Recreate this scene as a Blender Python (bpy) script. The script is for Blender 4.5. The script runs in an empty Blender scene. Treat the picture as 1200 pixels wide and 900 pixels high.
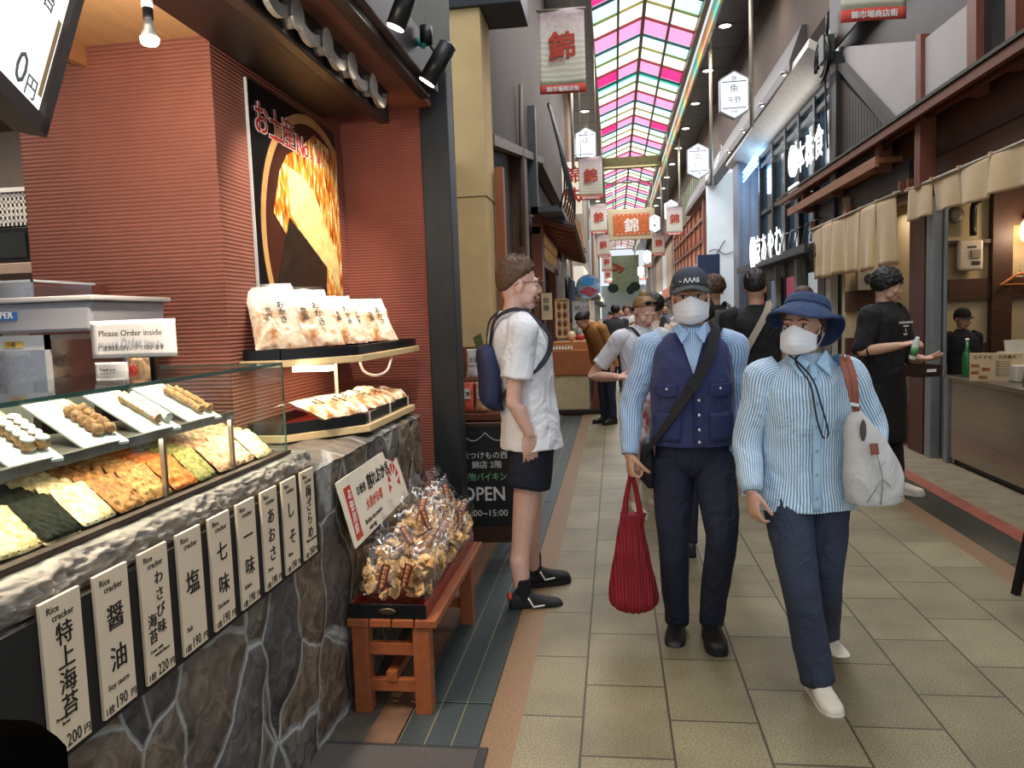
import bpy, bmesh, math, random
import numpy as np
from mathutils import Vector, Matrix, noise, Euler
R = random.Random(7)
PI = math.pi
sc = bpy.context.scene
COL = sc.collection
# ---------------------------------------------------------------- camera
F = 900.0; EYE = 1.5
def camera_axes(vp=(720, 368), roll=0.035):
    a = vp[0]-600; b = 450-vp[1]
    vy = -F*F/(b-roll*a); vx = -roll*vy
    s = Vector((a, b, F)).normalized()
    up = -Vector((vx, vy, F)).normalized()
    up = (up-s*up.dot(s)).normalized()
    r = s.cross(up)
    if r.x < 0: r = -r
    return r, s, up
_r, _s, _u = camera_axes()
# columns of the camera's world matrix: its right, up and back axes in street coordinates
_cam_right = Vector((_r.x, _s.x, _u.x)); _cam_up = Vector((_r.y, _s.y, _u.y)); _cam_fwd = Vector((_r.z, _s.z, _u.z))
cam_data = bpy.data.cameras.new('camera'); cam = bpy.data.objects.new('camera', cam_data); COL.objects.link(cam)
cam_data.sensor_width = 36.0; cam_data.sensor_fit = 'HORIZONTAL'; cam_data.lens = 36.0*F/1200.0
cam_data.clip_start = 0.02; cam_data.clip_end = 400
mw = Matrix.Identity(4)
for i in range(3):
    mw[i][0] = _cam_right[i]; mw[i][1] = _cam_up[i]; mw[i][2] = -_cam_fwd[i]
mw.translation = Vector((0, 0, EYE)); cam.matrix_world = mw
sc.camera = cam
def at(u, v, X=None, Y=None, Z=None):
    d = _cam_right*((u-600)/F)+_cam_up*((450-v)/F)+_cam_fwd
    t = X/d.x if X is not None else Y/d.y if Y is not None else (Z-EYE)/d.z
    return Vector((0, 0, EYE))+d*t
# ---------------------------------------------------------------- render look
sc.view_settings.view_transform = 'Standard'; sc.view_settings.look = 'None'
sc.view_settings.gamma = 1; sc.view_settings.exposure = 0.13; sc.view_settings.use_curve_mapping = False
try:
    sc.cycles.use_denoising = True; sc.cycles.max_bounces = 7; sc.cycles.diffuse_bounces = 3
    sc.cycles.transparent_max_bounces = 24; sc.cycles.sample_clamp_indirect = 4.0
    sc.cycles.caustics_reflective = False; sc.cycles.caustics_refractive = False
except Exception: pass
# ---------------------------------------------------------------- sky and daylight
W = bpy.data.worlds.new('sky'); sc.world = W; W.use_nodes = True
bg = W.node_tree.nodes['Background']; bg.inputs[0].default_value = (0.86, 0.93, 1.0, 1); bg.inputs[1].default_value = 0.9
def lamp(name, kind, loc, energy, col=(1, 1, 1), size=0.1, size_y=None, rot=(0, 0, 0), spot=None, blend=0.5, parent=None, spread=None):
    L = bpy.data.lights.new(name, kind); L.energy = energy; L.color = col
    if kind == 'AREA':
        L.size = size
        if size_y: L.shape = 'RECTANGLE'; L.size_y = size_y
        if spread: L.spread = spread
    else: L.shadow_soft_size = size
    if kind == 'SPOT': L.spot_size = spot or 1.2; L.spot_blend = blend
    o = bpy.data.objects.new(name, L); COL.objects.link(o); o.location = loc; o.rotation_euler = rot
    if parent: o.parent = parent
    return o
WARM = (1.0, 0.74, 0.48); WARMW = (1.0, 0.86, 0.68); COOL = (0.85, 0.93, 1.0)
# daylight that comes down through the coloured skylight along the street
for y0, y1, e in ((1.0, 16.0, 430), (16.0, 32.0, 480), (33.0, 64.0, 800)):
    lamp('skylight_daylight', 'AREA', (0.75, (y0+y1)/2, 7.25), e, (0.96, 0.98, 1.0), 2.0, y1-y0)
# ---------------------------------------------------------------- materials
MATS = {}
def nd(nt, t, **k):
    n = nt.nodes.new(t)
    for a, b in k.items():
        if a in n.inputs: n.inputs[a].default_value = b
        else: setattr(n, a, b)
    return n
def srgb(c):
    if isinstance(c, str):
        c = c.lstrip('#'); c = [int(c[i:i+2], 16)/255 for i in (0, 2, 4)]
    return tuple((x/12.92 if x <= 0.04045 else ((x+0.055)/1.055)**2.4) for x in c)
def mat(name, col='#808080', rough=0.6, metal=0.0, var=0.12, scale=8.0, bump=0.0, bscale=60.0, emit=None, estr=0.0, alpha=1.0, coord='Object', stretch=(1, 1, 1), spec=0.5, sheen=0.0, detail=4.0, fold=0.0):
    if name in MATS: return MATS[name]
    m = bpy.data.materials.new(name); m.use_nodes = True; nt = m.node_tree; b = nt.nodes['Principled BSDF']
    c = srgb(col); MATS[name] = m
    b.inputs['Roughness'].default_value = rough; b.inputs['Metallic'].default_value = metal
    b.inputs['Specular IOR Level'].default_value = spec
    if sheen: b.inputs['Sheen Weight'].default_value = sheen
    tc = nd(nt, 'ShaderNodeTexCoord'); mp = nd(nt, 'ShaderNodeMapping'); mp.inputs['Scale'].default_value = stretch
    nt.links.new(tc.outputs[coord], mp.inputs[0])
    if var:
        n = nd(nt, 'ShaderNodeTexNoise', Scale=scale, Detail=detail, Roughness=0.6); nt.links.new(mp.outputs[0], n.inputs['Vector'])
        r = nd(nt, 'ShaderNodeValToRGB'); r.color_ramp.elements[0].position = 0.28; r.color_ramp.elements[1].position = 0.72
        r.color_ramp.elements[0].color = tuple(x*(1-var) for x in c)+(1,)
        r.color_ramp.elements[1].color = tuple(min(1, x*(1+var)) for x in c)+(1,)
        nt.links.new(n.outputs['Fac'], r.inputs[0]); nt.links.new(r.outputs[0], b.inputs['Base Color'])
    else: b.inputs['Base Color'].default_value = c+(1,)
    if bump:
        n2 = nd(nt, 'ShaderNodeTexNoise', Scale=bscale, Detail=3.0); nt.links.new(mp.outputs[0], n2.inputs['Vector'])
        bp = nd(nt, 'ShaderNodeBump', Strength=bump, Distance=0.01); nt.links.new(n2.outputs['Fac'], bp.inputs['Height'])
        nt.links.new(bp.outputs[0], b.inputs['Normal'])
    if fold: folds(nt, b, fold)
    if emit:
        b.inputs['Emission Color'].default_value = srgb(emit)+(1,); b.inputs['Emission Strength'].default_value = estr
    if alpha < 1: b.inputs['Alpha'].default_value = alpha
    return m
def folds(nt, b, k):
    """soft creases of worn cloth"""
    tc = nd(nt, 'ShaderNodeTexCoord'); mp = nd(nt, 'ShaderNodeMapping'); mp.inputs['Scale'].default_value = (1, 1, 0.6); mp.inputs['Rotation'].default_value = (0.3, 0.4, 0)
    n = nd(nt, 'ShaderNodeTexNoise', Scale=7.0, Detail=3.0, Distortion=1.8); bp = nd(nt, 'ShaderNodeBump', Strength=k, Distance=0.05); L = nt.links.new
    L(tc.outputs['Object'], mp.inputs[0]); L(mp.outputs[0], n.inputs['Vector']); L(n.outputs['Fac'], bp.inputs['Height'])
    if b.inputs['Normal'].is_linked: L(b.inputs['Normal'].links[0].from_socket, bp.inputs['Normal'])
    L(bp.outputs[0], b.inputs['Normal'])
def bsdf(m): return m.node_tree.nodes['Principled BSDF']
def wood(name, col, dark=0.55, scale=3.0, axis=(1, 14, 14), rough=0.5, bump=0.15):
    if name in MATS: return MATS[name]
    m = mat(name, col, rough, var=0); nt = m.node_tree; b = bsdf(m); c = srgb(col)
    tc = nd(nt, 'ShaderNodeTexCoord'); mp = nd(nt, 'ShaderNodeMapping'); mp.inputs['Scale'].default_value = axis
    n = nd(nt, 'ShaderNodeTexNoise', Scale=scale, Detail=6.0, Distortion=0.6)
    r = nd(nt, 'ShaderNodeValToRGB'); r.color_ramp.elements[0].position = 0.25; r.color_ramp.elements[1].position = 0.8
    r.color_ramp.elements[0].color = tuple(x*dark for x in c)+(1,); r.color_ramp.elements[1].color = tuple(min(1, x*1.12) for x in c)+(1,)
    bp = nd(nt, 'ShaderNodeBump', Strength=bump, Distance=0.004)
    L = nt.links.new
    L(tc.outputs['Object'], mp.inputs[0]); L(mp.outputs[0], n.inputs['Vector']); L(n.outputs['Fac'], r.inputs[0]); L(r.outputs[0], b.inputs['Base Color'])
    L(n.outputs['Fac'], bp.inputs['Height']); L(bp.outputs[0], b.inputs['Normal'])
    return m
def ribbed(name, col, freq, axis=2, depth=0.6, rough=0.7, dark=0.6):
    """plaster or siding with grooves across one axis"""
    if name in MATS: return MATS[name]
    m = mat(name, col, rough, var=0); nt = m.node_tree; b = bsdf(m); c = srgb(col); L = nt.links.new
    tc = nd(nt, 'ShaderNodeTexCoord'); sx = nd(nt, 'ShaderNodeSeparateXYZ'); L(tc.outputs['Object'], sx.inputs[0])
    n = nd(nt, 'ShaderNodeTexNoise', Scale=6.0, Detail=4.0); L(tc.outputs['Object'], n.inputs['Vector'])
    w = nd(nt, 'ShaderNodeMath', operation='MULTIPLY_ADD'); w.inputs[1].default_value = 0.004; L(n.outputs['Fac'], w.inputs[0]); L(sx.outputs[axis], w.inputs[2])
    f = nd(nt, 'ShaderNodeMath', operation='MULTIPLY'); f.inputs[1].default_value = freq*2*PI; L(w.outputs[0], f.inputs[0])
    s = nd(nt, 'ShaderNodeMath', operation='SINE'); L(f.outputs[0], s.inputs[0])
    mr = nd(nt, 'ShaderNodeMapRange'); mr.inputs['From Min'].default_value = -1.0; L(s.outputs[0], mr.inputs['Value'])
    r = nd(nt, 'ShaderNodeValToRGB'); r.color_ramp.elements[0].color = tuple(x*dark for x in c)+(1,); r.color_ramp.elements[0].position = 0.05
    r.color_ramp.elements[1].color = c+(1,); r.color_ramp.elements[1].position = 0.4
    L(mr.outputs[0], r.inputs[0])
    mx = nd(nt, 'ShaderNodeMixRGB', blend_type='MULTIPLY'); mx.inputs[0].default_value = 0.35; L(r.outputs[0], mx.inputs[1]); L(n.outputs['Fac'], mx.inputs[2]); L(mx.outputs[0], b.inputs['Base Color'])
    bp = nd(nt, 'ShaderNodeBump', Strength=depth, Distance=0.006); L(mr.outputs[0], bp.inputs['Height']); L(bp.outputs[0], b.inputs['Normal'])
    return m
def striped(name, a, b_, freq, duty=0.5, rough=0.8, uvaxis=0, weave=0.0):
    """cloth striped along its own UV"""
    if name in MATS: return MATS[name]
    m = mat(name, a, rough, var=0, sheen=0.15); nt = m.node_tree; b = bsdf(m); L = nt.links.new
    uv = nd(nt, 'ShaderNodeUVMap'); uv.uv_map = 'UVMap'; sx = nd(nt, 'ShaderNodeSeparateXYZ'); L(uv.outputs[0], sx.inputs[0])
    f = nd(nt, 'ShaderNodeMath', operation='MULTIPLY'); f.inputs[1].default_value = freq; L(sx.outputs[uvaxis], f.inputs[0])
    fr = nd(nt, 'ShaderNodeMath', operation='FRACT'); L(f.outputs[0], fr.inputs[0])
    r = nd(nt, 'ShaderNodeValToRGB'); e = r.color_ramp.elements
    e[0].position = max(0.01, duty-0.1); e[0].color = srgb(a)+(1,); e[1].position = min(0.99, duty+0.1); e[1].color = srgb(b_)+(1,)
    L(fr.outputs[0], r.inputs[0]); L(r.outputs[0], b.inputs['Base Color']); folds(nt, b, 0.55)
    return m
def glassy(name, tint=(0.9, 1, 0.97), opacity=0.12, rough=0.03):
    if name in MATS: return MATS[name]
    m = bpy.data.materials.new(name); m.use_nodes = True; nt = m.node_tree; MATS[name] = m
    for n in list(nt.nodes): nt.nodes.remove(n)
    o = nd(nt, 'ShaderNodeOutputMaterial'); t = nd(nt, 'ShaderNodeBsdfTransparent'); t.inputs[0].default_value = tuple(tint)+(1,)
    g = nd(nt, 'ShaderNodeBsdfGlossy'); g.inputs['Roughness'].default_value = rough
    lw = nd(nt, 'ShaderNodeLayerWeight'); lw.inputs['Blend'].default_value = 0.5
    fr = nd(nt, 'ShaderNodeMath', operation='POWER'); fr.inputs[1].default_value = 5.0; nt.links.new(lw.outputs['Facing'], fr.inputs[0])
    ad = nd(nt, 'ShaderNodeMath', operation='MULTIPLY_ADD'); ad.inputs[1].default_value = 0.7; ad.inputs[2].default_value = opacity; ad.use_clamp = True
    mx = nd(nt, 'ShaderNodeMixShader'); L = nt.links.new
    L(fr.outputs[0], ad.inputs[0]); L(ad.outputs[0], mx.inputs[0]); L(t.outputs[0], mx.inputs[1]); L(g.outputs[0], mx.inputs[2]); L(mx.outputs[0], o.inputs[0])
    return m
def glow(name, col, strength):
    return mat(name, col, 0.5, var=0, emit=col, estr=strength)
# ---------------------------------------------------------------- mesh builder
def catmull(a, b, c, d, t):
    return 0.5*((2*b)+(c-a)*t+(2*a-5*b+4*c-d)*t*t+(3*b-a-3*c+d)*t**3)
class B:
    def __init__(s): s.v = []; s.f = []; s.mi = []; s.uv = []; s.sm = []
    def add(s, vs, fs, mi=0, uvs=None, smooth=False, M=None):
        o = len(s.v)
        for p in vs:
            p = Vector(p); s.v.append(M @ p if M is not None else p)
        for k, f in enumerate(fs):
            s.f.append([i+o for i in f]); s.mi.append(mi); s.sm.append(smooth)
            s.uv.append(uvs[k] if uvs else [(0.0, 0.0)]*len(f))
        return s
    def box(s, c, d, mi=0, rot=None, M=None):
        x, y, z = [k/2 for k in d]; c = Vector(c)
        vs = [Vector((a*x, b*y, e*z)) for a in (-1, 1) for b in (-1, 1) for e in (-1, 1)]
        if rot: q = Euler(rot).to_matrix(); vs = [q @ p for p in vs]
        vs = [p+c for p in vs]
        return s.add(vs, [(0, 1, 3, 2), (4, 6, 7, 5), (0, 4, 5, 1), (2, 3, 7, 6), (0, 2, 6, 4), (1, 5, 7, 3)], mi, M=M)
    def span(s, a, b, mi=0):
        return s.box([(a[i]+b[i])/2 for i in range(3)], [abs(b[i]-a[i]) for i in range(3)], mi)
    def bar(s, p, q, w, h=None, mi=0, upv=(0, 0, 1)):
        p, q = Vector(p), Vector(q); d = (q-p).normalized(); u = Vector(upv)
        if abs(d.dot(u)) > 0.99: u = Vector((0, 1, 0))
        sd = d.cross(u).normalized(); u = sd.cross(d); h = h or w
        vs = [e+sd*(a*w/2)+u*(b*h/2) for e in (p, q) for a, b in ((-1, -1), (1, -1), (1, 1), (-1, 1))]
        return s.add(vs, [(3, 2, 1, 0), (4, 5, 6, 7), (0, 1, 5, 4), (1, 2, 6, 5), (2, 3, 7, 6), (3, 0, 4, 7)], mi)
    def rings(s, rg, mi=0, smooth=True, caps=(1, 1), closed=True, M=None):
        """rg: list of rings (each a list of points)"""
        n = len(rg[0]); vs = [p for r in rg for p in r]; fs = []; uvs = []
        per = sum((Vector(rg[len(rg)//2][i])-Vector(rg[len(rg)//2][(i+1) % n])).length for i in range(n))
        ln = [0.0]
        for k in range(1, len(rg)): ln.append(ln[-1]+(sum((Vector(p) for p in rg[k]), Vector())/n-sum((Vector(p) for p in rg[k-1]), Vector())/n).length)
        for k in range(len(rg)-1):
            for i in range(n if closed else n-1):
                j = (i+1) % n
                fs.append((k*n+i, k*n+j, (k+1)*n+j, (k+1)*n+i))
                a, b = i/n*per, (i+1)/n*per
                uvs.append([(a, ln[k]), (b, ln[k]), (b, ln[k+1]), (a, ln[k+1])])
        if caps[0]: fs.append(tuple(range(n-1, -1, -1))); uvs.append([(0, 0)]*n)
        if caps[1]: fs.append(tuple((len(rg)-1)*n+i for i in range(n))); uvs.append([(0, 0)]*n)
        s.add(vs, fs, mi, uvs, smooth, M)
        for i in range(sum(1 for c in caps if c)): s.sm[-1-i] = False
        return s
    def loft(s, rs, seg=20, sub=3, mi=0, caps=(1, 1), M=None, power=2.0):
        """rs: (centre, half axis 1, half axis 2[, power]) per ring, smoothed lengthwise"""
        rs = [(Vector(r[0]), Vector(r[1]), Vector(r[2]), r[3] if len(r) > 3 else power) for r in rs]
        out = []
        for k in range(len(rs)-1):
            a, b, c, d = rs[max(0, k-1)], rs[k], rs[k+1], rs[min(len(rs)-1, k+2)]
            for t in range(sub): out.append([catmull(a[i], b[i], c[i], d[i], t/sub) for i in range(3)]+[b[3]+(c[3]-b[3])*t/sub])
        out.append(list(rs[-1])); rg = []
        for c, e1, e2, pw in out:
            ring = []
            for i in range(seg):
                a = 2*PI*i/seg; x, y = math.cos(a), math.sin(a)
                if pw != 2.0: x = math.copysign(abs(x)**(2/pw), x); y = math.copysign(abs(y)**(2/pw), y)
                ring.append(c+e1*x+e2*y)
            rg.append(ring)
        return s.rings(rg, mi, True, caps, M=M)
    def limb(s, pts, rad, seg=14, sub=3, mi=0, flat=1.0, ref=(1, 0, 0), round_ends=True, M=None, caps=(1, 1)):
        pts = [Vector(p) for p in pts]; rad = list(rad)
        if round_ends:
            d0 = (pts[1]-pts[0]).normalized(); d1 = (pts[-1]-pts[-2]).normalized(); a, b = rad[0], rad[-1]
            pts = [pts[0]-d0*a*0.9, pts[0]-d0*a*0.6]+pts+[pts[-1]+d1*b*0.6, pts[-1]+d1*b*0.9]; rad = [a*0.3, a*0.78]+rad+[b*0.78, b*0.3]
        rs = []; ref = Vector(ref)
        for i, p in enumerate(pts):
            d = (pts[min(i+1, len(pts)-1)]-pts[max(i-1, 0)]).normalized()
            e2 = d.cross(ref)
            if e2.length < 1e-3: e2 = d.cross(Vector((0, 1, 0)))
            e2.normalize(); e1 = e2.cross(d)
            rs.append((p, e1*rad[i], e2*rad[i]*flat))
        return s.loft(rs, seg, sub, mi, caps, M=M)
    def tube(s, pts, r, seg=8, mi=0, sub=1, M=None, caps=(1, 1)):
        return s.limb(pts, [r]*len(pts) if not isinstance(r, (list, tuple)) else r, seg, sub, mi, round_ends=False, M=M, caps=caps, ref=(0.31, 0.2, 0.93))
    def cyl(s, p, q, r, r2=None, seg=20, mi=0, smooth=True):
        p, q = Vector(p), Vector(q); d = (q-p).normalized(); u = Vector((0, 0, 1)) if abs(d.z) < 0.9 else Vector((1, 0, 0))
        a = d.cross(u).normalized(); b = d.cross(a); r2 = r if r2 is None else r2
        return s.rings([[e+(a*math.cos(t)+b*math.sin(t))*rr for t in [2*PI*i/seg for i in range(seg)]] for e, rr in ((p, r), (q, r2))], mi, smooth)
    def lathe(s, prof, c=(0, 0, 0), seg=24, mi=0, M=None):
        c = Vector(c)
        return s.rings([[c+Vector((r*math.cos(2*PI*i/seg), r*math.sin(2*PI*i/seg), z)) for i in range(seg)] for r, z in prof], mi, True, (1, 1), M=M)
    def ball(s, c, r, seg=16, rn=10, mi=0, rot=None, M=None):
        c = Vector(c); r = (r, r, r) if not isinstance(r, (tuple, list)) else r; q = Euler(rot).to_matrix() if rot else Matrix.Identity(3); rg = []
        for k in range(rn+1):
            t = -PI/2+PI*(0.02+0.96*k/rn)
            rg.append([c+q @ Vector((r[0]*math.cos(t)*math.cos(2*PI*i/seg), r[1]*math.cos(t)*math.sin(2*PI*i/seg), r[2]*math.sin(t))) for i in range(seg)])
        return s.rings(rg, mi, True, (1, 1), M=M)
    def prism(s, poly, ext, mi=0):
        """poly: planar polygon points, ext: vector of its thickness"""
        poly = [Vector(p) for p in poly]; e = Vector(ext); n = len(poly)
        nrm = sum(((poly[i]-poly[0]).cross(poly[i+1]-poly[0]) for i in range(1, n-1)), Vector())
        if nrm.dot(e) > 0: poly = poly[::-1]
        return s.add(poly+[p+e for p in poly], [tuple(range(n)), tuple(range(2*n-1, n-1, -1))]+[(i, n+i, n+(i+1) % n, (i+1) % n) for i in range(n)], mi)
    def grid(s, fn, nu, nv, mi=0, smooth=True, M=None, scale=(1, 1)):
        vs = [fn(i/nu, j/nv) for j in range(nv+1) for i in range(nu+1)]; w = nu+1; fs = []; uv = []
        for j in range(nv):
            for i in range(nu):
                fs.append((j*w+i, j*w+i+1, (j+1)*w+i+1, (j+1)*w+i))
                uv.append([(a/nu*scale[0], b/nv*scale[1]) for a, b in ((i, j), (i+1, j), (i+1, j+1), (i, j+1))])
        return s.add(vs, fs, mi, uv, smooth, M)
    def quad(s, a, b, c, d, mi=0): return s.add([a, b, c, d], [(0, 1, 2, 3)], mi, [[(0, 0), (1, 0), (1, 1), (0, 1)]])
    def text(s, t, org, ex, ey, size, mi=0, align='L', weight=0.0, depth=0.0006, wide=1.0):
        """flat raised lettering: ex reading direction, ey up"""
        vs, fs, (x0, x1) = glyphs(t, 0.0)
        ex = Vector(ex).normalized(); ey = Vector(ey).normalized(); n = ex.cross(ey); org = Vector(org)
        sh = {'L': -x0, 'C': -(x0+x1)/2, 'R': -x1}[align]
        for i, (ox, oy) in enumerate([(0, 0)] if weight < 0.005 else [(-weight, -weight*0.6), (weight, -weight*0.6), (-weight, weight*0.6), (weight, weight*0.6)]):
            s.add([org+ex*((p[0]+sh+ox)*size*wide)+ey*((p[1]+oy)*size)+n*(depth*(1+0.22*i) if p[2] > 0 else -depth) for p in vs], fs, mi)
        return s
    def vtext(s, t, org, ex, ey, size, step=1.1, mi=0, weight=0.0, depth=0.0006):
        ey = Vector(ey).normalized()
        for k, ch in enumerate(t): s.text(ch, Vector(org)-ey*(k*step*size), ex, ey, size, mi, 'C', weight, depth)
        return s
    def noisy(s, amp, scale, i0=0, seed=0.0):
        for i in range(i0, len(s.v)):
            s.v[i] = s.v[i]+noise.noise_vector(s.v[i]*scale+Vector((seed, seed*1.7, seed*0.3)))*amp
        return s
    def mesh(s, name):
        me = bpy.data.meshes.new(name); me.from_pydata(s.v, [], s.f); me.update()
        me.polygons.foreach_set('material_index', s.mi); me.polygons.foreach_set('use_smooth', s.sm)
        ul = me.uv_layers.new(name='UVMap'); flat = [c for f in s.uv for p in f for c in p]; ul.data.foreach_set('uv', flat)
        return me
_GL = {}
def glyphs(t, weight=0.0):
    k = (t, weight)
    if k not in _GL:
        cu = bpy.data.curves.new('letters', 'FONT'); cu.body = t; cu.size = 1; cu.extrude = 0.01; cu.resolution_u = 2; cu.offset = weight
        o = bpy.data.objects.new('letters', cu); COL.objects.link(o); dg = bpy.context.evaluated_depsgraph_get()
        me = bpy.data.meshes.new_from_object(o.evaluated_get(dg))
        vs = [tuple(v.co) for v in me.vertices]; fs = [tuple(p.vertices) for p in me.polygons if abs(p.normal.z) < 0.5 or p.normal.z > 0.5]
        bpy.data.objects.remove(o); bpy.data.curves.remove(cu); bpy.data.meshes.remove(me)
        xs = [v[0] for v in vs] or [0, 0]
        _GL[k] = (vs, fs, (min(xs), max(xs)))
    return _GL[k]
def obj(name, b, m, parent=None, loc=None, rot=None, bevel=0.0, weld=False, sub=0, solid=0.0):
    me = b.mesh(name) if isinstance(b, B) else b
    o = bpy.data.objects.new(name, me); COL.objects.link(o)
    for x in (m if isinstance(m, (list, tuple)) else [m]): me.materials.append(x)
    if parent: o.parent = parent
    if loc is not None: o.location = loc
    if rot is not None: o.rotation_euler = rot
    if solid: q = o.modifiers.new('solid', 'SOLIDIFY'); q.thickness = solid; q.offset = 0
    if bevel: q = o.modifiers.new('bevel', 'BEVEL'); q.width = bevel; q.segments = 2; q.limit_method = 'ANGLE'; q.harden_normals = False
    if sub: q = o.modifiers.new('sub', 'SUBSURF'); q.levels = sub; q.render_levels = sub
    return o
def tag(o, label, cat, group=None, kind=None):
    o['label'] = label; o['category'] = cat
    if group: o['group'] = group
    if kind: o['kind'] = kind
    return o
def thing(name, label, cat, loc=(0, 0, 0), rz=0.0, group=None):
    o = bpy.data.objects.new(name, None); COL.objects.link(o); o.location = loc; o.rotation_euler = (0, 0, rz) if not isinstance(rz, (tuple, list)) else rz
    o.empty_display_size = 0.05
    return tag(o, label, cat, group)
def struct(name, b, m, **k):
    o = obj(name, b, m, **k)
    o['kind'] = 'structure'
    return o
def dup(o, parent=None, loc=None, rot=None, label=None, group=None):
    c = o.copy(); COL.objects.link(c)
    if parent: c.parent = parent
    if loc is not None: c.location = loc
    if rot is not None: c.rotation_euler = rot
    if label: c['label'] = label
    if group: c['group'] = group
    for ch in list(o.children): dup(ch, c)
    return c
ORD = ['first', 'second', 'third', 'fourth', 'fifth', 'sixth', 'seventh', 'eighth', 'ninth', 'tenth', 'eleventh', 'twelfth', 'thirteenth', 'fourteenth']
# ================================================================ SETTING: ground
def tile_mat():
    m = mat('paving', '#9c9478', 0.55, var=0); nt = m.node_tree; b = bsdf(m); L = nt.links.new
    tc = nd(nt, 'ShaderNodeTexCoord'); sx = nd(nt, 'ShaderNodeSeparateXYZ'); L(tc.outputs['Object'], sx.inputs[0])
    ax = nd(nt, 'ShaderNodeMath', operation='ADD'); ax.inputs[1].default_value = 0.15; L(sx.outputs[0], ax.inputs[0])
    ay = nd(nt, 'ShaderNodeMath', operation='ADD'); ay.inputs[1].default_value = 0.29; L(sx.outputs[1], ay.inputs[0])
    cx = nd(nt, 'ShaderNodeCombineXYZ'); L(ay.outputs[0], cx.inputs[0]); L(ax.outputs[0], cx.inputs[1])
    br = nd(nt, 'ShaderNodeTexBrick'); br.offset = 0.5; br.squash = 1.0
    for k, v in (('Scale', 1.0), ('Mortar Size', 0.005), ('Mortar Smooth', 0.3), ('Brick Width', 0.509), ('Row Height', 0.318), ('Bias', 0.0)): br.inputs[k].default_value = v
    br.inputs['Color1'].default_value = srgb('#968e74')+(1,); br.inputs['Color2'].default_value = srgb('#857d64')+(1,); br.inputs['Mortar'].default_value = srgb('#4a463a')+(1,)
    L(cx.outputs[0], br.inputs['Vector'])
    n = nd(nt, 'ShaderNodeTexNoise', Scale=160.0, Detail=3.0); L(tc.outputs['Object'], n.inputs['Vector'])
    r = nd(nt, 'ShaderNodeValToRGB'); r.color_ramp.elements[0].position = 0.35; r.color_ramp.elements[0].color = (0.42, 0.4, 0.36, 1); r.color_ramp.elements[1].position = 0.66; r.color_ramp.elements[1].color = (1.35, 1.3, 1.18, 1); L(n.outputs['Fac'], r.inputs[0])
    n2 = nd(nt, 'ShaderNodeTexNoise', Scale=2.2, Detail=4.0); L(tc.outputs['Object'], n2.inputs['Vector'])
    r2 = nd(nt, 'ShaderNodeValToRGB'); r2.color_ramp.elements[0].position = 0.32; r2.color_ramp.elements[0].color = (0.58, 0.57, 0.56, 1); r2.color_ramp.elements[1].position = 0.62; r2.color_ramp.elements[1].color = (1, 1, 1, 1); L(n2.outputs['Fac'], r2.inputs[0])
    a = nd(nt, 'ShaderNodeMixRGB', blend_type='MULTIPLY'); a.inputs[0].default_value = 0.85; L(br.outputs['Color'], a.inputs[1]); L(r.outputs[0], a.inputs[2])
    c = nd(nt, 'ShaderNodeMixRGB', blend_type='MULTIPLY'); c.inputs[0].default_value = 0.8; L(a.outputs[0], c.inputs[1]); L(r2.outputs[0], c.inputs[2]); L(c.outputs[0], b.inputs['Base Color'])
    bp = nd(nt, 'ShaderNodeBump', Strength=0.5, Distance=0.004); bp.invert = True; L(br.outputs['Fac'], bp.inputs['Height'])
    bp2 = nd(nt, 'ShaderNodeBump', Strength=0.12, Distance=0.002); L(n.outputs['Fac'], bp2.inputs['Height']); L(bp.outputs[0], bp2.inputs['Normal']); L(bp2.outputs[0], b.inputs['Normal'])
    return m
def grate_mat(name, col, line):
    m = mat(name, col, 0.42, 0.55, var=0); nt = m.node_tree; b = bsdf(m); L = nt.links.new
    tc = nd(nt, 'ShaderNodeTexCoord'); sx = nd(nt, 'ShaderNodeSeparateXYZ'); L(tc.outputs['Object'], sx.inputs[0])
    f = nd(nt, 'ShaderNodeMath', operation='MULTIPLY'); f.inputs[1].default_value = 1/0.0125; L(sx.outputs[1], f.inputs[0])
    fr = nd(nt, 'ShaderNodeMath', operation='FRACT'); L(f.outputs[0], fr.inputs[0])
    r = nd(nt, 'ShaderNodeValToRGB'); r.color_ramp.elements[0].position = 0.3; r.color_ramp.elements[0].color = tuple(x*0.35 for x in srgb(col))+(1,); r.color_ramp.elements[1].position = 0.5; r.color_ramp.elements[1].color = srgb(col)+(1,); L(fr.outputs[0], r.inputs[0])
    f2 = nd(nt, 'ShaderNodeMath', operation='MULTIPLY_ADD'); f2.inputs[1].default_value = 1/0.098; f2.inputs[2].default_value = 0.5; L(sx.outputs[0], f2.inputs[0])
    fr2 = nd(nt, 'ShaderNodeMath', operation='FRACT'); L(f2.outputs[0], fr2.inputs[0]); lt = nd(nt, 'ShaderNodeMath', operation='LESS_THAN'); lt.inputs[1].default_value = 0.045; L(fr2.outputs[0], lt.inputs[0])
    mx = nd(nt, 'ShaderNodeMixRGB'); mx.inputs[2].default_value = srgb(line)+(1,); L(lt.outputs[0], mx.inputs[0]); L(r.outputs[0], mx.inputs[1]); L(mx.outputs[0], b.inputs['Base Color'])
    bp = nd(nt, 'ShaderNodeBump', Strength=0.6, Distance=0.004); L(fr.outputs[0], bp.inputs['Height']); L(bp.outputs[0], b.inputs['Normal'])
    return m
m_tile = tile_mat()
m_gran = mat('granite', '#7f6348', 0.6, var=0.45, scale=120, bump=0.1, bscale=160)
m_dirt = mat('old asphalt', '#4b4439', 0.8, var=0.35, scale=7, bump=0.3, bscale=120)
m_brownstrip = mat('rusty strip', '#6e4f3a', 0.7, var=0.3, scale=9, bump=0.2)
m_conc = mat('worn concrete', '#7d7159', 0.75, var=0.3, scale=6, bump=0.2, bscale=90)
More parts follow.
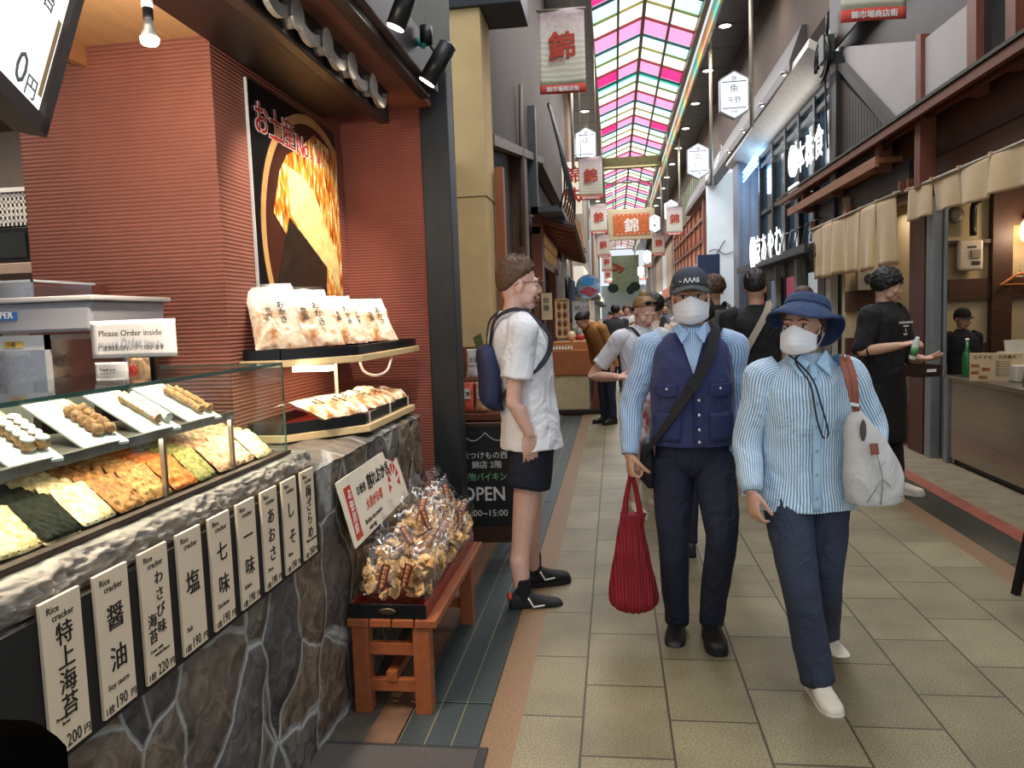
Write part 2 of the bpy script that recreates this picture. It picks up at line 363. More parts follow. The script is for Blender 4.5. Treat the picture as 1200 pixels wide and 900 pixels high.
m_redpaint = mat('red paint', '#8f4a36', 0.7, var=0.3, scale=8, bump=0.1)
b = B()
def strip(x0, x1, mi, z=0.0, y0=-3.0, y1=90.0): b.quad((x0, y0, z), (x1, y0, z), (x1, y1, z), (x0, y1, z), mi)
strip(-8, -0.93, 2); strip(-0.93, -0.812, 3); strip(-0.83, -0.49, 2, -0.012)
strip(-0.505, -0.378, 1); strip(-0.378, 2.06, 0)
strip(2.06, 2.2, 1); strip(2.18, 2.49, 2, -0.012); strip(2.47, 2.6, 5); strip(2.6, 7.5, 4)
struct('floor', b, [m_tile, m_gran, m_dirt, m_brownstrip, m_conc, m_redpaint])
m_grate = grate_mat('grating steel', '#515b5c', '#8d8665'); m_grate2 = grate_mat('dark grating', '#45463f', '#33332d')
ys = [0.8, 2.84, 4.4, 6.1, 7.9, 9.8, 11.5]
for k in range(6):
    lab = ['steel drain grating by the dark doormat', 'steel drain grating beside the wooden bench', 'steel drain grating behind the man in white T-shirt', 'steel drain grating beside the cream column', 'steel drain grating before the wooden shop front', 'steel drain grating at the foot of the cream stall'][k]
    b = B(); b.span((-0.147, ys[k]+0.004-ys[k], -0.02), (0.147, ys[k+1]-0.004-ys[k], 0.0))
    tag(obj('drain_grating', b, m_grate, loc=(-0.659, ys[k], 0.0), bevel=0.002), lab, 'grating', 'grey drain gratings along the snack shop')
for k in range(4):
    y0 = [2.0, 4.6, 6.6, 8.6, 10.6][k]; y1 = [2.0, 4.6, 6.6, 8.6, 10.6][k+1]
    lab = ['dark drain grating at the black sign stand', 'dark drain grating in front of the steel counter', 'dark drain grating at the foot of the brown post', 'dark drain grating under the long beige curtain'][k]
    b = B(); b.span((-0.133, 0.004, -0.02), (0.133, y1-y0-0.004, 0.0))
    tag(obj('drain_grating', b, m_grate2, loc=(2.335, y0, 0.0), bevel=0.002), lab, 'grating', 'dark drain gratings along the restaurant')
m_mat = mat('doormat pile', '#504a47', 0.95, var=0.35, scale=220, bump=0.6, bscale=300); m_rub = mat('rubber', '#2b2b2c', 0.6)
t = thing('doormat', 'dark grey speckled doormat on the ground below the stone counter', 'doormat', (-0.78, 2.1, 0.0))
b = B(); b.span((-0.34, -0.9, 0), (0.31, 0.42, 0.012)); obj('rubber_edge', b, m_rub, t, bevel=0.004)
b = B(); b.span((-0.31, -0.88, 0.008), (0.28, 0.395, 0.017)); obj('pile', b, m_mat, t, bevel=0.003)
# ================================================================ SETTING: red plaster walls of the snack shop
m_red = ribbed('red comb plaster', '#a86655', 62.0, 2, 0.55, dark=0.66)
m_red2 = ribbed('red plaster', '#9c5647', 62.0, 2, 0.3, dark=0.8)
m_dark = mat('dark stained timber', '#1d2226', 0.5, var=0.3, scale=5, stretch=(4, 4, 1), bump=0.1)
m_beam = wood('brown beam', '#3a2618', 0.5, axis=(10, 1, 10)); m_ply = wood('plywood', '#d0a271', 0.82, 2.0, (14, 1, 14), 0.5, 0.03)
b = B()
b.span((-2.37, 2.9, 0), (-1.53, 3.1, 2.66)); struct('wall_left', b, m_red)
b = B(); b.span((-1.75, 3.1, 0), (-1.53, 4.36, 2.9)); struct('wall_left', b, m_red)
b = B(); b.span((-1.53, 4.34, 0), (-1.05, 4.5, 3.2)); struct('wall_left', b, m_red2)
b = B(); b.span((-4.2, 4.3, 0), (-1.75, 4.4, 3.0)); b.span((-4.2, 0.0, 0), (-4.1, 4.4, 3.0)); struct('wall_left', b, mat('pale wall', '#b9aba0', 0.7))
b = B(); b.span((-2.06, -0.2, 2.63), (-1.5, 2.9, 2.66)); struct('ceiling', b, m_ply)
b = B(); b.span((-4.2, -0.2, 2.72), (-1.3, 4.4, 2.78)); struct('ceiling', b, mat('shop ceiling', '#6a5140', 0.8))
b = B(); b.span((-2.08, -0.2, 2.55), (-2.05, 2.9, 2.72)); struct('trim_1', b, wood('oak trim', '#a9764a', 0.8))
# eaves beam, roof tiles, canopy over the counter
b = B(); b.span((-1.5, -0.3, 2.58), (-1.16, 3.98, 2.74)); b.span((-1.2, -0.3, 2.53), (-1.14, 4.0, 2.74)); struct('trim_2', b, mat('very dark beam', '#170d09', 0.45, var=0.3, scale=4, stretch=(6, 1, 6)), bevel=0.008)
m_tilec = mat('glazed grey roof tile', '#84807c', 0.35, 0.3, var=0.25, scale=10)
yy = [0.93, 1.23, 1.53, 1.83, 2.13, 2.42, 2.71, 3.0, 3.29, 3.58]
for k, y in enumerate(yy):
    t = thing('roof_tile', ORD[k]+' grey glazed tile along the eaves over the counter, counted from the lit menu board', 'roof tile', (-1.12, y, 2.6), 0, 'roof tiles along the eaves')
    b = B(); b.cyl((-0.03, 0, 0.0), (0.022, 0, 0.0), 0.047, seg=18); b.cyl((0.022, 0, 0), (0.034, 0, 0), 0.054, seg=20); obj('round_cap', b, m_tilec, t)
    b = B(); pts = []
    for i in range(9):
        a = PI*i/8; pts.append((0.0, 0.145-0.1*math.cos(a), 0.005-0.062*math.sin(a)))
    for i in range(8, -1, -1):
        a = PI*i/8; pts.append((0.0, 0.145-0.1*math.cos(a), 0.035-0.045*math.sin(a)))
    b.prism(pts, (0.022, 0, 0)); obj('hanging_tongue', b, m_tilec, t)
b = B(); b.span((-1.2, -0.3, 2.69), (-0.99, 4.32, 2.72)); struct('ceiling', b, mat('red soffit', '#8a5848', 0.7))
b = B(); b.span((-1.0, -0.3, 2.67), (-0.94, 4.1, 2.86)); b.span((-0.94, -0.3, 2.7), (-0.9, 4.12, 2.9)); struct('trim_3', b, mat('black canopy beam', '#1c1512', 0.45, var=0.3), bevel=0.006)
b = B(); b.span((-1.06, 4.33, 0), (-0.9, 4.5, 2.9)); struct('trim_4', b, m_dark, bevel=0.006)
# upper fascia above the post and wall up to the arcade roof
b = B(); b.span((-1.35, -0.3, 2.88), (-0.92, 4.36, 4.6)); b.span((-1.35, 4.36, 2.9), (-0.92, 4.6, 4.6)); struct('wall_left', b, mat('grey green board', '#585c50', 0.7, var=0.25, scale=4, stretch=(6, 6, 1)))
b = B(); b.span((-1.5, 4.5, 0), (-1.36, 6.8, 2.9)); b.span((-1.36, 6.1, 0), (-1.28, 6.3, 4.4)); struct('wall_left', b, wood('pale board wall', '#b4946a', 0.75))
m_cream = mat('cream render', '#d2b684', 0.85, var=0.1, scale=3, bump=0.12, bscale=120)
t = thing('shop_column', 'tall cream rendered column behind the black post', 'column', (-1.235, 7.1, 0))
b = B(); b.span((-0.135, -0.25, 0), (0.135, 0.25, 4.2)); obj('shaft', b, m_cream, t, bevel=0.008)
b = B(); b.span((-0.14, -0.255, 2.58), (0.14, 0.255, 2.588)); obj('crack_line', b, mat('crack', '#6d5c40', 0.9), t)
b = B(); b.span((-0.18, -0.3, 4.2), (0.5, 0.3, 4.75)); b.span((-0.3, -0.35, 4.75), (0.55, 0.4, 4.85)); obj('black_bracket', b, mat('blue black steel', '#2a3038', 0.5), t)
m_siding = ribbed('ribbed brown siding', '#57473a', 11.0, 1, 0.9, 0.6, 0.35)
b = B(); b.span((-1.5, 7.35, 0), (-1.3, 11.0, 4.0)); b.span((-1.6, 11.0, 2.8), (-1.4, 20.5, 4.3)); struct('wall_left', b, m_siding)
b = B(); b.prism([(-1.16, 7.3, 3.22), (-1.16, 12.8, 4.09), (-1.16, 20, 4.09), (-1.16, 20, 7.5), (-1.16, 7.3, 7.5)], (-0.2, 0, 0)); struct('wall_left', b, mat('taupe upper wall', '#4d423a', 0.8, var=0.12, scale=1.5))
b = B(); b.span((-1.4, 2.0, 4.6), (-1.17, 7.35, 7.5)); struct('wall_left', b, ribbed('corrugated grey', '#75716a', 14.0, 1, 0.8, 0.5, 0.5))
b = B(); b.bar((-1.14, 7.4, 3.19), (-1.14, 12.8, 4.04), 0.1, 0.1); struct('trim_5', b, wood('eave board', '#6a5844', 0.7, axis=(10, 1, 10)))
b = B(); b.span((-1.3, 10.15, 0), (-1.12, 10.5, 3.7)); struct('trim_6', b, wood('brown upright', '#6c4a35', 0.7, axis=(10, 10, 1)))
b = B(); b.tube([(-1.1, 9.85, 4.4), (-1.12, 9.85, 3.3), (-1.15, 9.85, 2.4)], 0.03, 8); tag(obj('drain_pipe', b, mat('pipe', '#5d5148', 0.5)), 'thin brown rain pipe on the ribbed siding', 'pipe')
# ================================================================ SNACK SHOP: stone counter
def stone_mat(name, c1, c2, c3, mortar, scale=4.6, w=0.035):
    m = mat(name, c1, 0.55, var=0); nt = m.node_tree; b = bsdf(m); L = nt.links.new
    tc = nd(nt, 'ShaderNodeTexCoord'); n = nd(nt, 'ShaderNodeTexNoise', Scale=3.0, Detail=3.0); L(tc.outputs['Object'], n.inputs['Vector'])
    mx = nd(nt, 'ShaderNodeMixRGB', blend_type='LINEAR_LIGHT'); mx.inputs[0].default_value = 0.07; L(tc.outputs['Object'], mx.inputs[1]); L(n.outputs['Color'], mx.inputs[2])
    mp = nd(nt, 'ShaderNodeMapping'); mp.inputs['Scale'].default_value = (0.3, 1.0, 0.72); L(mx.outputs[0], mp.inputs[0])
    v = nd(nt, 'ShaderNodeTexVoronoi', feature='DISTANCE_TO_EDGE', Scale=scale); L(mp.outputs[0], v.inputs['Vector'])
    vc = nd(nt, 'ShaderNodeTexVoronoi', feature='F1', Scale=scale); L(mp.outputs[0], vc.inputs['Vector'])
    sp = nd(nt, 'ShaderNodeSeparateXYZ'); L(vc.outputs['Color'], sp.inputs[0])
    r = nd(nt, 'ShaderNodeValToRGB'); e = r.color_ramp.elements; e[0].color = srgb(c1)+(1,); e[1].color = srgb(c3)+(1,); q = e.new(0.5); q.color = srgb(c2)+(1,); L(sp.outputs[0], r.inputs[0])
    n2 = nd(nt, 'ShaderNodeTexNoise', Scale=14.0, Detail=10.0, Distortion=1.0); L(tc.outputs['Object'], n2.inputs['Vector'])
    r2 = nd(nt, 'ShaderNodeValToRGB'); r2.color_ramp.elements[0].position = 0.3; r2.color_ramp.elements[0].color = (0.35, 0.33, 0.34, 1); r2.color_ramp.elements[1].position = 0.75; r2.color_ramp.elements[1].color = (1.35, 1.25, 1.1, 1); L(n2.outputs['Fac'], r2.inputs[0])
    m1 = nd(nt, 'ShaderNodeMixRGB', blend_type='MULTIPLY'); m1.inputs[0].default_value = 1; L(r.outputs[0], m1.inputs[1]); L(r2.outputs[0], m1.inputs[2])
    edge = nd(nt, 'ShaderNodeMapRange'); edge.inputs['From Min'].default_value = w*0.55; edge.inputs['From Max'].default_value = w; L(v.outputs['Distance'], edge.inputs['Value'])
    m2 = nd(nt, 'ShaderNodeMixRGB'); m2.inputs[1].default_value = srgb(mortar)+(1,); L(edge.outputs[0], m2.inputs[0]); L(m1.outputs[0], m2.inputs[2]); L(m2.outputs[0], b.inputs['Base Color'])
    hr = nd(nt, 'ShaderNodeMapRange'); hr.inputs['From Max'].default_value = 0.12; L(v.outputs['Distance'], hr.inputs['Value'])
    ad = nd(nt, 'ShaderNodeMath', operation='MULTIPLY_ADD'); ad.inputs[1].default_value = 0.8; L(n2.outputs['Fac'], ad.inputs[0]); L(hr.outputs[0], ad.inputs[2])
    bp = nd(nt, 'ShaderNodeBump', Strength=0.75, Distance=0.03); L(ad.outputs[0], bp.inputs['Height']); L(bp.outputs[0], b.inputs['Normal'])
    return m
m_stone = stone_mat('crazy paving stone', '#4a4d54', '#63605a', '#786b5b', '#8f908c', 3.9, 0.028)
m_ledge = mat('split rock ledge', '#837b70', 0.75, var=0.6, scale=22, bump=1.0, bscale=16, stretch=(1, 0.5, 2), detail=8.0)
ctr = thing('stone_counter', 'long shop counter faced in irregular grey stone', 'counter', (-1.06, 2.0, 0))
b = B()
def wallfn(z0, z1, y0, y1, amp=0.016):
    def fn(u, v):
        y = y0+(y1-y0)*u; z = z0+(z1-z0)*v
        return Vector((noise.noise(Vector((0, y*5, z*5)))*amp+noise.noise(Vector((3, y*16, z*16)))*0.005, y, z))
    return fn
b.grid(wallfn(0, 0.985, -2.2, 2.035), 240, 60)
b.span((-0.45, -2.2, 0), (-0.03, 2.02, 0.97)); obj('stone_face', b, m_stone, ctr)
b = B()
def ledge(u, v):
    y = -2.2+2.75*u; n1 = noise.noise(Vector((0.3, y*6, 1))); n2 = noise.noise(Vector((v*4, y*14, 2)))
    pr = [(-0.085, 1.064), (-0.02, 1.062), (0.0, 1.045), (0.004, 1.015), (-0.006, 0.99), (-0.03, 0.985)]
    k = min(4, int(v*5)); f = v*5-k; x = pr[k][0]*(1-f)+pr[k+1][0]*f; z = pr[k][1]*(1-f)+pr[k+1][1]*f
    w = 0.3+0.7*min(1, v*2.5)
    n3 = abs(noise.noise(Vector((v*9, y*22, 5))))+0.6*abs(noise.noise(Vector((v*16, y*48, 9)))); return Vector((x+(n1*0.014+n2*0.008-n3*0.022)*w, y, z+n2*0.006*w-n3*0.008*w))
b.grid(ledge, 420, 26); b.span((-0.12, -2.2, 0.97), (-0.03, 0.55, 1.05)); obj('rock_ledge', b, m_ledge, ctr)
b = B()
def topfn(u, v):
    y = 0.55+1.49*u; x = -0.4+0.4*v
    return Vector((x+(noise.noise(Vector((0.3, y*9, 5)))*0.012 if v > 0.9 else 0), y, 0.985+0.012*noise.noise(Vector((x*12, y*12, 0)))+0.03*math.sin(min(1, (1-v)*4)*PI/2)))
b.grid(topfn, 60, 10); obj('stone_top', b, m_stone, ctr)
b = B(); b.span((0.004, -1.1, 0.7), (0.012, 0.535, 0.984)); obj('black_backing_board', b, mat('black board', '#0d0d0e', 0.7), ctr)
# ---------------------------------------------------------------- hanging price plaques
m_plq = mat('plaque face', '#d8c5aa', 0.5, var=0.04); m_ink = mat('black ink', '#1b1714', 0.6, var=0)
m_plqedge = mat('plaque edge', '#e9e2d6', 0.5, var=0)
PL = [('特上海苔', 'Premium\nlaver', '200円', 'brush text of four characters for premium laver, at the shadowed end', 1.0),
      ('醤油', 'Soy sauce', '190円', 'the soy sauce cracker at 190 yen', 1.0), ('わさび味海苔', 'Laver with\nwasabi flavor', '220円', 'the wasabi seaweed cracker at 220 yen', 0.8),
      ('塩', 'Salt', '190円', 'the salt cracker at 190 yen', 1.0), ('七味', 'Shichimi', '190円', 'the shichimi cracker at 190 yen, beside the salt one', 1.0),
      ('一味', 'Ichimi', '190円', 'the ichimi chili cracker at 190 yen', 1.0), ('あおさ', 'Aosa', '190円', 'the aosa green seaweed cracker at 190 yen', 1.0),
      ('しそ', 'Shiso', '190円', 'the shiso leaf cracker at 190 yen', 1.0), ('梅ざらめ', 'Plum zarame', '260円', 'the plum sugar cracker, beside the slanted sign', 0.8)]
for k, (jp, en, pr, lab, sc_) in enumerate(PL):
    y = 1.271+k*0.1463
    if k >= 6: y -= (k-6)*0.002
    t = thing('price_plaque', 'cream hanging price plaque for '+lab if k else 'cream hanging price plaque for premium laver, at the shadowed end of the row', 'plaque', (-1.047, y, 0.715), 0, 'price plaques under the counter ledge')
    b = B(); b.span((0, -0.053, 0), (0.008, 0.053, 0.298)); obj('board', b, m_plq, t, bevel=0.0015)
    b = B(); ex, ey = (0, 1, 0), (0, 0, 1); x = 0.0085
    b.text('Rice', (x, -0.038, 0.272), ex, ey, 0.019); b.text('cracker', (x, -0.026, 0.255), ex, ey, 0.019)
    if jp == 'わさび味海苔':
        b.vtext('わさび味', (x, 0.012, 0.215), ex, ey, 0.034, 1.12, weight=0.006); b.vtext('海苔', (x, -0.022, 0.125), ex, ey, 0.034, 1.05, weight=0.006)
    else:
        n = len(jp); size = {1: 0.062, 2: 0.056, 3: 0.05, 4: 0.047}[n]; z0 = {1: 0.145, 2: 0.178, 3: 0.198, 4: 0.208}[n]; stp = {1: 1, 2: 1.55, 3: 1.15, 4: 0.99}[n]
        b.vtext(jp, (x, 0.002, z0), ex, ey, size, stp, weight=0.008)
    ln = en.split('\n'); es = 0.017 if len(en) < 12 else 0.011
    for i, s_ in enumerate(ln): b.text(s_, (x, -0.036+0.014*i, 0.062-(0.018 if es > 0.012 else 0.012)*i+0.012*(len(ln)-1)-0.008), ex, ey, es)
    b.text('1枚', (x, -0.047, 0.007), ex, ey, 0.02); b.text(pr[:-1], (x, -0.014, 0.008), ex, ey, 0.036, wide=0.75); b.text('円', (x, 0.033, 0.01), ex, ey, 0.02)
    obj('lettering', b, m_ink, t)
# ---------------------------------------------------------------- glass display case
m_glass = glassy('case glass', (0.93, 0.98, 0.96), 0.03); m_gedge = mat('green glass edge', '#33594c', 0.2, alpha=0.75, var=0)
m_steel = mat('brushed steel', '#9a8f86', 0.3, 0.85, var=0.15, scale=4, stretch=(1, 12, 1)); m_blackm = mat('black metal', '#17171a', 0.4, 0.3)
case = thing('display_case', 'glass display case of rice crackers on the stone counter', 'display case', (-1.12, 1.5, 1.065))
b = B(); b.span((-0.004, -1.9, 0), (0.002, 0.965, 0.31)); b.span((-0.44, -1.9, 0.304), (0.002, 0.965, 0.31)); b.span((-0.44, 0.959, 0), (-0.004, 0.965, 0.304)); obj('glass_panes', b, m_glass, case)
b = B(); b.span((0.0021, -1.9, 0.302), (0.0045, 0.967, 0.312)); b.span((-0.44, 0.9651, 0.304), (0.004, 0.967, 0.311)); b.span((-0.0022, 0.9652, 0), (0.004, 0.967, 0.304)); obj('glass_edge', b, m_gedge, case)
b = B(); b.span((-0.012, -1.9, 0), (0.012, 0.975, 0.012)); b.span((-0.46, -1.9, -0.01), (-0.012, 0.97, 0.006)); obj('bottom_frame', b, mat('dark brown rail', '#3a2a22', 0.45, 0.2), case)
b = B(); b.span((-0.36, -1.9, 0.172), (-0.03, 0.66, 0.178)); b.span((-0.035, -1.9, 0.162), (-0.02, 0.665, 0.184)); obj('upper_shelf', b, m_steel, case)
b = B()
for y in (-1.2, -0.4, 0.3, 0.65): b.span((-0.034, y-0.006, 0.006), (-0.022, y+0.006, 0.165)); b.span((-0.36, y-0.006, 0.006), (-0.348, y+0.006, 0.165))
obj('shelf_post', b, m_steel, case)
b = B(); b.span((-0.46, -1.9, 0.0), (-0.45, 0.66, 0.25)); obj('back_panel', b, mat('grey case back', '#8e887e', 0.5), case)
b = B(); b.span((-0.06, -1.2, 0.158), (-0.038, 0.64, 0.168)); obj('case_fill_strip', b, glow('case fill glow', '#fff0d6', 2.0), case)  # strip and its light added to brighten the crackers below the shelf
lamp('case_fill_light', 'AREA', (-1.17, 1.5, 1.222), 8, WARMW, 0.03, 1.8, rot=(0, -0.35, 0))
b = B()
for i in range(60): y = -0.72+i*0.028; b.bar((-0.43, y, 0.018), (-0.03, y, 0.018), 0.002)
for i in range(14): x = -0.43+i*0.03; b.bar((x, -0.72, 0.016), (x, 0.93, 0.016), 0.002)
tag(obj('cracker_mesh_rack', b, m_blackm, loc=(-1.12, 1.5, 1.065)), 'black wire mesh rack under the rice crackers in the glass case', 'rack')
# ---------------------------------------------------------------- rice crackers
def cracker_mesh(seed, size=0.11, th=0.011, lump=0.003):
    b = B()
    def fn(u, v):
        a, c = u*2-1, v*2-1
        r = 1-0.05*(abs(a)**8)*(abs(c)**8)
        return Vector((a*size/2*r, c*size/2*r, 0))
    n = 22
    top = [[fn(i/n, j/n) for i in range(n+1)] for j in range(n+1)]
    def surf(sgn):
        def f(u, v):
            p = fn(u, v); e = max(abs(u*2-1), abs(v*2-1)); z = th/2*math.sqrt(max(0, 1-e**8))
            return Vector((p.x, p.y, sgn*(z+((lump*noise.noise(Vector((p.x*60+seed, p.y*60, sgn)))+lump*0.8*noise.noise(Vector((p.x*170+seed, p.y*170, sgn)))+0.0016*math.sin(p.x*260)*math.sin(p.y*260)) if e < 0.97 else 0))))+noise.noise_vector(Vector((p.x*25+seed, p.y*25, 3)))*0.003
        return f
    b.grid(surf(1), n, n); b.grid(lambda u, v: surf(-1)(1-u, v), n, n)
    return b
def cmat(name, c, c2, scale, bump=0.7, rough=0.7):
    m = mat(name, c, rough, var=0); nt = m.node_tree; b = bsdf(m); L = nt.links.new
    tc = nd(nt, 'ShaderNodeTexCoord'); n = nd(nt, 'ShaderNodeTexNoise', Scale=scale, Detail=5.0, Roughness=0.7); L(tc.outputs['Object'], n.inputs['Vector'])
    r = nd(nt, 'ShaderNodeValToRGB'); r.color_ramp.elements[0].position = 0.4; r.color_ramp.elements[0].color = srgb(c2)+(1,); r.color_ramp.elements[1].position = 0.6; r.color_ramp.elements[1].color = srgb(c)+(1,)
    L(n.outputs['Fac'], r.inputs[0]); L(r.outputs[0], b.inputs['Base Color'])
    bp = nd(nt, 'ShaderNodeBump', Strength=bump, Distance=0.004); L(n.outputs['Fac'], bp.inputs['Height']); L(bp.outputs[0], b.inputs['Normal'])
    return m
m_nori = cmat('seaweed', '#20241a', '#121409', 120, 0.5, 0.8); bsdf(m_nori).inputs['Specular IOR Level'].default_value = 0.15
CR = [('black seaweed wrapped', m_nori), ('cream sesame', cmat('cracker cream', '#ecd7a4', '#c79a5a', 60)), ('dark green seaweed wrapped', m_nori), ('pale salted', cmat('cracker pale', '#f3e6bf', '#d2ad6c', 50)),
      ('browned soy', cmat('cracker soy', '#b9803f', '#7c4a1d', 55)), ('golden sugar', cmat('cracker golden', '#cf9c58', '#96602a', 70)), ('orange chili', cmat('cracker chili', '#d8832c', '#b6541a', 80)),
      ('green aosa', cmat('cracker aosa', '#b3a45c', '#77722f', 90)), ('pinkish shiso', cmat('cracker shiso', '#d5aa82', '#a8724f', 60)), ('pale plum', cmat('cracker plum', '#dcb98f', '#b98b62', 55)), ('ivory plain', cmat('cracker ivory', '#ead6ab', '#c9a873', 60))]
tilt = math.radians(44)
for k, (nm, m) in enumerate(CR):
    proto = None; y = 1.2+k*0.117
    for j in range(5):
        loc = (-1.19-0.034*j-0.004*(k % 2), y+R.uniform(-0.006, 0.006), 1.118+0.004*j+0.002*(j % 2))
        rot = (R.uniform(-0.05, 0.05), tilt+0.05*j+R.uniform(-0.04, 0.04), R.uniform(-0.09, 0.09))
        lab = '%s rice cracker, %s from the glass in its leaning row' % (nm, ORD[j])
        if j == 0:
            proto = obj('rice_cracker', cracker_mesh(k*3.7, 0.117, 0.012, 0.006 if k > 3 else 0.0025), m, loc=loc, rot=rot)
            tag(proto, lab, 'rice cracker', 'rice crackers in the glass case')
            if k in (0, 2):      # seaweed sheet wrapped round a pale cracker
                bb = cracker_mesh(k*3.7+1, 0.121, 0.007, 0.002); obj('cracker_edge', bb, CR[1][1], proto, loc=(0.002, 0, -0.006))
        else: dup(proto, None, loc, rot, lab)
# ---------------------------------------------------------------- trays of skewers on the upper shelf
m_white = mat('white board', '#f1efe9', 0.4, var=0.03); m_stick = mat('bamboo stick', '#d8c08e', 0.6)
m_nut = cmat('nut crumb', '#a8784c', '#6d4526', 90); m_frost = cmat('white icing', '#f4f1ea', '#e0d6c2', 40, 0.3, 0.4); m_sesame = cmat('sesame crust', '#c79a68', '#8d5f34', 100)
TR = [(1.17, 'white round topped dango', m_sesame, 3), (1.385, 'white iced ball', m_sesame, 0), (1.6, 'brown nut coated ball', m_nut, 0), (1.82, 'white and brown striped stick', m_frost, 1), (2.03, 'beige sesame coated stick', m_sesame, 2)]
for k, (y, nm, m, typ) in enumerate(TR):
    nx = ['at the frame edge', 'beside the white iced balls', 'with brown nut balls', 'with white striped sticks', 'with sesame sticks'][k]
    t = tag(obj('serving_board', B().box((0, 0, 0), (0.31, 0.105, 0.008)), m_white, loc=(-1.285, y+0.06, 1.288), rot=(0, 0.3, -0.46), bevel=0.002), 'white slanted serving board '+nx+' on the glass case shelf', 'board', 'white serving boards on the case shelf')
    Mx = Matrix.Translation((-1.285, y+0.06, 1.288)) @ Euler((0, 0.3, -0.46)).to_matrix().to_4x4()
    b = B(); b.span((-0.11, -0.035, -0.055), (-0.07, 0.035, -0.006)); o = tag(obj('board_prop', b, mat('prop brown', '#4a3628', 0.5)), 'dark prop under the raised end of the serving board '+nx, 'prop'); o.matrix_world = Mx
    for j in range(2):
        s = thing('skewer', '%s skewer, %s on the board %s' % (nm, ORD[j], nx), 'skewer', (0, 0, 0), 0, 'sweet skewers on the white boards')
        s.matrix_world = Mx @ Matrix.Translation((0.03, 0.005+0.029*j, 0.019))
        b = B(); b.cyl((-0.125, 0, 0), (0.08, 0, 0), 0.0025, seg=8); obj('stick', b, m_stick, s)
        b = B()
        if typ in (0, 3):
            for i in range(5): b.ball((-0.055+0.031*i, 0, 0), (0.0165, 0.014, 0.014), 14, 8)
            b.noisy(0.0055, 110); b.noisy(0.003, 260)
            obj('coated_balls', b, m, s)
            if k == 1:
                b = B()
                for i in range(5): b.ball((-0.055+0.031*i, 0, 0.012), (0.016, 0.014, 0.006), 12, 6)
                obj('icing', b, m_frost, s)
        else:
            b.limb([(-0.075, 0, 0), (0, 0, 0.003), (0.085, 0, 0)], [0.0115, 0.011, 0.0105], 12, 8); b.noisy(0.005, 110); b.noisy(0.002, 260)
            obj('coated_stick', b, m_sesame if (typ == 2 or j == 0) else m, s)
            if typ == 1:
                b = B(); b.limb([(-0.07, 0, 0.007), (0.08, 0, 0.006)], [0.009, 0.009], 10, 6); b.noisy(0.002, 60); obj('icing', b, m_frost, s)
# ---------------------------------------------------------------- tubs and notices behind the case
m_clear = glassy('clear plastic', (0.86, 0.89, 0.93), 0.2, 0.12)
m_fog = mat('cloudy plastic', '#a9a9b0', 0.35, var=0.1, scale=3, alpha=0.72)
bc = thing('back_worktop', 'plain steel worktop behind the display case', 'worktop', (-2.2, 1.9, 1.2))
b = B(); b.span((-0.5, -1.2, -0.04), (0.58, 0.95, 0.0)); obj('top', b, m_steel, bc, bevel=0.004)
b = B(); b.span((-0.48, -1.15, -1.2), (0.55, 0.93, -0.04)); obj('cupboard_body', b, mat('dark cupboard', '#3d322b', 0.6), bc)
p0 = at(62, 460, Y=2.35); p1 = at(62, 392, Y=2.35)
t = thing('acrylic_bin', 'clear acrylic bin with white frame holding rice crackers', 'bin', (p0.x, 2.35, 1.2))
h = p1.z-1.2
b = B()
for x in (-0.55, -0.012): b.span((x, -0.006, 0), (x+0.014, 0.008, h)); b.span((x, 0.4, 0), (x+0.014, 0.414, h))
b.span((-0.55, -0.006, h-0.05), (0.002, 0.008, h)); b.span((-0.55, -0.006, 0), (0.002, 0.008, 0.02)); b.span((-0.012, 0.0, h-0.02), (0.002, 0.41, h)); obj('frame', b, mat('white metal', '#c9c8c6', 0.35, 0.3), t)
b = B(); b.span((-0.54, 0.0, 0), (-0.004, 0.004, h-0.05)); b.span((-0.006, 0.0, 0), (-0.002, 0.4, h)); obj('acrylic_panes', b, m_clear, t)
b = B(); b.span((-0.16, -0.009, h-0.04), (-0.09, -0.0065, h-0.018)); obj('price_tag', b, mat('yellow tag', '#d9b04e', 0.5), t); b = B(); b.text('小袋', (-0.15, -0.0095, h-0.036), (1, 0, 0), (0, 0, 1), 0.018); obj('lettering', b, m_ink, t)
b = B()
for i in range(26): b.ball((R.uniform(-0.5, -0.06), R.uniform(0.06, 0.34), 0.02+R.uniform(0, h*0.6)), (0.05, 0.045, 0.03), 10, 6, rot=(R.uniform(0, 3), R.uniform(0, 3), 0))
b.noisy(0.012, 40); o = obj('loose_crackers', b, CR[8][1], t); o['kind'] = 'stuff'
q0 = at(117, 388, Y=2.35); q1 = at(117, 352, Y=2.35)
t = thing('plastic_tub', 'cloudy plastic storage tub with lid on top of the acrylic bin', 'tub', (q0.x, 2.32, q0.z))
hh = q1.z-q0.z; b = B(); ww = 0.62
b.prism([(-ww, 0, 0.0), (-0.012, 0, 0.0), (0, 0, hh), (-ww, 0, hh)], (0, 0.42, 0)); obj('tub_body', b, m_fog, t, bevel=0.012)
b = B(); b.span((-ww, -0.012, hh), (0.015, 0.435, hh+0.018)); obj('lid', b, mat('tub lid', '#b7b2b0', 0.4), t, bevel=0.005)
b = B(); b.span((-0.42, -0.004, hh*0.45), (-0.27, -0.001, hh*0.72)); obj('label_sticker', b, mat('blue sticker', '#2a62a8', 0.4), t)
b = B(); b.text('KEEPER', (-0.38, -0.0045, hh*0.52), (1, 0, 0), (0, 0, 1), 0.03, weight=0.02); obj('lettering', b, m_white, t)
r0 = at(40, 350, Y=2.4); r1 = at(40, 334, Y=2.4)
t = thing('clear_tray', 'clear plastic tray on the lid of the cloudy tub', 'tray', (r0.x, 2.4, q1.z+0.018))
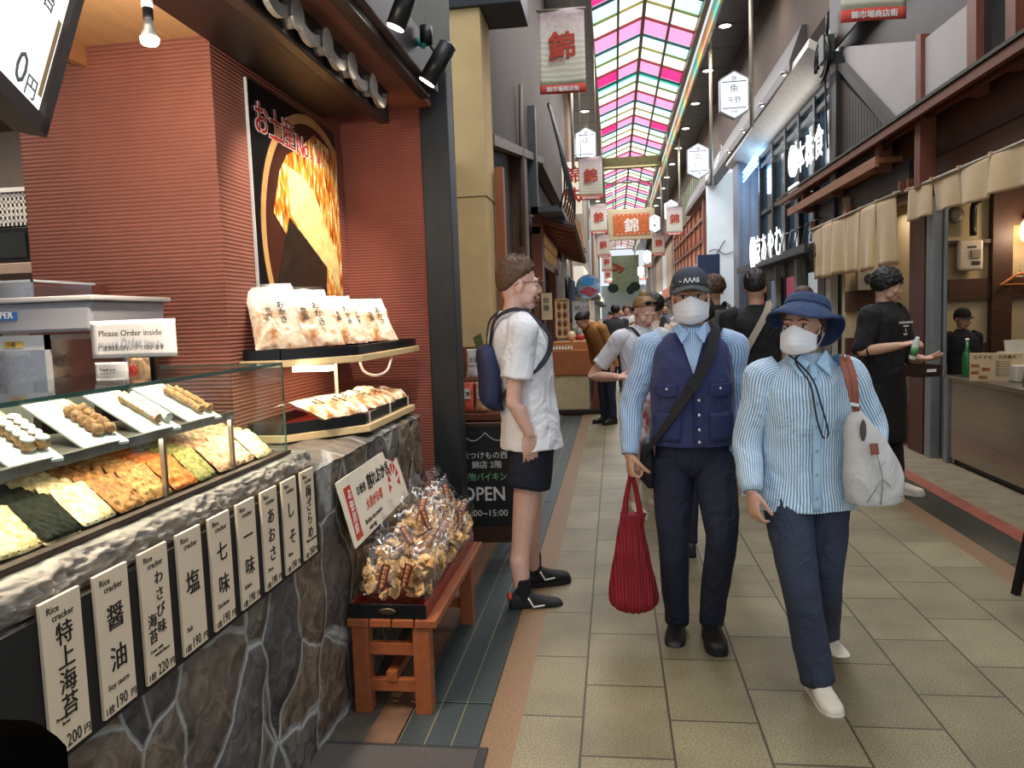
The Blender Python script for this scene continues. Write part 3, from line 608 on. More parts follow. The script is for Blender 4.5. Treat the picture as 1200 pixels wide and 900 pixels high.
b = B(); H_ = 0.06; b.span((-0.4, 0, 0), (0, 0.005, H_)); b.span((-0.005, 0, 0), (0, 0.3, H_)); b.span((-0.4, 0, 0), (0, 0.3, 0.005)); b.span((-0.4, 0.295, 0), (0, 0.3, H_)); obj('walls', b, m_clear, t)
b = B(); b.span((-0.41, -0.008, H_-0.004), (0.01, 0.0, H_+0.004)); b.span((-0.002, -0.008, H_-0.004), (0.008, 0.31, H_+0.004)); obj('rim', b, mat('tray rim', '#cfd3d8', 0.3), t)
a0 = at(60, 455, Y=2.86); a1 = at(116, 333, Y=2.86)
b = B(); b.span((a0.x-0.08, 2.86, 1.2), (a1.x+0.02, 2.88, a1.z)); tag(obj('brown_board', b, mat('brown sheet', '#7b4232', 0.6, var=0.05)), 'plain brown board standing behind the plastic tub against the red wall', 'board')
m_paper = mat('paper', '#efe8e2', 0.6, var=0.03)
def paper(name, label, cat, u0, v0, u1, v1, Y, m, lines, lean=0.0, parts=None):
    A = at(u0, v1, Y=Y); C = at(u1, v0, Y=Y); w = C.x-A.x; h = C.z-A.z
    t = thing(name, label, cat, (A.x+w/2, Y, A.z))
    b = B(); b.grid(lambda u, v: Vector(((u-0.5)*w, 0.012*math.sin(u*PI)*v*-1+0.02*lean*v, v*h)), 12, 8); obj('sheet', b, m, t, solid=0.002)
    b = B()
    for s_, x, z, sz in lines: b.text(s_, (x*w, -0.016, z*h), (1, 0, 0), (0, 0, 1), sz*h, align='C')
    obj('lettering', b, m_ink, t)
    return t
paper('order_notice', 'white paper notice asking to order inside, before the red wall', 'notice', 109, 373, 205, 420, 2.24, m_paper, [('Please Order inside', 0, 0.58, 0.23), ('ご注文は店内レジで伺います', 0, 0.2, 0.15)])
paper('small_notice', 'small white paper note hanging below the order notice', 'notice', 113, 424, 150, 447, 2.24, m_paper, [('Thank you', -0.05, 0.55, 0.22), ('for your order', -0.05, 0.2, 0.2)])
pt = paper('warning_card', 'small tan card with a round red no-eating symbol beside the paper notes', 'card', 152, 419, 175, 444, 2.25, mat('tan card', '#d3a77c', 0.6), [])
b = B(); b.lathe([(0.012, -0.001), (0.015, -0.001), (0.015, 0.001), (0.012, 0.001)], (0, 0, 0), 20, M=Matrix.Translation((-0.012, -0.014, 0.03)) @ Matrix.Rotation(PI/2, 4, 'X')); b.bar((-0.021, -0.0155, 0.039), (-0.003, -0.0155, 0.021), 0.003, 0.001)
obj('red_symbol', b, mat('red print', '#a33022', 0.5), pt)
t = thing('notice_stand', 'dark upright stand that carries the paper notices', 'stand', (at(178, 440, Y=2.27).x, 2.27, 1.2))
b = B(); b.span((-0.012, 0, 0), (0.012, 0.012, 0.22)); obj('upright', b, m_blackm, t); b = B(); b.span((-0.08, -0.03, 0), (0.08, 0.05, 0.008)); obj('foot', b, m_blackm, t)
# things on the shelves at the frame edge behind the red wall
sh = thing('wall_shelf', 'pale wooden wall shelf carrying the black oven', 'shelf', (-2.75, 3.5, 0))
z1 = at(20, 314, Y=3.5).z
b = B(); b.span((-0.6, -0.25, z1-0.05), (0.16, 0.3, z1)); obj('board', b, mat('pale shelf', '#cdb3a0', 0.5), sh, bevel=0.004)
b = B(); b.span((-0.55, -0.05, 1.0), (-0.52, 0.25, z1-0.05)); b.span((0.05, -0.05, 1.0), (0.08, 0.25, z1-0.05)); obj('bracket', b, m_steel, sh)
zz = at(20, 272, Y=3.5).z
t = thing('toaster_oven', 'black oven on the pale shelf at the frame edge', 'oven', (-2.85, 3.5, z1))
b = B(); b.span((-0.4, -0.2, 0), (0.25, 0.25, zz-z1)); obj('housing', b, mat('black enamel', '#24282b', 0.25), t, bevel=0.01)
b = B(); b.span((-0.35, -0.206, 0.03), (0.14, -0.2, zz-z1-0.03)); obj('window', b, mat('dark glass', '#343b3d', 0.1), t); b = B(); b.cyl((0.2, -0.2, 0.12), (0.2, -0.22, 0.12), 0.015); obj('knob', b, m_steel, t)
zb = at(20, 230, Y=3.5).z
t = thing('perforated_basket', 'white perforated plastic basket on top of the black oven', 'basket', (-2.85, 3.5, zz))
b = B()
for yy_ in (-0.2, 0.2):
    for i in range(6): b.span((-0.4, yy_-0.004, i*(zb-zz)/6), (0.24, yy_+0.004, i*(zb-zz)/6+(zb-zz)/11))
    for i in range(30): b.span((-0.4+i*0.022, yy_-0.004, 0), (-0.39+i*0.022, yy_+0.004, zb-zz))
b.span((0.236, -0.2, 0), (0.24, 0.2, zb-zz)); b.span((-0.4, -0.2, 0), (0.24, 0.2, 0.006)); obj('mesh_sides', b, mat('white plastic', '#e4e4e2', 0.4), t)
b = B(); b.span((-0.41, -0.215, zb-zz-0.02), (0.25, -0.2, zb-zz)); b.span((-0.41, 0.2, zb-zz-0.02), (0.25, 0.215, zb-zz)); b.span((0.236, -0.21, zb-zz-0.02), (0.25, 0.21, zb-zz)); obj('rim', b, mat('white plastic', '#e4e4e2', 0.4), t)
# ---------------------------------------------------------------- poster in the alcove
def poster_mat():
    m = mat('poster print', '#c8822f', 0.3, var=0); nt = m.node_tree; b = bsdf(m); L = nt.links.new
    tc = nd(nt, 'ShaderNodeTexCoord'); mp = nd(nt, 'ShaderNodeMapping'); mp.inputs['Rotation'].default_value = (0.6, 0, 0); mp.inputs['Scale'].default_value = (1, 16, 5); L(tc.outputs['Object'], mp.inputs[0])
    n = nd(nt, 'ShaderNodeTexNoise', Scale=2.2, Detail=6.0, Distortion=0.4); L(mp.outputs[0], n.inputs['Vector'])
    r = nd(nt, 'ShaderNodeValToRGB'); e = r.color_ramp.elements; e[0].position = 0.3; e[0].color = srgb('#6a2a0a')+(1,); e[1].position = 0.66; e[1].color = srgb('#fff4c8')+(1,)
    for p, c in ((0.42, '#b25a18'), (0.55, '#e0a040')): q = e.new(p); q.color = srgb(c)+(1,)
    L(n.outputs['Fac'], r.inputs[0]); L(r.outputs[0], b.inputs['Base Color']); return m
t = thing('wall_poster', 'large black poster of grilled rice crackers on the red alcove wall', 'poster', (-1.528, 3.17, 1.35))
b = B(); b.span((0, 0, 0), (0.012, 1.03, 1.2)); obj('panel', b, mat('poster black', '#141517', 0.2, var=0.3, scale=5), t)
b = B(); b.span((0, -0.005, 0), (0.013, 0.0, 1.2)); obj('white_edge', b, mat('poster edge', '#d8d8dc', 0.4), t)
def clip(poly, y1=1.03, y0=0.0, z1=1.2, z0=0.0):
    for ax, lim, sg in ((1, y1, 1), (1, y0, -1), (2, z1, 1), (2, z0, -1)):
        out = []
        for i in range(len(poly)):
            a, c = Vector(poly[i]), Vector(poly[(i+1) % len(poly)]); da, dc = sg*(lim-a[ax]), sg*(lim-c[ax])
            if da >= 0: out.append(a)
            if da*dc < 0: out.append(a+(c-a)*(da/(da-dc)))
        poly = out
    return poly
cy, cz, rr = 0.68, 0.57, 0.63
ring = lambda r, a: (0.0132, cy+r*math.cos(a), cz+r*math.sin(a))
b = B()
for i in range(60):
    a, c = 2*PI*i/60, 2*PI*(i+1)/60
    pl = clip([ring(rr, a), ring(rr, c), ring(rr-0.045, c), ring(rr-0.045, a)])
    if len(pl) > 2: b.prism(pl, (0.0015, 0, 0))
obj('bamboo_ring', b, mat('bamboo print', '#c79a62', 0.4), t)
b = B(); b.prism(clip([ring(rr-0.045, 2*PI*i/60) for i in range(60)]), (0.0008, 0, 0)); obj('ring_inside', b, mat('dark basket print', '#3d1c12', 0.4), t)
b = B(); P = lambda y, z, x=0.0145: (x, y, z)
b.prism(clip([P(0.27, 0.86), P(0.36, 0.95), P(0.48, 1.0), P(0.72, 1.12), P(1.2, 1.05), P(1.2, -0.2), P(0.6, -0.1), P(0.5, 0.3), P(0.3, 0.58), P(0.18, 0.66)], z1=1.13), (0.001, 0, 0)); obj('cracker_print', b, poster_mat(), t)
b = B(); b.prism(clip([P(0.35, 0.66, 0.0158), P(0.8, 0.45, 0.0158), P(0.74, 0.1, 0.0158), P(0.22, 0.2, 0.0158), P(0.19, 0.36, 0.0158)]), (0.001, 0, 0)); obj('seaweed_print', b, mat('seaweed print', '#241f18', 0.35, var=0.6, scale=25), t)
b = B(); b.prism(clip([P(0.36, 0.9, 0.0156), P(0.55, 0.88, 0.0156), P(0.68, 0.82, 0.0156), P(0.98, 0.5, 0.0156), P(0.98, 0.3, 0.0156), P(0.86, 0.42, 0.0156), P(0.49, 0.6, 0.0156), P(0.36, 0.68, 0.0156)]), (0.0008, 0, 0)); obj('pale_cracker_print', b, mat('pale print', '#eed08a', 0.35, var=0.3, scale=14), t)
b = B(); b2 = B()
for k, (ch, sz, st) in enumerate((('お土産', 0.15, 0.135), ('No.1!', 0.13, 0.075))):
    for j, c in enumerate(ch):
        y = 0.05+j*st if k == 0 else 0.48+j*0.085
        z = 1.0 if k == 0 else 0.985
        for bb, xx, wt in ((b, 0.0162, 0.045), (b2, 0.0172, 0.012)): bb.text(c, (xx, y, z), (0, 1, 0), (0, 0, 1), sz, weight=wt)
obj('lettering_outline', b, m_white, t); obj('lettering', b2, mat('red print2', '#b3261f', 0.4, var=0), t)
# ---------------------------------------------------------------- alcove shelf, trays and bags
m_lacq = mat('black lacquer', '#101114', 0.25, var=0); m_pale = wood('pale shelf wood', '#d9bd8c', 0.85, axis=(10, 1, 10))
t = thing('alcove_shelf', 'pale wooden shelf with mitred corner above the stone counter in the alcove', 'shelf', (-1.1, 2.95, 1.33))
b = B(); b.prism([(-0.43, 0.02, 0), (-0.26, -0.0, 0), (0.0, 0.3, 0), (0.0, 1.3, 0), (-0.43, 1.3, 0)], (0, 0, 0.03)); obj('board', b, m_pale, t, bevel=0.003)
b = B(); b.cyl((-0.2, 0.5, -0.3), (-0.2, 0.5, 0), 0.008); obj('steel_post', b, mat('white post', '#ddd3c4', 0.4), t)
b = B(); b.span((-0.22, 0.06, -0.022), (-0.06, 0.1, 0.0)); obj('lamp_strip', b, glow('strip glow', '#fff0d8', 6.0), t)
lamp('strip_light', 'AREA', (-1.27, 3.35, 1.315), 3.2, WARM, 0.3, 0.9)
b = B(); b.tube([(-0.1, 0.55, -0.005), (-0.09, 0.58, -0.06), (-0.05, 0.63, -0.085), (-0.02, 0.72, -0.07), (-0.01, 0.78, -0.01)], 0.006, 8, sub=4); tag(obj('power_cord', b, mat('white cable', '#e8e2d8', 0.5), loc=(-1.1, 2.95, 1.33)), 'white cable looping under the alcove shelf', 'cord')
def trayshape(name, label, z, m, hgt, base, inset=0.02, group='black trays of snack bags in the alcove'):
    t = thing(name, label, 'tray', (-1.1, 2.95, z), 0, group)
    poly = [(-0.41, 0.03), (-0.25, 0.02), (-inset, 0.3), (-inset, 1.28), (-0.41, 1.28)]
    b = B()
    for i in range(5): p, q = poly[i], poly[(i+1) % 5]; b.bar((p[0], p[1], hgt/2), (q[0], q[1], hgt/2), 0.012, hgt)
    obj('tray_side', b, m_lacq, t)
    b = B(); b.prism([(x, y, 0) for x, y in poly], (0, 0, 0.008)); obj('tray_base', b, mat('red lacquer', '#7c1f18', 0.35, var=0.05), t)
    return t
trayshape('snack_tray', 'black lacquer tray of snack bags on the alcove shelf', 1.36, m_lacq, 0.042, 0)
t = thing('counter_riser', 'pale wooden riser board on the stone counter end', 'riser', (-1.1, 2.95, 1.02))
b = B(); b.prism([(-0.43, 0.02, 0), (-0.26, -0.0, 0), (0.02, 0.3, 0), (0.02, 1.07, 0), (-0.43, 1.07, 0)], (0, 0, 0.032)); obj('board', b, m_pale, t, bevel=0.003)
t2 = thing('snack_tray', 'black lacquer tray of snack bags on the stone counter end', 'tray', (-1.1, 2.95, 1.052), 0, 'black trays of snack bags in the alcove')
poly = [(-0.41, 0.03), (-0.25, 0.02), (-0.005, 0.3), (-0.005, 1.05), (-0.41, 1.05)]; b = B()
for i in range(5): p, q = poly[i], poly[(i+1) % 5]; b.bar((p[0], p[1], 0.024), (q[0], q[1], 0.024), 0.012, 0.048)
obj('tray_side', b, m_lacq, t2); b = B(); b.prism([(x, y, 0) for x, y in poly], (0, 0, 0.008)); obj('tray_base', b, mat('red lacquer', '#7c1f18', 0.35), t2)
def bag_print():
    m = mat('printed bag', '#e8d6bd', 0.25, var=0); nt = m.node_tree; b = bsdf(m); L = nt.links.new
    tc = nd(nt, 'ShaderNodeTexCoord'); sx = nd(nt, 'ShaderNodeSeparateXYZ'); L(tc.outputs['Object'], sx.inputs[0])
    n = nd(nt, 'ShaderNodeTexNoise', Scale=22.0, Detail=4.0); L(tc.outputs['Object'], n.inputs['Vector'])
    r = nd(nt, 'ShaderNodeValToRGB'); e = r.color_ramp.elements; e[0].position = 0.35; e[0].color = srgb('#b7793f')+(1,); e[1].position = 0.6; e[1].color = srgb('#f0dfc4')+(1,); L(n.outputs['Fac'], r.inputs[0])
    mr = nd(nt, 'ShaderNodeMapRange'); mr.inputs['From Min'].default_value = 0.015; mr.inputs['From Max'].default_value = 0.06; L(sx.outputs[1], mr.inputs['Value'])
    mx = nd(nt, 'ShaderNodeMixRGB'); mx.inputs[2].default_value = srgb('#f4ece2')+(1,); L(mr.outputs[0], mx.inputs[0]); L(r.outputs[0], mx.inputs[1]); L(mx.outputs[0], b.inputs['Base Color']); return m
m_bag = bag_print(); m_film = glassy('cellophane', (0.97, 0.97, 0.97), 0.1, 0.12)
def pillow(b, w, h, th, seed, crink=0.012, mi=0):
    def f(sg):
        def g(u, v):
            a, c = u*2-1, v*2-1; e = (1-a**4)*(1-c**4)
            wx = 1-0.06*math.cos(c*PI/2)
            z = sg*th/2*(max(0, e)**0.6)
            p = Vector((a*w/2*wx, c*h/2, z))
            d = noise.noise_vector(p*14+Vector((seed, 0, 0)))*crink+noise.noise_vector(p*38+Vector((seed, 2, 0)))*crink*0.45
            return p+d*(0.25+0.75*min(1, e*3))
        return g
    b.grid(f(1), 26, 30, mi); b.grid(lambda u, v: f(-1)(1-u, v), 26, 30, mi); return b
BG = [(-1.37, 3.06, 0.22, 0.31, 'printed snack bag at the poster edge of the upper alcove tray', -0.1), (-1.29, 3.27, 0.26, 0.30, 'broad printed snack bag with white top in the upper alcove tray', 0.1), (-1.24, 3.52, 0.2, 0.27, 'printed snack bag third along the upper alcove tray', 0.12),
      (-1.27, 3.74, 0.15, 0.24, 'reddish narrow snack bag tucked behind in the upper alcove tray', 0.0), (-1.19, 3.86, 0.21, 0.26, 'printed snack bag at the black post end of the upper alcove tray', 0.1)]
LOWB = [(-1.27, 3.1, 0.13, 0.22, 'slim snack bag first in the lower alcove tray beside the glass case', -0.2), (-1.22, 3.22, 0.15, 0.22, 'white topped snack bag second in the lower alcove tray', -0.1), (-1.24, 3.37, 0.12, 0.2, 'slim snack bag third in the lower alcove tray', 0.0),
        (-1.2, 3.5, 0.16, 0.2, 'wide white snack bag in the middle of the lower alcove tray', 0.1), (-1.19, 3.63, 0.13, 0.18, 'snack bag beside the wide white one in the lower alcove tray', 0.1), (-1.2, 3.77, 0.16, 0.21, 'big snack bag near the black post in the lower alcove tray', 0.15), (-1.19, 3.9, 0.11, 0.16, 'small snack bag last in the lower alcove tray', 0.2)]
for grp, LST, z0, ti in (('printed snack bags in the upper alcove tray', BG, 1.37, 1.02), ('snack bags in the lower alcove tray', LOWB, 1.062, 0.3)):
    for k, (x, y, w, h, lab, yaw) in enumerate(LST):
        t = thing('snack_bag', lab, 'snack bag', (x+(0.0 if ti > 0.8 else 0.10), y, z0+0.012), 0, grp)
        Mx = Matrix.Translation((-0.015, 0, 0.012)) @ Matrix.Rotation(yaw-(0.75 if ti > 0.8 else 0.2), 4, 'Z') @ Matrix.Rotation(PI/2, 4, 'Z') @ Matrix.Rotation(ti, 4, 'X') @ Matrix.Translation((0, h/2, 0.02))
        b = pillow(B(), w, h, 0.045, k*3.1+z0); o = obj('bag_body', b, m_bag, t); o.matrix_local = Mx
        b = B(); b.span((-w*0.46, h/2-0.03, 0.003), (w*0.46, h/2+0.012, 0.006)); o = obj('sealed_top', b, m_film, t); o.matrix_local = Mx
        b = B(); b.vtext('おかき', (w*0.12, h*0.10, 0.032), (1, 0, 0), (0, 1, 0), w*0.17, 1.0, depth=0.001); b.vtext('京都', (-w*0.15, h*0.02, 0.032), (1, 0, 0), (0, 1, 0), w*0.13, 1.0, depth=0.001); o = obj('lettering', b, m_ink, t); o.matrix_local = Mx
for k, (y, nx) in enumerate(((3.3, 'beside the glass case'), (3.62, 'in the middle'), (3.95, 'near the black post'))):
    t = thing('price_card', 'small white price card clipped on the lower alcove tray '+nx, 'card', (-1.098, y, 1.06), 0, 'price cards on the lower alcove tray')
    b = B(); b.box((-0.03, 0, 0.062), (0.004, 0.06, 0.05), rot=(0, -0.7, 0)); obj('card', b, m_paper, t); b = B(); b.span((0.0, -0.008, -0.005), (0.003, 0.008, 0.045)); obj('clip', b, mat('clear clip', '#cfc9c0', 0.3), t)
# ---------------------------------------------------------------- slanted sign and bench with bagged crackers
ac = math.radians(9)
t = thing('slanted_sign', 'cream sign with red strip and calligraphy leaning on the stone counter above the bench', 'sign', (-1.0, 2.75, 0.645), (0, -0.16, 0.04))
L_ = 0.86; Hs = 0.245
b = B(); b.prism([(0, -0.06, 0.27), (0, 0.0, 0.0), (0, L_+0.03, 0.0), (0, L_-0.08, 0.27)], (0.006, 0, 0)); obj('board', b, mat('sign cream', '#efe3cc', 0.5, var=0.04), t)
b = B(); b.prism([(0.0065, -0.005, 0.235), (0.0065, 0.03, 0.02), (0.0065, 0.11, 0.02), (0.0065, 0.075, 0.235)], (0.001, 0, 0)); obj('red_strip', b, mat('sign red', '#c23528', 0.5), t)
b = B(); b.vtext('お徳用袋', (0.009, 0.05, 0.185), (0, 1, 0), (0, 0, 1), 0.045, 1.02); obj('white_lettering', b, m_white, t)
b = B(); b.text('お徳用', (0.008, 0.14, 0.175), (0, 1, 0), (0, 0, 1), 0.042); b.text('割れおかき', (0.008, 0.29, 0.168), (0, 1, 0), (0, 0, 1), 0.07, weight=0.012)
b.text('Broken rice crackers', (0.008, 0.17, 0.045), (0, 1, 0), (0, 0, 1), 0.03); b.text('value bag', (0.008, 0.2, 0.015), (0, 1, 0), (0, 0, 1), 0.028); obj('lettering', b, m_ink, t)
b = B(); b.text('大袋がお得', (0.008, 0.22, 0.095), (0, 1, 0), (0, 0, 1), 0.05); b.text('一袋', (0.008, 0.66, 0.2), (0, 1, 0), (0, 0, 1), 0.045)
for i in range(7): a = PI*i/6; b.prism([(0.0072, 0.68+0.05*math.cos(a), 0.1+0.05*math.sin(a)), (0.0072, 0.68+0.1*math.cos(a-0.2), 0.1+0.1*math.sin(a-0.2)), (0.0072, 0.68+0.1*math.cos(a+0.2), 0.1+0.1*math.sin(a+0.2))], (0.0006, 0, 0))
obj('red_print', b, mat('sign red', '#c23528', 0.5), t)
m_bench = wood('red brown bench wood', '#98532f', 0.7, 2.5, (12, 2, 12), 0.45)
bn = thing('display_bench', 'reddish brown wooden bench with slatted top below the slanted sign', 'bench', (-0.865, 2.75, 0))
for i in range(4): b = B(); b.span((-0.175+i*0.0885, -0.02, 0.345), (-0.0915+i*0.0885, 1.0, 0.375)); obj('top_slat', b, m_bench, bn, bevel=0.003)
for x in (-0.13, 0.11):
    for y in (0.02, 0.88): b = B(); b.span((x-0.032, y-0.032, 0), (x+0.032, y+0.032, 0.345)); obj('leg', b, m_bench, bn, bevel=0.003)
for y in (0.02, 0.88):
    for z in (0.105, 0.25): b = B(); b.span((-0.1, y-0.014, z-0.024), (0.08, y+0.014, z+0.024)); obj('end_rail', b, m_bench, bn, bevel=0.002)
b = B(); b.span((-0.035, 0.0, 0.125), (0.005, 0.9, 0.16)); obj('long_rail', b, m_bench, bn)
b = B(); b.span((0.1, 0.05, 0.29), (0.125, 0.86, 0.345)); b.span((-0.145, 0.05, 0.29), (-0.12, 0.86, 0.345)); obj('apron', b, m_bench, bn)
tr = thing('bench_tray', 'black tray with red inside on the wooden bench full of bagged crackers', 'tray', (-0.875, 2.74, 0.376))
b = B()
b.span((-0.155, 0, 0), (0.145, 0.012, 0.055)); obj('end_side', b, m_lacq, tr, bevel=0.002); b = B(); b.span((-0.155, 0.98, 0), (0.145, 0.992, 0.055)); obj('end_side', b, m_lacq, tr, bevel=0.002)
b = B(); b.span((-0.155, 0.012, 0), (-0.145, 0.98, 0.055)); obj('red_side', b, mat('red lacquer', '#7c1f18', 0.35), tr, bevel=0.002); b = B(); b.span((0.133, 0.012, 0), (0.145, 0.98, 0.055)); obj('red_side', b, mat('red lacquer', '#7c1f18', 0.35), tr, bevel=0.002)
b = B(); b.span((-0.145, 0.012, 0), (0.133, 0.98, 0.008)); obj('tray_base', b, mat('red lacquer', '#7c1f18', 0.35), tr)
b = B(); b.lathe([(0.014, 0), (0.022, 0.003), (0.022, 0.005), (0.014, 0.006)], seg=20, M=Matrix.Translation((-0.005, -0.001, 0.03)) @ Matrix.Rotation(PI/2, 4, 'X') @ Matrix.Diagonal((1.6, 0.6, 1, 1))); obj('metal_pull', b, mat('dark brass', '#5c5040', 0.4, 0.8), tr)
m_frag = cmat('broken cracker', '#ecc990', '#b07c3e', 45, 0.5)
b = B(); b.span((0.136, 0.02, 0.0), (0.139, 0.97, 0.16)); tag(obj('plastic_guard', b, m_clear, loc=(-0.875, 2.74, 0.376)), 'thin clear plastic guard along the street side of the bench tray', 'guard')
def frag_bag(seed):
    rr_ = random.Random(seed); b = B()
    for i in range(48):
        p = Vector((rr_.uniform(-1, 1), rr_.uniform(-1, 1), rr_.uniform(-0.85, 0.6)))
        if p.x**2+p.y**2 > 1.15: p *= 0.75
        p = Vector((p.x*0.085, p.y*0.06, p.z*0.09)); q = Euler((rr_.uniform(0, 6), rr_.uniform(0, 6), rr_.uniform(0, 6))).to_matrix()
        s = rr_.uniform(0.016, 0.028); vs = []
        n = rr_.randint(4, 6); pts = [(math.cos(2*PI*k/n+rr_.uniform(-.3, .3))*s*rr_.uniform(.8, 1.3), math.sin(2*PI*k/n)*s*rr_.uniform(.7, 1.2)) for k in range(n)]
        top = [p+q @ Vector((x, y, 0.005)) for x, y in pts]; bot = [p+q @ Vector((x, y, -0.005)) for x, y in pts]
        b.add(top+bot, [tuple(range(n)), tuple(range(2*n-1, n-1, -1))]+[(k, n+k, n+(k+1) % n, (k+1) % n) for k in range(n)])
    return b
m_lab = mat('maroon label', '#5c1a1c', 0.4)
protos = []
def frag_thing(k, loc, rot, lab):
    grp = 'bags of broken crackers on the bench'
    if k < 3:
        t = thing('cracker_bag', lab, 'snack bag', loc, rot, grp)
        o = obj('broken_crackers', frag_bag(k*11+3), m_frag, t); o['kind'] = 'stuff'
        b = pillow(B(), 0.2, 0.22, 0.14, k*5.0, 0.016); o = obj('film', b, m_film, t); o.matrix_local = Matrix.Translation((0, 0, 0.012)) @ Matrix.Rotation(PI/2, 4, 'X')
        b = B(); b.grid(lambda u, v: Vector(((u-0.5)*0.19+0.006*math.sin(v*9+k), 0.012*math.sin(u*12+k), 0.125+v*0.05)), 16, 4); obj('gathered_top', b, m_film, t)
        b = B(); b.box((0.02, -0.088, 0.01), (0.032, 0.004, 0.095), rot=(0.05, 0.25, 0)); obj('label_strip', b, m_lab, t)
        b = B(); ex = Vector((math.cos(0.25), 0, -math.sin(0.25))); ey = Vector((math.sin(0.25), 0, math.cos(0.25))); b.vtext('割れおかき', Vector((0.02, -0.0915, 0.01))+ey*0.03, ex, ey, 0.018, 1.0); obj('lettering', b, mat('gold print', '#d9b878', 0.4), t)
        protos.append(t); return t
    return dup(protos[k % 3], None, loc, rot, lab)
FB = [(-0.93, 2.85, 0.49, 0.15, 'upright bag of broken crackers at the near end of the bench tray, wall side'), (-0.81, 2.87, 0.49, -0.25, 'upright bag of broken crackers at the near end of the bench tray, street side'), (-0.92, 3.03, 0.52, 0.5, 'bag of broken crackers behind the wall side end bag'),
      (-0.80, 3.06, 0.50, -0.3, 'bag of broken crackers behind the street side end bag'), (-0.9, 3.2, 0.56, 0.9, 'bag of broken crackers heaped in the middle of the bench tray, wall side'), (-0.80, 3.24, 0.51, -0.5, 'bag of broken crackers in the middle of the bench tray, street side'),
      (-0.9, 3.38, 0.56, 0.2, 'bag of broken crackers just past the middle heap, wall side'), (-0.80, 3.42, 0.51, 0.6, 'bag of broken crackers just past the middle, street side'), (-0.91, 3.55, 0.55, -0.3, 'bag of broken crackers near the post end, wall side'), (-0.80, 3.6, 0.5, 0.3, 'bag of broken crackers near the post end, street side'), (-0.88, 3.66, 0.58, 0.4, 'topmost bag of broken crackers at the post end of the bench')]
for k, (x, y, z, yaw, lab) in enumerate(FB):
    lean = (-0.12, 0.0, yaw) if k < 2 else (-0.75+0.2*math.sin(k*2), 0.25*math.sin(k*3), yaw+0.3*(k % 3))
    frag_thing(k, (x, y, z+0.02), lean, lab)
# ---------------------------------------------------------------- hanging bulb, spotlights, lit menu board
bp_ = at(175, 40, Y=2.2)
t = thing('pendant_bulb', 'lit bare reflector bulb hanging from the plywood ceiling', 'lamp', (bp_.x, bp_.y, bp_.z))
b = B(); b.lathe([(0.006, 0.16), (0.014, 0.15), (0.015, 0.05), (0.015, 0.04)], seg=16); obj('black_socket', b, m_blackm, t)
b = B(); b.lathe([(0.0155, 0.11), (0.016, 0.075)], seg=16); obj('socket_label', b, m_paper, t)
b = B(); b.lathe([(0.012, 0.045), (0.014, 0.02), (0.022, 0.0), (0.026, -0.016), (0.024, -0.026)], seg=20); obj('white_neck', b, mat('bulb white', '#e9e4dc', 0.3), t)
b = B(); b.lathe([(0.0245, -0.0255), (0.027, -0.012), (0.02, -0.03), (0.002, -0.034)], seg=20); obj('glowing_face', b, glow('bulb glow', '#fff3df', 30.0), t)
b = B(); b.cyl((0, 0, 0.15), (0.02, 0.02, 2.63-bp_.z), 0.004, seg=8); obj('cable', b, m_blackm, t)
lamp('bulb_light', 'POINT', (bp_.x, bp_.y-0.02, bp_.z-0.07), 26, WARMW, 0.04)
lamp('case_bulb', 'SPOT', (-1.25, 1.9, 2.5), 150, WARMW, 0.05, rot=(0.1, 0.05, 0), spot=1.5, blend=0.7)
lamp('case_bulb', 'SPOT', (-1.2, 1.25, 2.5), 130, WARMW, 0.05, rot=(0.0, 0.05, 0), spot=1.5, blend=0.7)
def spot_can(u0, v0, u1, v1, Y, r, label, aim, en):
    a = at(u0, v0, Y=Y); c = at(u1, v1, Y=Y)
    if (c-a).length < 0.2: a = c+(a-c).normalized()*0.2
    t = thing('spotlight', label, 'spotlight', tuple(c), 0, 'black spotlights on the canopy')
    d = (a-c); n = d.normalized()
    b = B(); b.cyl(tuple(n*0.004), tuple(d), r, r*0.98, 24); b.cyl(tuple(d*0.99), tuple(d+n*0.012), r*0.9, r*0.5, 20); obj('can', b, m_blackm, t)
    b = B(); b.cyl(tuple(n*-0.0005), tuple(n*0.006), r*0.86, seg=24); obj('lens', b, glow('spot glow', '#fff7ea', 22.0), t)
    b = B(); b.bar(tuple(d*0.6), tuple(d*0.6+Vector((-0.06, 0, 0.1))), 0.012); b.cyl(tuple(d*0.6+Vector((-0.06, 0, 0.08))), tuple(d*0.6+Vector((-0.06, 0, 0.16))), 0.03); obj('bracket', b, m_blackm, t)
    dirn = (Vector(aim)-(c-n*0.02)).to_track_quat('-Z', 'Y').to_euler()
    lamp('spot_beam', 'SPOT', tuple(c-n*0.02), en, WARMW, 0.03, rot=dirn, spot=1.3, blend=0.6)
    return t
spot_can(478, -8, 463, 33, 3.12, 0.04, 'black cylinder spotlight at the top of the canopy beam', (-1.45, 3.45, 1.75), 55)
s2 = spot_can(521, 60, 500, 97, 3.7, 0.045, 'black cylinder spotlight with teal tape beside the black post', (-1.5, 3.8, 1.85), 60)
b = B(); b.tube([(0.0, 0.0, 0.17), (-0.05, 0, 0.2), (-0.1, 0, 0.18)], 0.018, 10, sub=4); obj('teal_tape', b, mat('teal tape', '#2c8d86', 0.5), s2)
A = at(48, 158, Y=1.42); C = at(93, -6, Y=1.5)
ey = (C-A); n_len = ey.length; ey.normalize(); ex = (at(0, 143, Y=1.28)-A); ex = (ex-ey*ex.dot(ey)).normalized(); nn = ey.cross(ex); 
mb_ = Matrix((( -ex.x, ey.x, (-ex).cross(ey).x, A.x), (-ex.y, ey.y, (-ex).cross(ey).y, A.y), (-ex.z, ey.z, (-ex).cross(ey).z, A.z), (0, 0, 0, 1)))
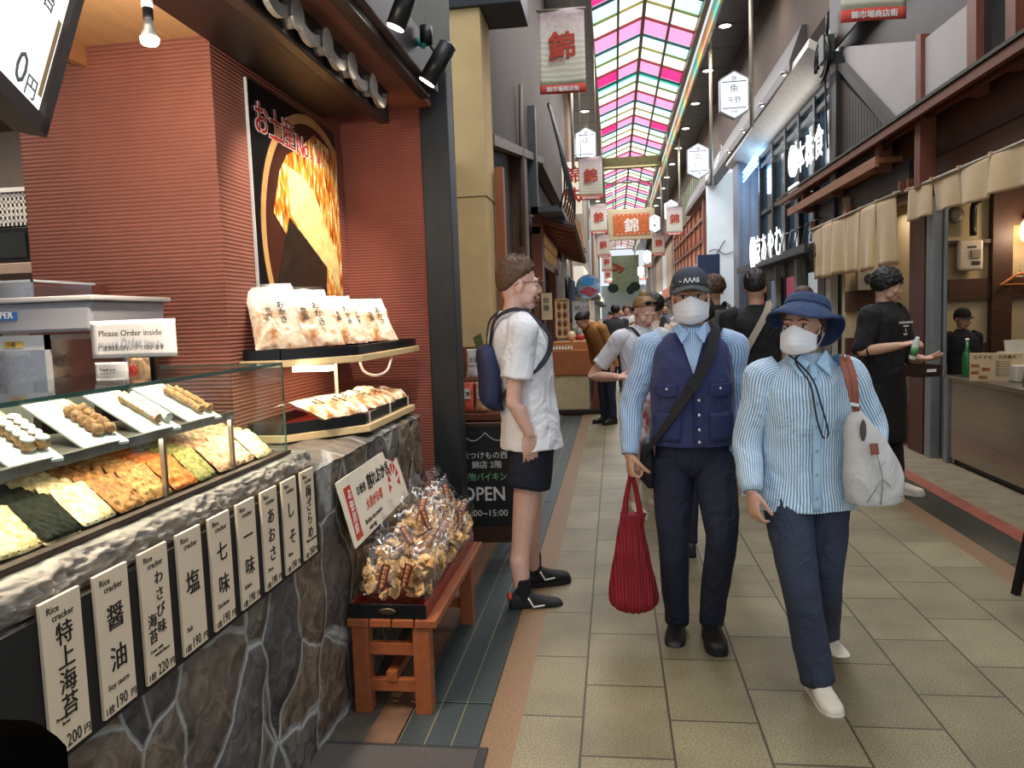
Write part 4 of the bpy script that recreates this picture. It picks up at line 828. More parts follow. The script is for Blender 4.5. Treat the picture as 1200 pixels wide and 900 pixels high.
t = thing('lit_menu_board', 'glowing white menu board with dark frame hung at the top corner over the counter', 'sign'); t.matrix_world = mb_
hh = n_len+0.05
b = B(); b.span((-0.5, 0.028, -0.02), (-0.03, hh, 0.0)); obj('lit_panel', b, glow('menu glow', '#fdfaf6', 1.05), t)
b = B(); b.span((-0.03, 0, -0.05), (0.0, hh+0.03, 0.012)); b.span((-0.53, -0.004, -0.05), (0.0, 0.028, 0.012)); b.span((-0.53, hh, -0.05), (0, hh+0.03, 0.012)); obj('frame', b, mat('dark frame', '#2a1a14', 0.5), t)
b = B(); b.span((-0.5, 0.03, -0.05), (-0.04, hh-0.02, -0.022)); obj('back_box', b, m_beam, t)
b = B(); b.text('海苔', (-0.075, n_len*0.7, 0.002), (1, 0, 0), (0, 1, 0), 0.048, align='R'); b.text('｜', (-0.17, n_len*0.72, 0.002), (1, 0, 0), (0, 1, 0), 0.05, align='R'); b.text('特製', (-0.07, n_len*0.9, 0.002), (1, 0, 0), (0, 1, 0), 0.03, align='R'); b.text('0', (-0.105, n_len*0.15, 0.002), (1, 0, 0), (0, 1, 0), 0.085, align='R'); b.text('円', (-0.06, n_len*0.14, 0.002), (1, 0, 0), (0, 1, 0), 0.045, align='R'); obj('lettering', b, mat('grey ink', '#6f7a80', 0.6, var=0), t)
b = B(); b.span((-0.05, 0.06, 0.0005), (-0.036, 0.22, 0.0015)); obj('margin_strip', b, mat('tan strip', '#d9b98f', 0.5), t)
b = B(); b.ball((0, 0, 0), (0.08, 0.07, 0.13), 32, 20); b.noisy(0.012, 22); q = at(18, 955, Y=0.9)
tag(obj('dark_corner_shape', b, mat('near black', '#060504', 1.0, var=0.4, scale=40, spec=0.0), loc=tuple(q)), 'dark rounded bundle before the premium laver plaque, at the corner', 'blob')  # rounded stand-in for an unidentified dark shape, near black in colour
lamp('shop_fill_light', 'AREA', (-3.0, 3.0, 2.68), 14, WARMW, 0.8, 0.8)  # unseen light added to brighten the basket and oven shelf
# ================================================================ ARCADE ROOF
m_panel = mat('arcade ceiling panel', '#666a70', 0.35, 0.3, var=0.1, scale=2); m_rail = mat('roof rail', '#5d5a50', 0.4, 0.4, var=0.15)
m_glossrail = mat('polished rail', '#9a978c', 0.16, 0.9, var=0)
def panel_rows(x0, x1, name):
    b = B(); y = 2.0
    while y < 74: b.span((x0, y, 7.42), (x1, y+1.47, 7.46)); y += 1.5
    b.span((x0, 2, 7.47), (x1, 75, 7.56)); struct(name, b, m_panel)
panel_rows(-1.17, -0.36, 'ceiling'); panel_rows(2.08, 2.95, 'ceiling')
b = B(); b.span((-0.40, 2, 7.3), (-0.30, 75, 7.6)); struct('trim_7', b, m_rail)
b = B(); b.span((1.86, 2, 7.38), (1.96, 75, 7.6)); struct('trim_8', b, m_rail)
b = B(); b.span((2.05, 2, 7.06), (2.09, 75, 7.47)); struct('trim_9', b, m_glossrail)
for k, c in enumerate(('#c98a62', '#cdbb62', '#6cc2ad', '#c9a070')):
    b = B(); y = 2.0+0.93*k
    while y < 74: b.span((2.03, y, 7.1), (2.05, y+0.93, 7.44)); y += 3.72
    struct('rail_reflection', b, glow('rail sheen '+c, c, 0.55))  # glowing strips imitate the skylight colours reflected in the rail
XL, XR, XM, ZR, ZE = -0.33, 1.88, 0.775, 8.0, 7.58
GC = {'pink': ('#ff9fd0', 1.15), 'deep': ('#f5328f', 0.95), 'cream': ('#fffce8', 1.5), 'white': ('#f6ffff', 1.6), 'cyan': ('#c4fbf6', 1.35), 'teal': ('#22d3b6', 0.9)}
gk = list(GC); gm = [glow('skylight '+k, *GC[k]) for k in gk]
b = B(); y = 2.0; PERIOD = 2.8; n = 0
def roofpt(x, y, dz=0.0): return (x, y, (ZE+(ZR-ZE)*(1-abs(x-XM)/(XR-XM)))+dz)
cols = [XL, XL+0.5*(XM-XL), XM, XM+0.5*(XR-XM), XR]
bands = [(0, 0.36, 'teal'), (0.36, 0.85, 'cyan'), (0.85, 1.75, 'cream'), (1.75, 2.75, 'pink')]
rr2 = random.Random(5); ribs = {'teal': B(), 'red': B(), 'yellow': B()}
while y < 74:
    for (a, c, k) in bands:
        for j in range(4):
            kk = k
            if k == 'pink' and j in (0, 3) and n % 2 == 0: kk = 'deep'
            if k == 'cyan': kk = 'white' if j in (1, 2) else 'cyan'
            if k == 'teal' and n % 4 != 3: kk = 'cyan'
            if k == 'cyan' and n % 4 == 3: kk = 'cyan'
            b.quad(roofpt(cols[j+1], y+a), roofpt(cols[j], y+a), roofpt(cols[j], y+c), roofpt(cols[j+1], y+c), gk.index(kk))
    for off, k, w in ((0.0, 'teal', 0.045), (0.85, 'yellow', 0.03), (1.75, 'red', 0.05)):
        for p, q in ((XL, XM), (XM, XR)): ribs[k].bar(roofpt(p, y+off, -0.03), roofpt(q, y+off, -0.03), w, 0.05)
    y += PERIOD; n += 1
struct('ceiling', b, gm)
for k, c in (('teal', '#2f8f84'), ('red', '#a83547'), ('yellow', '#a79a45')): struct('trim_10', ribs[k], mat('roof rib '+k, c, 0.5))
b = B()
for j in (1, 2, 3): b.bar(roofpt(cols[j], 2, -0.06), roofpt(cols[j], 75, -0.06), 0.075 if j == 2 else 0.05, 0.08)
struct('trim_11', b, mat('roof purlin', '#6a5f52', 0.5))
for Y in (31.0, 58.0): b = B(); b.span((-0.4, Y, 7.18), (1.97, Y+0.3, 7.6)); struct('trim_12', b, mat('tan cross girder', '#8f8059', 0.6), bevel=0.02)
# downlights
m_dl = glow('downlight glow', '#fff4e2', 14.0)
k = 0
for X, nm in ((2.43, 'restaurant side'), (-0.72, 'snack shop side')):
    for j in range(12):
        Y = 11.1+3.0*j
        t = thing('downlight', 'round white ceiling downlight, %s from the camera along the %s of the arcade' % (ORD[j], nm), 'downlight', (X, Y, 7.42), 0, 'downlights of the arcade ceiling')
        b = B(); b.lathe([(0.16, 0.0), (0.17, -0.012), (0.12, -0.015), (0.12, 0.0)], seg=24); obj('rim', b, mat('white metal', '#c9c8c6', 0.35, 0.3), t)
        b = B(); b.lathe([(0.12, -0.004), (0.06, -0.022), (0.004, -0.026)], seg=24); obj('lens', b, m_dl, t)
        if j < 7: lamp('downlight_beam', 'SPOT', (X, Y, 7.36), 90, WARMW, 0.12, spot=1.7, blend=0.8)
# ================================================================ lantern signs and banners
m_lant = mat('lantern panel', '#f4f8fb', 0.4, var=0, emit='#eef6ff', estr=0.75); m_lframe = mat('lantern frame', '#9aa3a8', 0.4, 0.5); m_pole = mat('pale pole', '#a9a08e', 0.4, 0.4)
LT = [(2.0, 13.2, 4.96, 'large hexagonal white lantern sign nearest the restaurant eaves', ('魚', '平野')), (1.86, 17.3, 4.71, 'hexagonal white lantern sign over the blue lit shop', ('の', 'とら')), (-0.54, 17.6, 5.27, 'hexagonal white lantern sign above the second NISHIKI banner', ('ば', '')),
      (1.95, 26.5, 4.85, 'smaller hexagonal lantern sign over the brown lattice building', ('八', '百')), (1.75, 33.0, 5.2, 'far hexagonal lantern sign with a dark patch beside the orange framed sign', ('や', '■')), (-0.5, 26.0, 4.5, 'hexagonal lantern sign between the hanging banners on the snack shop side', ('木', '')),
      (1.75, 41.0, 4.4, 'distant white lantern sign under the orange framed sign', ('', '')), (1.7, 49.0, 4.1, 'very distant white lantern sign beyond the orange framed sign', ('', ''))]
for X, Y, Z, lab, tx in LT:
    t = thing('lantern_sign', lab, 'lantern sign', (X, Y, Z), 0, 'hexagonal lantern signs of the arcade')
    hx = lambda s: [(-0.215*s, 0, -0.24*s), (0, 0, -0.36*s), (0.215*s, 0, -0.24*s), (0.215*s, 0, 0.24*s), (0, 0, 0.36*s), (-0.215*s, 0, 0.24*s)]
    b = B(); b.prism([Vector(p)+Vector((0, -0.06, 0)) for p in hx(1)], (0, 0.12, 0)); obj('glowing_body', b, m_lant, t)
    b = B(); P_ = hx(1.03)
    for i in range(6):
        p, q = Vector(P_[i]), Vector(P_[(i+1) % 6]); b.bar(p, q, 0.13, 0.014, upv=(0, 1, 0)) if False else b.bar(p, q, 0.018, 0.13, upv=(0, 1, 0))
    obj('frame', b, m_lframe, t)
    b = B(); ex, ez = (1, 0, 0), (0, 0, 1); b.span((-0.19, -0.064, 0.2), (0.19, -0.061, 0.215)); b.span((-0.19, -0.064, -0.215), (0.19, -0.061, -0.2))
    b.text('錦', (0, -0.062, 0.225), ex, ez, 0.09, align='C')
    if tx[0]: b.text(tx[0], (0, -0.062, 0.04), ex, ez, 0.15, align='C')
    if tx[1]: b.text(tx[1], (0, -0.062, -0.12), ex, ez, 0.11, align='C')
    b.text('四季', (0, -0.062, -0.29), ex, ez, 0.06, align='C'); obj('lettering', b, mat('dark grey ink', '#39434a', 0.6, var=0), t)
    s = 1 if X > 0 else -1
    b = B(); b.cyl((0.3*s, 0.1, -0.5), (0.3*s, 0.1, 7.42-Z), 0.035, seg=10); b.bar((0.3*s, 0.1, 0.2), (0.2*s, 0.03, 0.2), 0.02); b.bar((0.3*s, 0.1, -0.2), (0.2*s, 0.03, -0.2), 0.02); obj('hanging_pole', b, m_pole, t)
def banner_mat():
    m = mat('banner cloth', '#cfc6b8', 0.8, var=0); nt = m.node_tree; b = bsdf(m); L = nt.links.new
    tc = nd(nt, 'ShaderNodeTexCoord'); sx = nd(nt, 'ShaderNodeSeparateXYZ'); L(tc.outputs['Object'], sx.inputs[0])
    r = nd(nt, 'ShaderNodeValToRGB'); e = r.color_ramp.elements; e[0].position = 0.0; e[0].color = srgb('#c9c9b0')+(1,); e[1].position = 1.0; e[1].color = srgb('#9d7f8c')+(1,)
    for p, c in ((0.45, '#d8d2c4'), (0.75, '#d3c5c0')): q = e.new(p); q.color = srgb(c)+(1,)
    L(sx.outputs[2], r.inputs[0])
    w = nd(nt, 'ShaderNodeTexWave', Scale=5.0, Distortion=3.0); w.bands_direction = 'Z'; L(tc.outputs['Object'], w.inputs['Vector'])
    v = nd(nt, 'ShaderNodeTexVoronoi', Scale=22.0); L(tc.outputs['Object'], v.inputs['Vector'])
    gt = nd(nt, 'ShaderNodeMath', operation='GREATER_THAN'); gt.inputs[1].default_value = 0.62; L(sx.outputs[2], gt.inputs[0])
    m2 = nd(nt, 'ShaderNodeMixRGB'); L(gt.outputs[0], m2.inputs[0]); L(w.outputs['Fac'], m2.inputs[1]); L(v.outputs['Distance'], m2.inputs[2])
    mx = nd(nt, 'ShaderNodeMixRGB', blend_type='SOFT_LIGHT'); mx.inputs[0].default_value = 0.35; L(r.outputs[0], mx.inputs[1]); L(m2.outputs[0], mx.inputs[2]); L(mx.outputs[0], b.inputs['Base Color']); return m
m_ban = banner_mat(); m_bred = mat('banner red', '#c4473c', 0.8); m_bink = mat('banner ink', '#b5432f', 0.8, var=0)
BN = [(-0.52, 9.0, 4.02, 'hanging NISHIKI market banner closest to the cream column', 1.0), (2.17, 6.9, 3.83, 'hanging market banner cut by the top edge over the restaurant eaves', 1.0), (-0.45, 17.3, 4.02, 'hanging market banner below the snack side lantern sign', 1.0), (-0.42, 24.5, 4.0, 'third hanging market banner on the snack shop side', 1.0), (-0.4, 33.0, 3.9, 'fourth hanging market banner on the snack shop side, beyond the roof girder', 1.0),
      (1.98, 25.5, 3.95, 'hanging market banner beside the brown lattice building', 1.0), (1.92, 33.5, 3.9, 'hanging market banner just below the orange framed sign corner', 1.0), (1.9, 42.0, 3.9, 'distant market banner on the restaurant side', 1.0), (1.9, 50.0, 3.6, 'farthest market banner on the restaurant side', 1.0), (-0.35, 42.0, 3.8, 'distant market banner on the snack shop side', 1.0), (-0.35, 50.0, 3.5, 'farthest market banner on the snack shop side', 1.0)]
proto = None
for X, Y, Z, lab, s in BN:
    t = thing('market_banner', lab, 'banner', (X, Y, Z), 0.05, 'market banners hung along the arcade')
    far = Y > 30
    b = B(); fn = lambda u, v: Vector(((u-0.5)*0.52, 0.012*math.sin(u*5+v*2+X), 0.1+v*0.82))
    b.grid(fn, 14, 14); obj('cloth', b, m_ban, t, solid=0.004)
    b = B(); b.grid(lambda u, v: Vector(((u-0.5)*0.52, 0.012*math.sin(u*5+X), v*0.1)), 14, 2); obj('red_hem', b, m_bred, t, solid=0.004)
    b = B(); b.text('錦', (0, -0.016, 0.41), (1, 0, 0), (0, 0, 1), 0.31, align='C', weight=0.03, depth=0.002); b.text('NISHIKI', (-0.06, -0.016, 0.345), (1, 0, 0), (0, 0, 1), 0.055, align='C', depth=0.002); obj('emblem', b, m_bink, t)
    b = B(); b.text('錦市場商店街', (0, -0.016, 0.025), (1, 0, 0), (0, 0, 1), 0.062, align='C', weight=0.02, depth=0.002); obj('white_lettering', b, m_white, t)
    b = B(); b.cyl((-0.28, 0, 0.92), (0.28, 0, 0.92), 0.012, seg=8); sd = 1 if X > 0 else -1
    b.cyl((0.14 if X < 0 else 0.2, 0.03, 0.92), (0.14 if X < 0 else 0.2, 0.03, 7.42-Z), 0.008, seg=6); b.cyl((-0.2, 0.03, 0.92), (-0.2, 0.03, 7.42-Z), 0.008, seg=6); obj('hanging_rod', b, m_pole, t)
t = thing('framed_sign', 'broad orange sign with white emblem in a pale frame hung across the street', 'sign', (0.86, 36.0, 4.87))
b = B(); b.span((-1.06, 0, 0), (1.06, 0.16, 1.38)); obj('frame', b, mat('pale stone frame', '#c8bd9c', 0.7), t, bevel=0.02)
b = B(); b.span((-0.82, -0.03, 0.2), (0.82, 0.0, 1.16)); obj('orange_panel', b, mat('orange panel', '#c66a35', 0.7, var=0.3, scale=9), t)
b = B(); b.text('錦', (0, -0.035, 0.38), (1, 0, 0), (0, 0, 1), 0.68, align='C', weight=0.02, depth=0.004)
for i in range(16): b.box((-0.75+0.1*i, -0.033, 0.26 if i % 2 else 1.1), (0.04, 0.006, 0.04))
obj('white_lettering', b, m_white, t)
b = B(); b.cyl((-0.8, 0.08, 1.38), (-0.8, 0.08, 2.58), 0.03); obj('hanging_rod', b, m_pole, t); b = B(); b.cyl((0.8, 0.08, 1.38), (0.8, 0.08, 2.58), 0.03); obj('hanging_rod', b, m_pole, t); b = B(); b.span((-1.2, 0.04, 2.55), (1.06, 0.12, 2.62)); obj('cross_bar', b, m_pole, t)
t = thing('hanging_screen', 'far pale green painted screen with red and dark shapes at the end of the arcade', 'screen', (0.95, 73.0, 3.5))
b = B(); b.span((-1.4, 0, 0), (1.4, 0.2, 3.4)); obj('panel', b, mat('pale green paint', '#a9bd9a', 0.7, var=0.2, scale=2), t)
b = B()
for cx_, cz_, w_, h_, a_ in ((-0.5, 2.4, 0.7, 0.16, 0.5), (-0.7, 2.1, 0.6, 0.14, -0.3), (-0.2, 2.0, 0.5, 0.12, -0.7)): b.ball((cx_, -0.02, cz_), (w_/1.2, 0.03, h_), 12, 6, rot=(0, a_, 0))
obj('red_strokes', b, mat('red strokes', '#b5563e', 0.7), t)
b = B()
for cx_, cz_, w_ in ((-1.0, 0.4, 0.5), (1.0, 0.5, 0.5), (0.6, 0.2, 0.4)): b.ball((cx_, -0.02, cz_), (w_, 0.04, 0.42), 14, 8)
b2_ = B(); b2_.span((-1.3, 0.05, 3.4), (-1.24, 0.12, 4.0)); b2_.span((1.0, 0.05, 3.4), (1.06, 0.12, 4.0)); b2_.span((-1.3, 0.04, 3.95), (1.0, 0.13, 4.05)); obj('hanging_frame', b2_, m_pole, t)
obj('dark_shapes', b, mat('dark green strokes', '#26403a', 0.7), t)
b = B(); b.span((-1.2, 74.5, 0), (3.1, 74.8, 4.2)); struct('wall_far', b, mat('far glow wall', '#cfd9dc', 0.8))
# ================================================================ BUILDINGS FURTHER ALONG BOTH SIDES
m_brown = wood('dark brown timber', '#4a2d20', 0.6, axis=(3, 3, 12)); m_brownh = wood('dark brown boards', '#5e3827', 0.6, axis=(14, 2, 14)); m_rw = wood('reddish brown timber', '#7d4630', 0.65, axis=(10, 10, 2))
b = B(); b.prism([(2.97, 4, 5.5), (2.97, 75, 5.4), (2.97, 75, 7.5), (2.97, 4, 7.5)], (0.2, 0, 0)); struct('wall_right', b, mat('brown upper wall', '#54443a', 0.8, var=0.12, scale=1.5))
b = B()
b.prism([(2.72, 12.5, 5.08), (2.72, 12.5, 5.24), (2.9, 12.5, 5.75), (3.0, 12.5, 5.75), (3.0, 12.5, 5.08)], (0, 17.5, 0)); struct('trim_13', b, mat('grey metal fascia', '#4f4b49', 0.5, 0.3))
# white ribbed soffit sloping back under the grey fascia
b = B(); b.prism([(2.75, 11.5, 5.1), (3.5, 11.5, 4.62), (3.5, 19.5, 4.62), (2.75, 19.5, 4.95)], (0.02, 0, 0.12)); struct('ceiling', b, mat('white soffit', '#d9d4cc', 0.5))
for k, Y in enumerate((12.8, 14.6, 16.6, 18.6)):
    t = thing('soffit_spot', 'small bright round lamp in the pale soffit, %s from the restaurant gable' % ORD[k], 'lamp', (2.72, Y, 5.16), 0, 'small lamps in the pale soffit')
    b = B(); b.lathe([(0.07, 0.0), (0.075, -0.04), (0.05, -0.05)], seg=16); obj('rim', b, m_steel, t); b = B(); b.lathe([(0.05, -0.048), (0.003, -0.056)], seg=16); obj('lens', b, m_dl, t)
lamp('soffit_glow', 'AREA', (2.95, 14.2, 4.3), 12, (1.0, 0.95, 0.88), 0.3, 4, rot=(PI, 0.4, 0))
# upper windows of the blue lit shop, behind its letters
m_win = mat('night window', '#26343d', 0.12, var=0.5, scale=1.2, emit='#2b4a60', estr=0.25); m_mull = mat('dark mullion', '#20262a', 0.5)
b = B(); b.span((3.1, 11.2, 2.4), (3.2, 16.8, 4.62)); struct('window_1', b, m_win)
b = B()
for y in (11.25, 12.3, 13.3, 14.3, 15.4, 16.7): b.span((3.02, y-0.05, 2.4), (3.1, y+0.05, 4.62))
for z in (3.45, 4.4, 4.6): b.span((3.04, 11.2, z-0.04), (3.1, 16.8, z+0.04))
struct('trim_14', b, m_mull)
b = B()
for i in range(3): b.bar((2.92, 16.3, 4.42+0.1*i), (3.0, 18.5, 4.42+0.1*i), 0.03, 0.03)
tag(obj('neon_tube_lamp', b, glow('blue tube', '#8fd0ff', 4.0)), 'three blue glowing tube lamps under the pale soffit', 'tube lamp')
lamp('neon_light', 'POINT', (3.0, 17.2, 4.2), 40, (0.45, 0.68, 1.0), 0.3)
m_sign = glow('white sign letters', '#ffffff', 1.25)
t = thing('letter_sign', 'glowing white character sign on the upper windows beside the restaurant gable', 'sign', (2.97, 13.3, 3.6))
ex, ez = Vector((0, -1, 0)), Vector((0, 0, 1))
b = B(); b.lathe([(0.25, 0), (0.25, 0.05)], seg=28, M=Matrix.Translation((0, 0.0, 0.28)) @ Matrix.Rotation(-PI/2, 4, 'Y')); obj('round_mark', b, m_sign, t)
for k, c in enumerate('本株食'): b = B(); b.text(c, (-0.03, -0.52-0.55*k, 0.06), ex, ez, 0.5, align='C', weight=0.012, depth=0.003); obj('character', b, m_sign, t)
b = B(); b.span((-0.04, -0.3, -0.22), (0, 0.3, -0.1)); obj('light_bar', b, m_sign, t)
t = thing('awning_sign', 'glowing white character sign standing on the grey awning', 'sign', (2.78, 15.9, 2.5))
b = B(); b.lathe([(0.2, 0), (0.2, 0.06)], seg=28, M=Matrix.Translation((0, 0, 0.12)) @ Matrix.Rotation(-PI/2, 4, 'Y') @ Matrix.Diagonal((1.5, 1, 1, 1))); obj('oval_mark', b, m_sign, t)
for k, c in enumerate('京あやむ'): b = B(); b.text(c, (-0.03, -0.5-0.62*k, -0.08), ex, ez, 0.56, align='C', weight=0.012, depth=0.003); obj('character', b, m_sign, t)
t = thing('shop_awning', 'grey metal awning with a thin lip under the white character sign', 'awning', (2.8, 11.8, 2.37))
b = B(); b.prism([(0, 0, 0), (0, 6.3, 0), (0.33, 6.3, 0.06), (0.33, 0, 0.06)], (0, 0, 0.05)); obj('top_sheet', b, mat('awning grey', '#6d6f6c', 0.5, 0.3), t); b = B(); b.span((-0.03, 0, -0.06), (0.01, 6.3, 0.06)); obj('front_lip', b, m_mull, t)
b = B()
for i in range(5): b.tube([(0.1, 0.2+0.5*i, 0.1), (0.15, 0.2+0.5*i, 0.4), (0.3, 0.2+0.5*i, 0.45)], 0.015, 6)
obj('pipe_work', b, m_steel, t)
# shop front below the awning
b = B(); b.span((3.15, 11.4, 0), (3.3, 19, 2.5)); struct('wall_right', b, mat('dark shop front', '#3d4446', 0.5, var=0.3))
for k, (y, c, lab) in enumerate(((12.6, '#cfdfe6', 'bluish poster of a dish in the dark shop front'), (14.2, '#b03a58', 'crimson poster in the dark shop front below the awning'), (15.6, '#5d7fa0', 'blue poster in the dark shop front'), (17.2, '#a82f45', 'red poster at the far end of the dark shop front'))):
    t = thing('shop_poster', lab, 'poster', (3.12, y, 1.15), 0, 'posters in the dark shop front')
    b = B(); b.span((0, -0.45, 0), (0.02, 0.45, 0.9)); obj('sheet', b, mat('poster '+c, c, 0.4, var=0.5, scale=4, emit=c, estr=0.35), t); b = B(); b.span((-0.01, -0.48, -0.03), (0.025, -0.45, 0.93)); b.span((-0.01, 0.45, -0.03), (0.025, 0.48, 0.93)); obj('frame', b, m_mull, t)
b = B(); b.span((3.0, 13.3, 0), (3.1, 13.5, 2.3)); b.span((3.0, 15.0, 0), (3.1, 15.1, 2.3)); struct('trim_15', b, mat('grey white post', '#9a9c98', 0.5))
# blue grey clad block and the white wall beyond it
m_clad = ribbed('blue grey cladding', '#7d8798', 5.0, 0, 0.7, 0.45, 0.75)
b = B(); b.span((2.87, 18.5, 0), (3.42, 19.2, 4.85)); b.span((3.42, 18.9, 0), (4.0, 19.5, 4.85)); struct('wall_right', b, m_clad)
b = B(); b.span((3.40, 18.42, 0), (3.52, 18.6, 4.85)); struct('trim_16', b, mat('navy pipe', '#1e2a44', 0.4))
b = B(); b.span((2.72, 23, 0), (4.2, 23.3, 5.4)); struct('wall_right', b, mat('white painted wall', '#dfe6ea', 0.6, var=0.06, scale=1.5))
lamp('white_wall_wash', 'AREA', (2.9, 21.4, 5.6), 60, COOL, 0.8, 1.2, rot=(0.7, 0, 0))
b = B(); b.tube([(2.75, 22.97, 3.2), (2.95, 22.95, 3.25), (3.2, 22.95, 3.1), (3.5, 22.95, 3.2)], 0.012, 6, sub=4); b.tube([(2.9, 22.97, 3.0), (3.1, 22.95, 3.35), (3.2, 22.95, 3.5)], 0.012, 6, sub=4); tag(obj('electric_cable', b, m_blackm), 'loose dark cable on the white painted wall', 'cable')
t = thing('dark_signboard', 'dark navy box sign sticking out before the brown lattice building', 'sign', (2.62, 22.0, 2.3)); b = B(); b.span((-0.3, 0, 0), (0.3, 0.3, 0.75)); obj('box', b, mat('navy sign', '#1d2c4d', 0.4), t); b = B(); b.span((0.18, 0.1, 0.3), (0.28, 1.0, 0.4)); obj('arm', b, m_mull, t)
# brown lattice building
b = B(); b.span((2.97, 25.4, 0), (3.4, 38.5, 6.4)); struct('wall_right', b, mat('lattice infill', '#a8623f', 0.7, var=0.2))
b = B()
for i in range(9): b.span((2.92, 25.4+1.55*i, 2.3), (2.97, 25.55+1.55*i, 5.1))
for z in (2.4, 3.1, 3.8, 4.5, 5.05): b.span((2.9, 25.4, z-0.06), (2.97, 38.5, z+0.06))
b.span((2.85, 25.2, 0), (3.1, 25.5, 5.15)); struct('trim_17', b, m_rw)
b = B()
for i in range(20): b.span((2.9, 25.5+0.65*i, 5.15), (2.97, 25.7+0.65*i, 6.3))
struct('trim_18', b, mat('green grey slats', '#8d9678', 0.6))
# filler fronts to the far end, both sides
fr = random.Random(11)
def fronts(side, y0, y1):
    y = y0
    while y < y1-0.5:
        w = min(fr.uniform(3.5, 5.5), y1-y); d = fr.uniform(-0.1, 0.25); x = (3.05+d) if side > 0 else (-1.15-d); s = side; h = fr.uniform(4.2, 6.5)
        c = fr.choice(['#8d8578', '#b7aa94', '#c9c7c0', '#7c6350', '#a5917a', '#99a3a8']); c2 = fr.choice(['#d8cfae', '#cfd9dc', '#b98b62', '#8f4a36', '#e0d8c4'])
        b = B(); b.span((x, y, 2.6), (x+s*0.4, y+w-0.1, 7.4)); b.span((x, y, 0), (x+s*0.4, y+0.25, 2.6)); b.span((x+s*0.4, y, 0), (x+s*0.5, y+w, 2.7)); struct('wall_right' if s > 0 else 'wall_left', b, mat('front '+c, c, 0.7, emit=None))
        t = thing('shop_fascia', 'lit fascia board of a shop about %d metres along the %s' % (round(y), 'restaurant side' if s > 0 else 'snack shop side'), 'fascia', (x, y, 2.3), 0, 'lit shop fascias far along the street')
        b = B(); b.span((-s*0.3, 0.1, 0), (-s*0.02, w-0.2, 0.5)); obj('board', b, mat('fascia '+c2, c2, 0.6, emit=c2, estr=0.5), t)
        b = B(); b.span((-s*0.5, 0.15, -0.12), (-s*0.02, w-0.25, -0.05)); obj('awning_edge', b, m_mull, t)
        t = thing('goods_table', 'goods stand before a shop about %d metres along the %s' % (round(y), 'restaurant side' if s > 0 else 'snack shop side'), 'stand', (x, y, 0), 0, 'goods stands far along the street')
        b = B(); b.span((-s*0.5, 0.5, 0), (-s*0.02, w-0.5, 0.85)); obj('box', b, mat('stand '+c, c, 0.7), t)
        b = B(); q = random.Random(int(y*10))
        for i in range(14): b.box((-s*q.uniform(0.08, 0.42), q.uniform(0.7, w-0.7), 0.93), (0.12, 0.16, q.uniform(0.1, 0.3)), rot=(0, 0, q.uniform(0, 3)))
        o = obj('goods', b, mat('goods '+c2, c2, 0.6, var=0.5, scale=3), t); o['kind'] = 'stuff'
        y += w
fronts(1, 38.6, 74); fronts(-1, 20.5, 74)
lamp('far_shop_light', 'AREA', (0.9, 45, 3.8), 700, (0.95, 0.97, 1.0), 2.5, 40)
# ================================================================ RESTAURANT SIDE, NEAR
def facade(name, pts, X, th, m, **k):
    b = B(); b.prism([at(u, v, X=X) for u, v in pts], (th, 0, 0)); return struct(name, b, m, **k)
m_plast = mat('white plaster', '#b9b4b3', 0.85, var=0.06, scale=2)
b = B(); b.prism([(3.1, 3, 3.3), (3.1, 11.3, 3.3), (3.1, 11.3, 5.5), (3.1, 3, 5.5)], (0.15, 0, 0)); struct('wall_right', b, wood('shaded brown boards', '#2e1c13', 0.6, axis=(14, 2, 14)))  # brown boards coloured darker to imitate shade from the ceiling panels
b = B(); b.prism([(2.93, 3, 4.85), (2.93, 11.1, 4.85), (2.93, 11.1, 7.4), (2.93, 3, 7.4)], (0.03, 0, 0)); struct('wall_right', b, wood('shaded brown boards', '#2e1c13', 0.6, axis=(14, 2, 14)))
facade('wall_right', [(985, 55), (1073, 48), (1073, 140), (1030, 165), (985, 110)], 3.0, 0.1, m_plast)
facade('wall_right', [(1078, 50), (1133, 6), (1133, 100), (1078, 135)], 3.0, 0.1, m_plast)
facade('window_2', [(1145, -20), (1178, -20), (1178, 75), (1145, 90)], 3.02, 0.08, mat('dark window', '#1c2326', 0.1, var=0.4))
facade('window_3', [(1191, -20), (1260, -20), (1260, 40), (1191, 70)], 3.02, 0.08, mat('dark window', '#1c2326', 0.1))
facade('trim_19', [(1073, 40), (1079, 40), (1079, 145), (1073, 150)], 2.96, 0.1, m_rw)
facade('trim_20', [(1133, -20), (1144, -20), (1144, 110), (1133, 115)], 2.96, 0.1, m_rw); facade('trim_21', [(1178, -20), (1190, -20), (1190, 80), (1178, 85)], 2.96, 0.1, m_rw)
m_sid = ribbed('dark siding', '#3d342c', 9.0, 1, 0.6, 0.6, 0.6)
facade('wall_right', [(977, 85), (1040, 150), (1036, 175), (977, 215)], 2.94, 0.06, m_sid)
facade('trim_22', [(977, 76), (985, 74), (1043, 140), (1041, 153)], 2.9, 0.08, mat('grey barge board', '#4d4a48', 0.6))
facade('trim_23', [(971, 60), (980, 60), (979, 215), (972, 220)], 2.88, 0.08, mat('black post', '#1b1a19', 0.5))
b = B(); q = at(968, 65, X=2.85)
for r0 in (0.28, 0.2): b.tube([(q.x-0.05, q.y+r0*1.2*math.cos(a), q.z-0.05+r0*math.sin(a)) for a in [2*PI*i/16-0.3 for i in range(15)]], 0.025, 8, sub=2)
b.tube([(q.x, q.y, q.z+0.3), (q.x, q.y+0.05, q.z-0.2), (q.x+0.02, q.y, q.z-1.2)], 0.012, 6, sub=4); tag(obj('cable_loop', b, m_blackm), 'coiled black cables hanging from the dark gable post', 'cable')
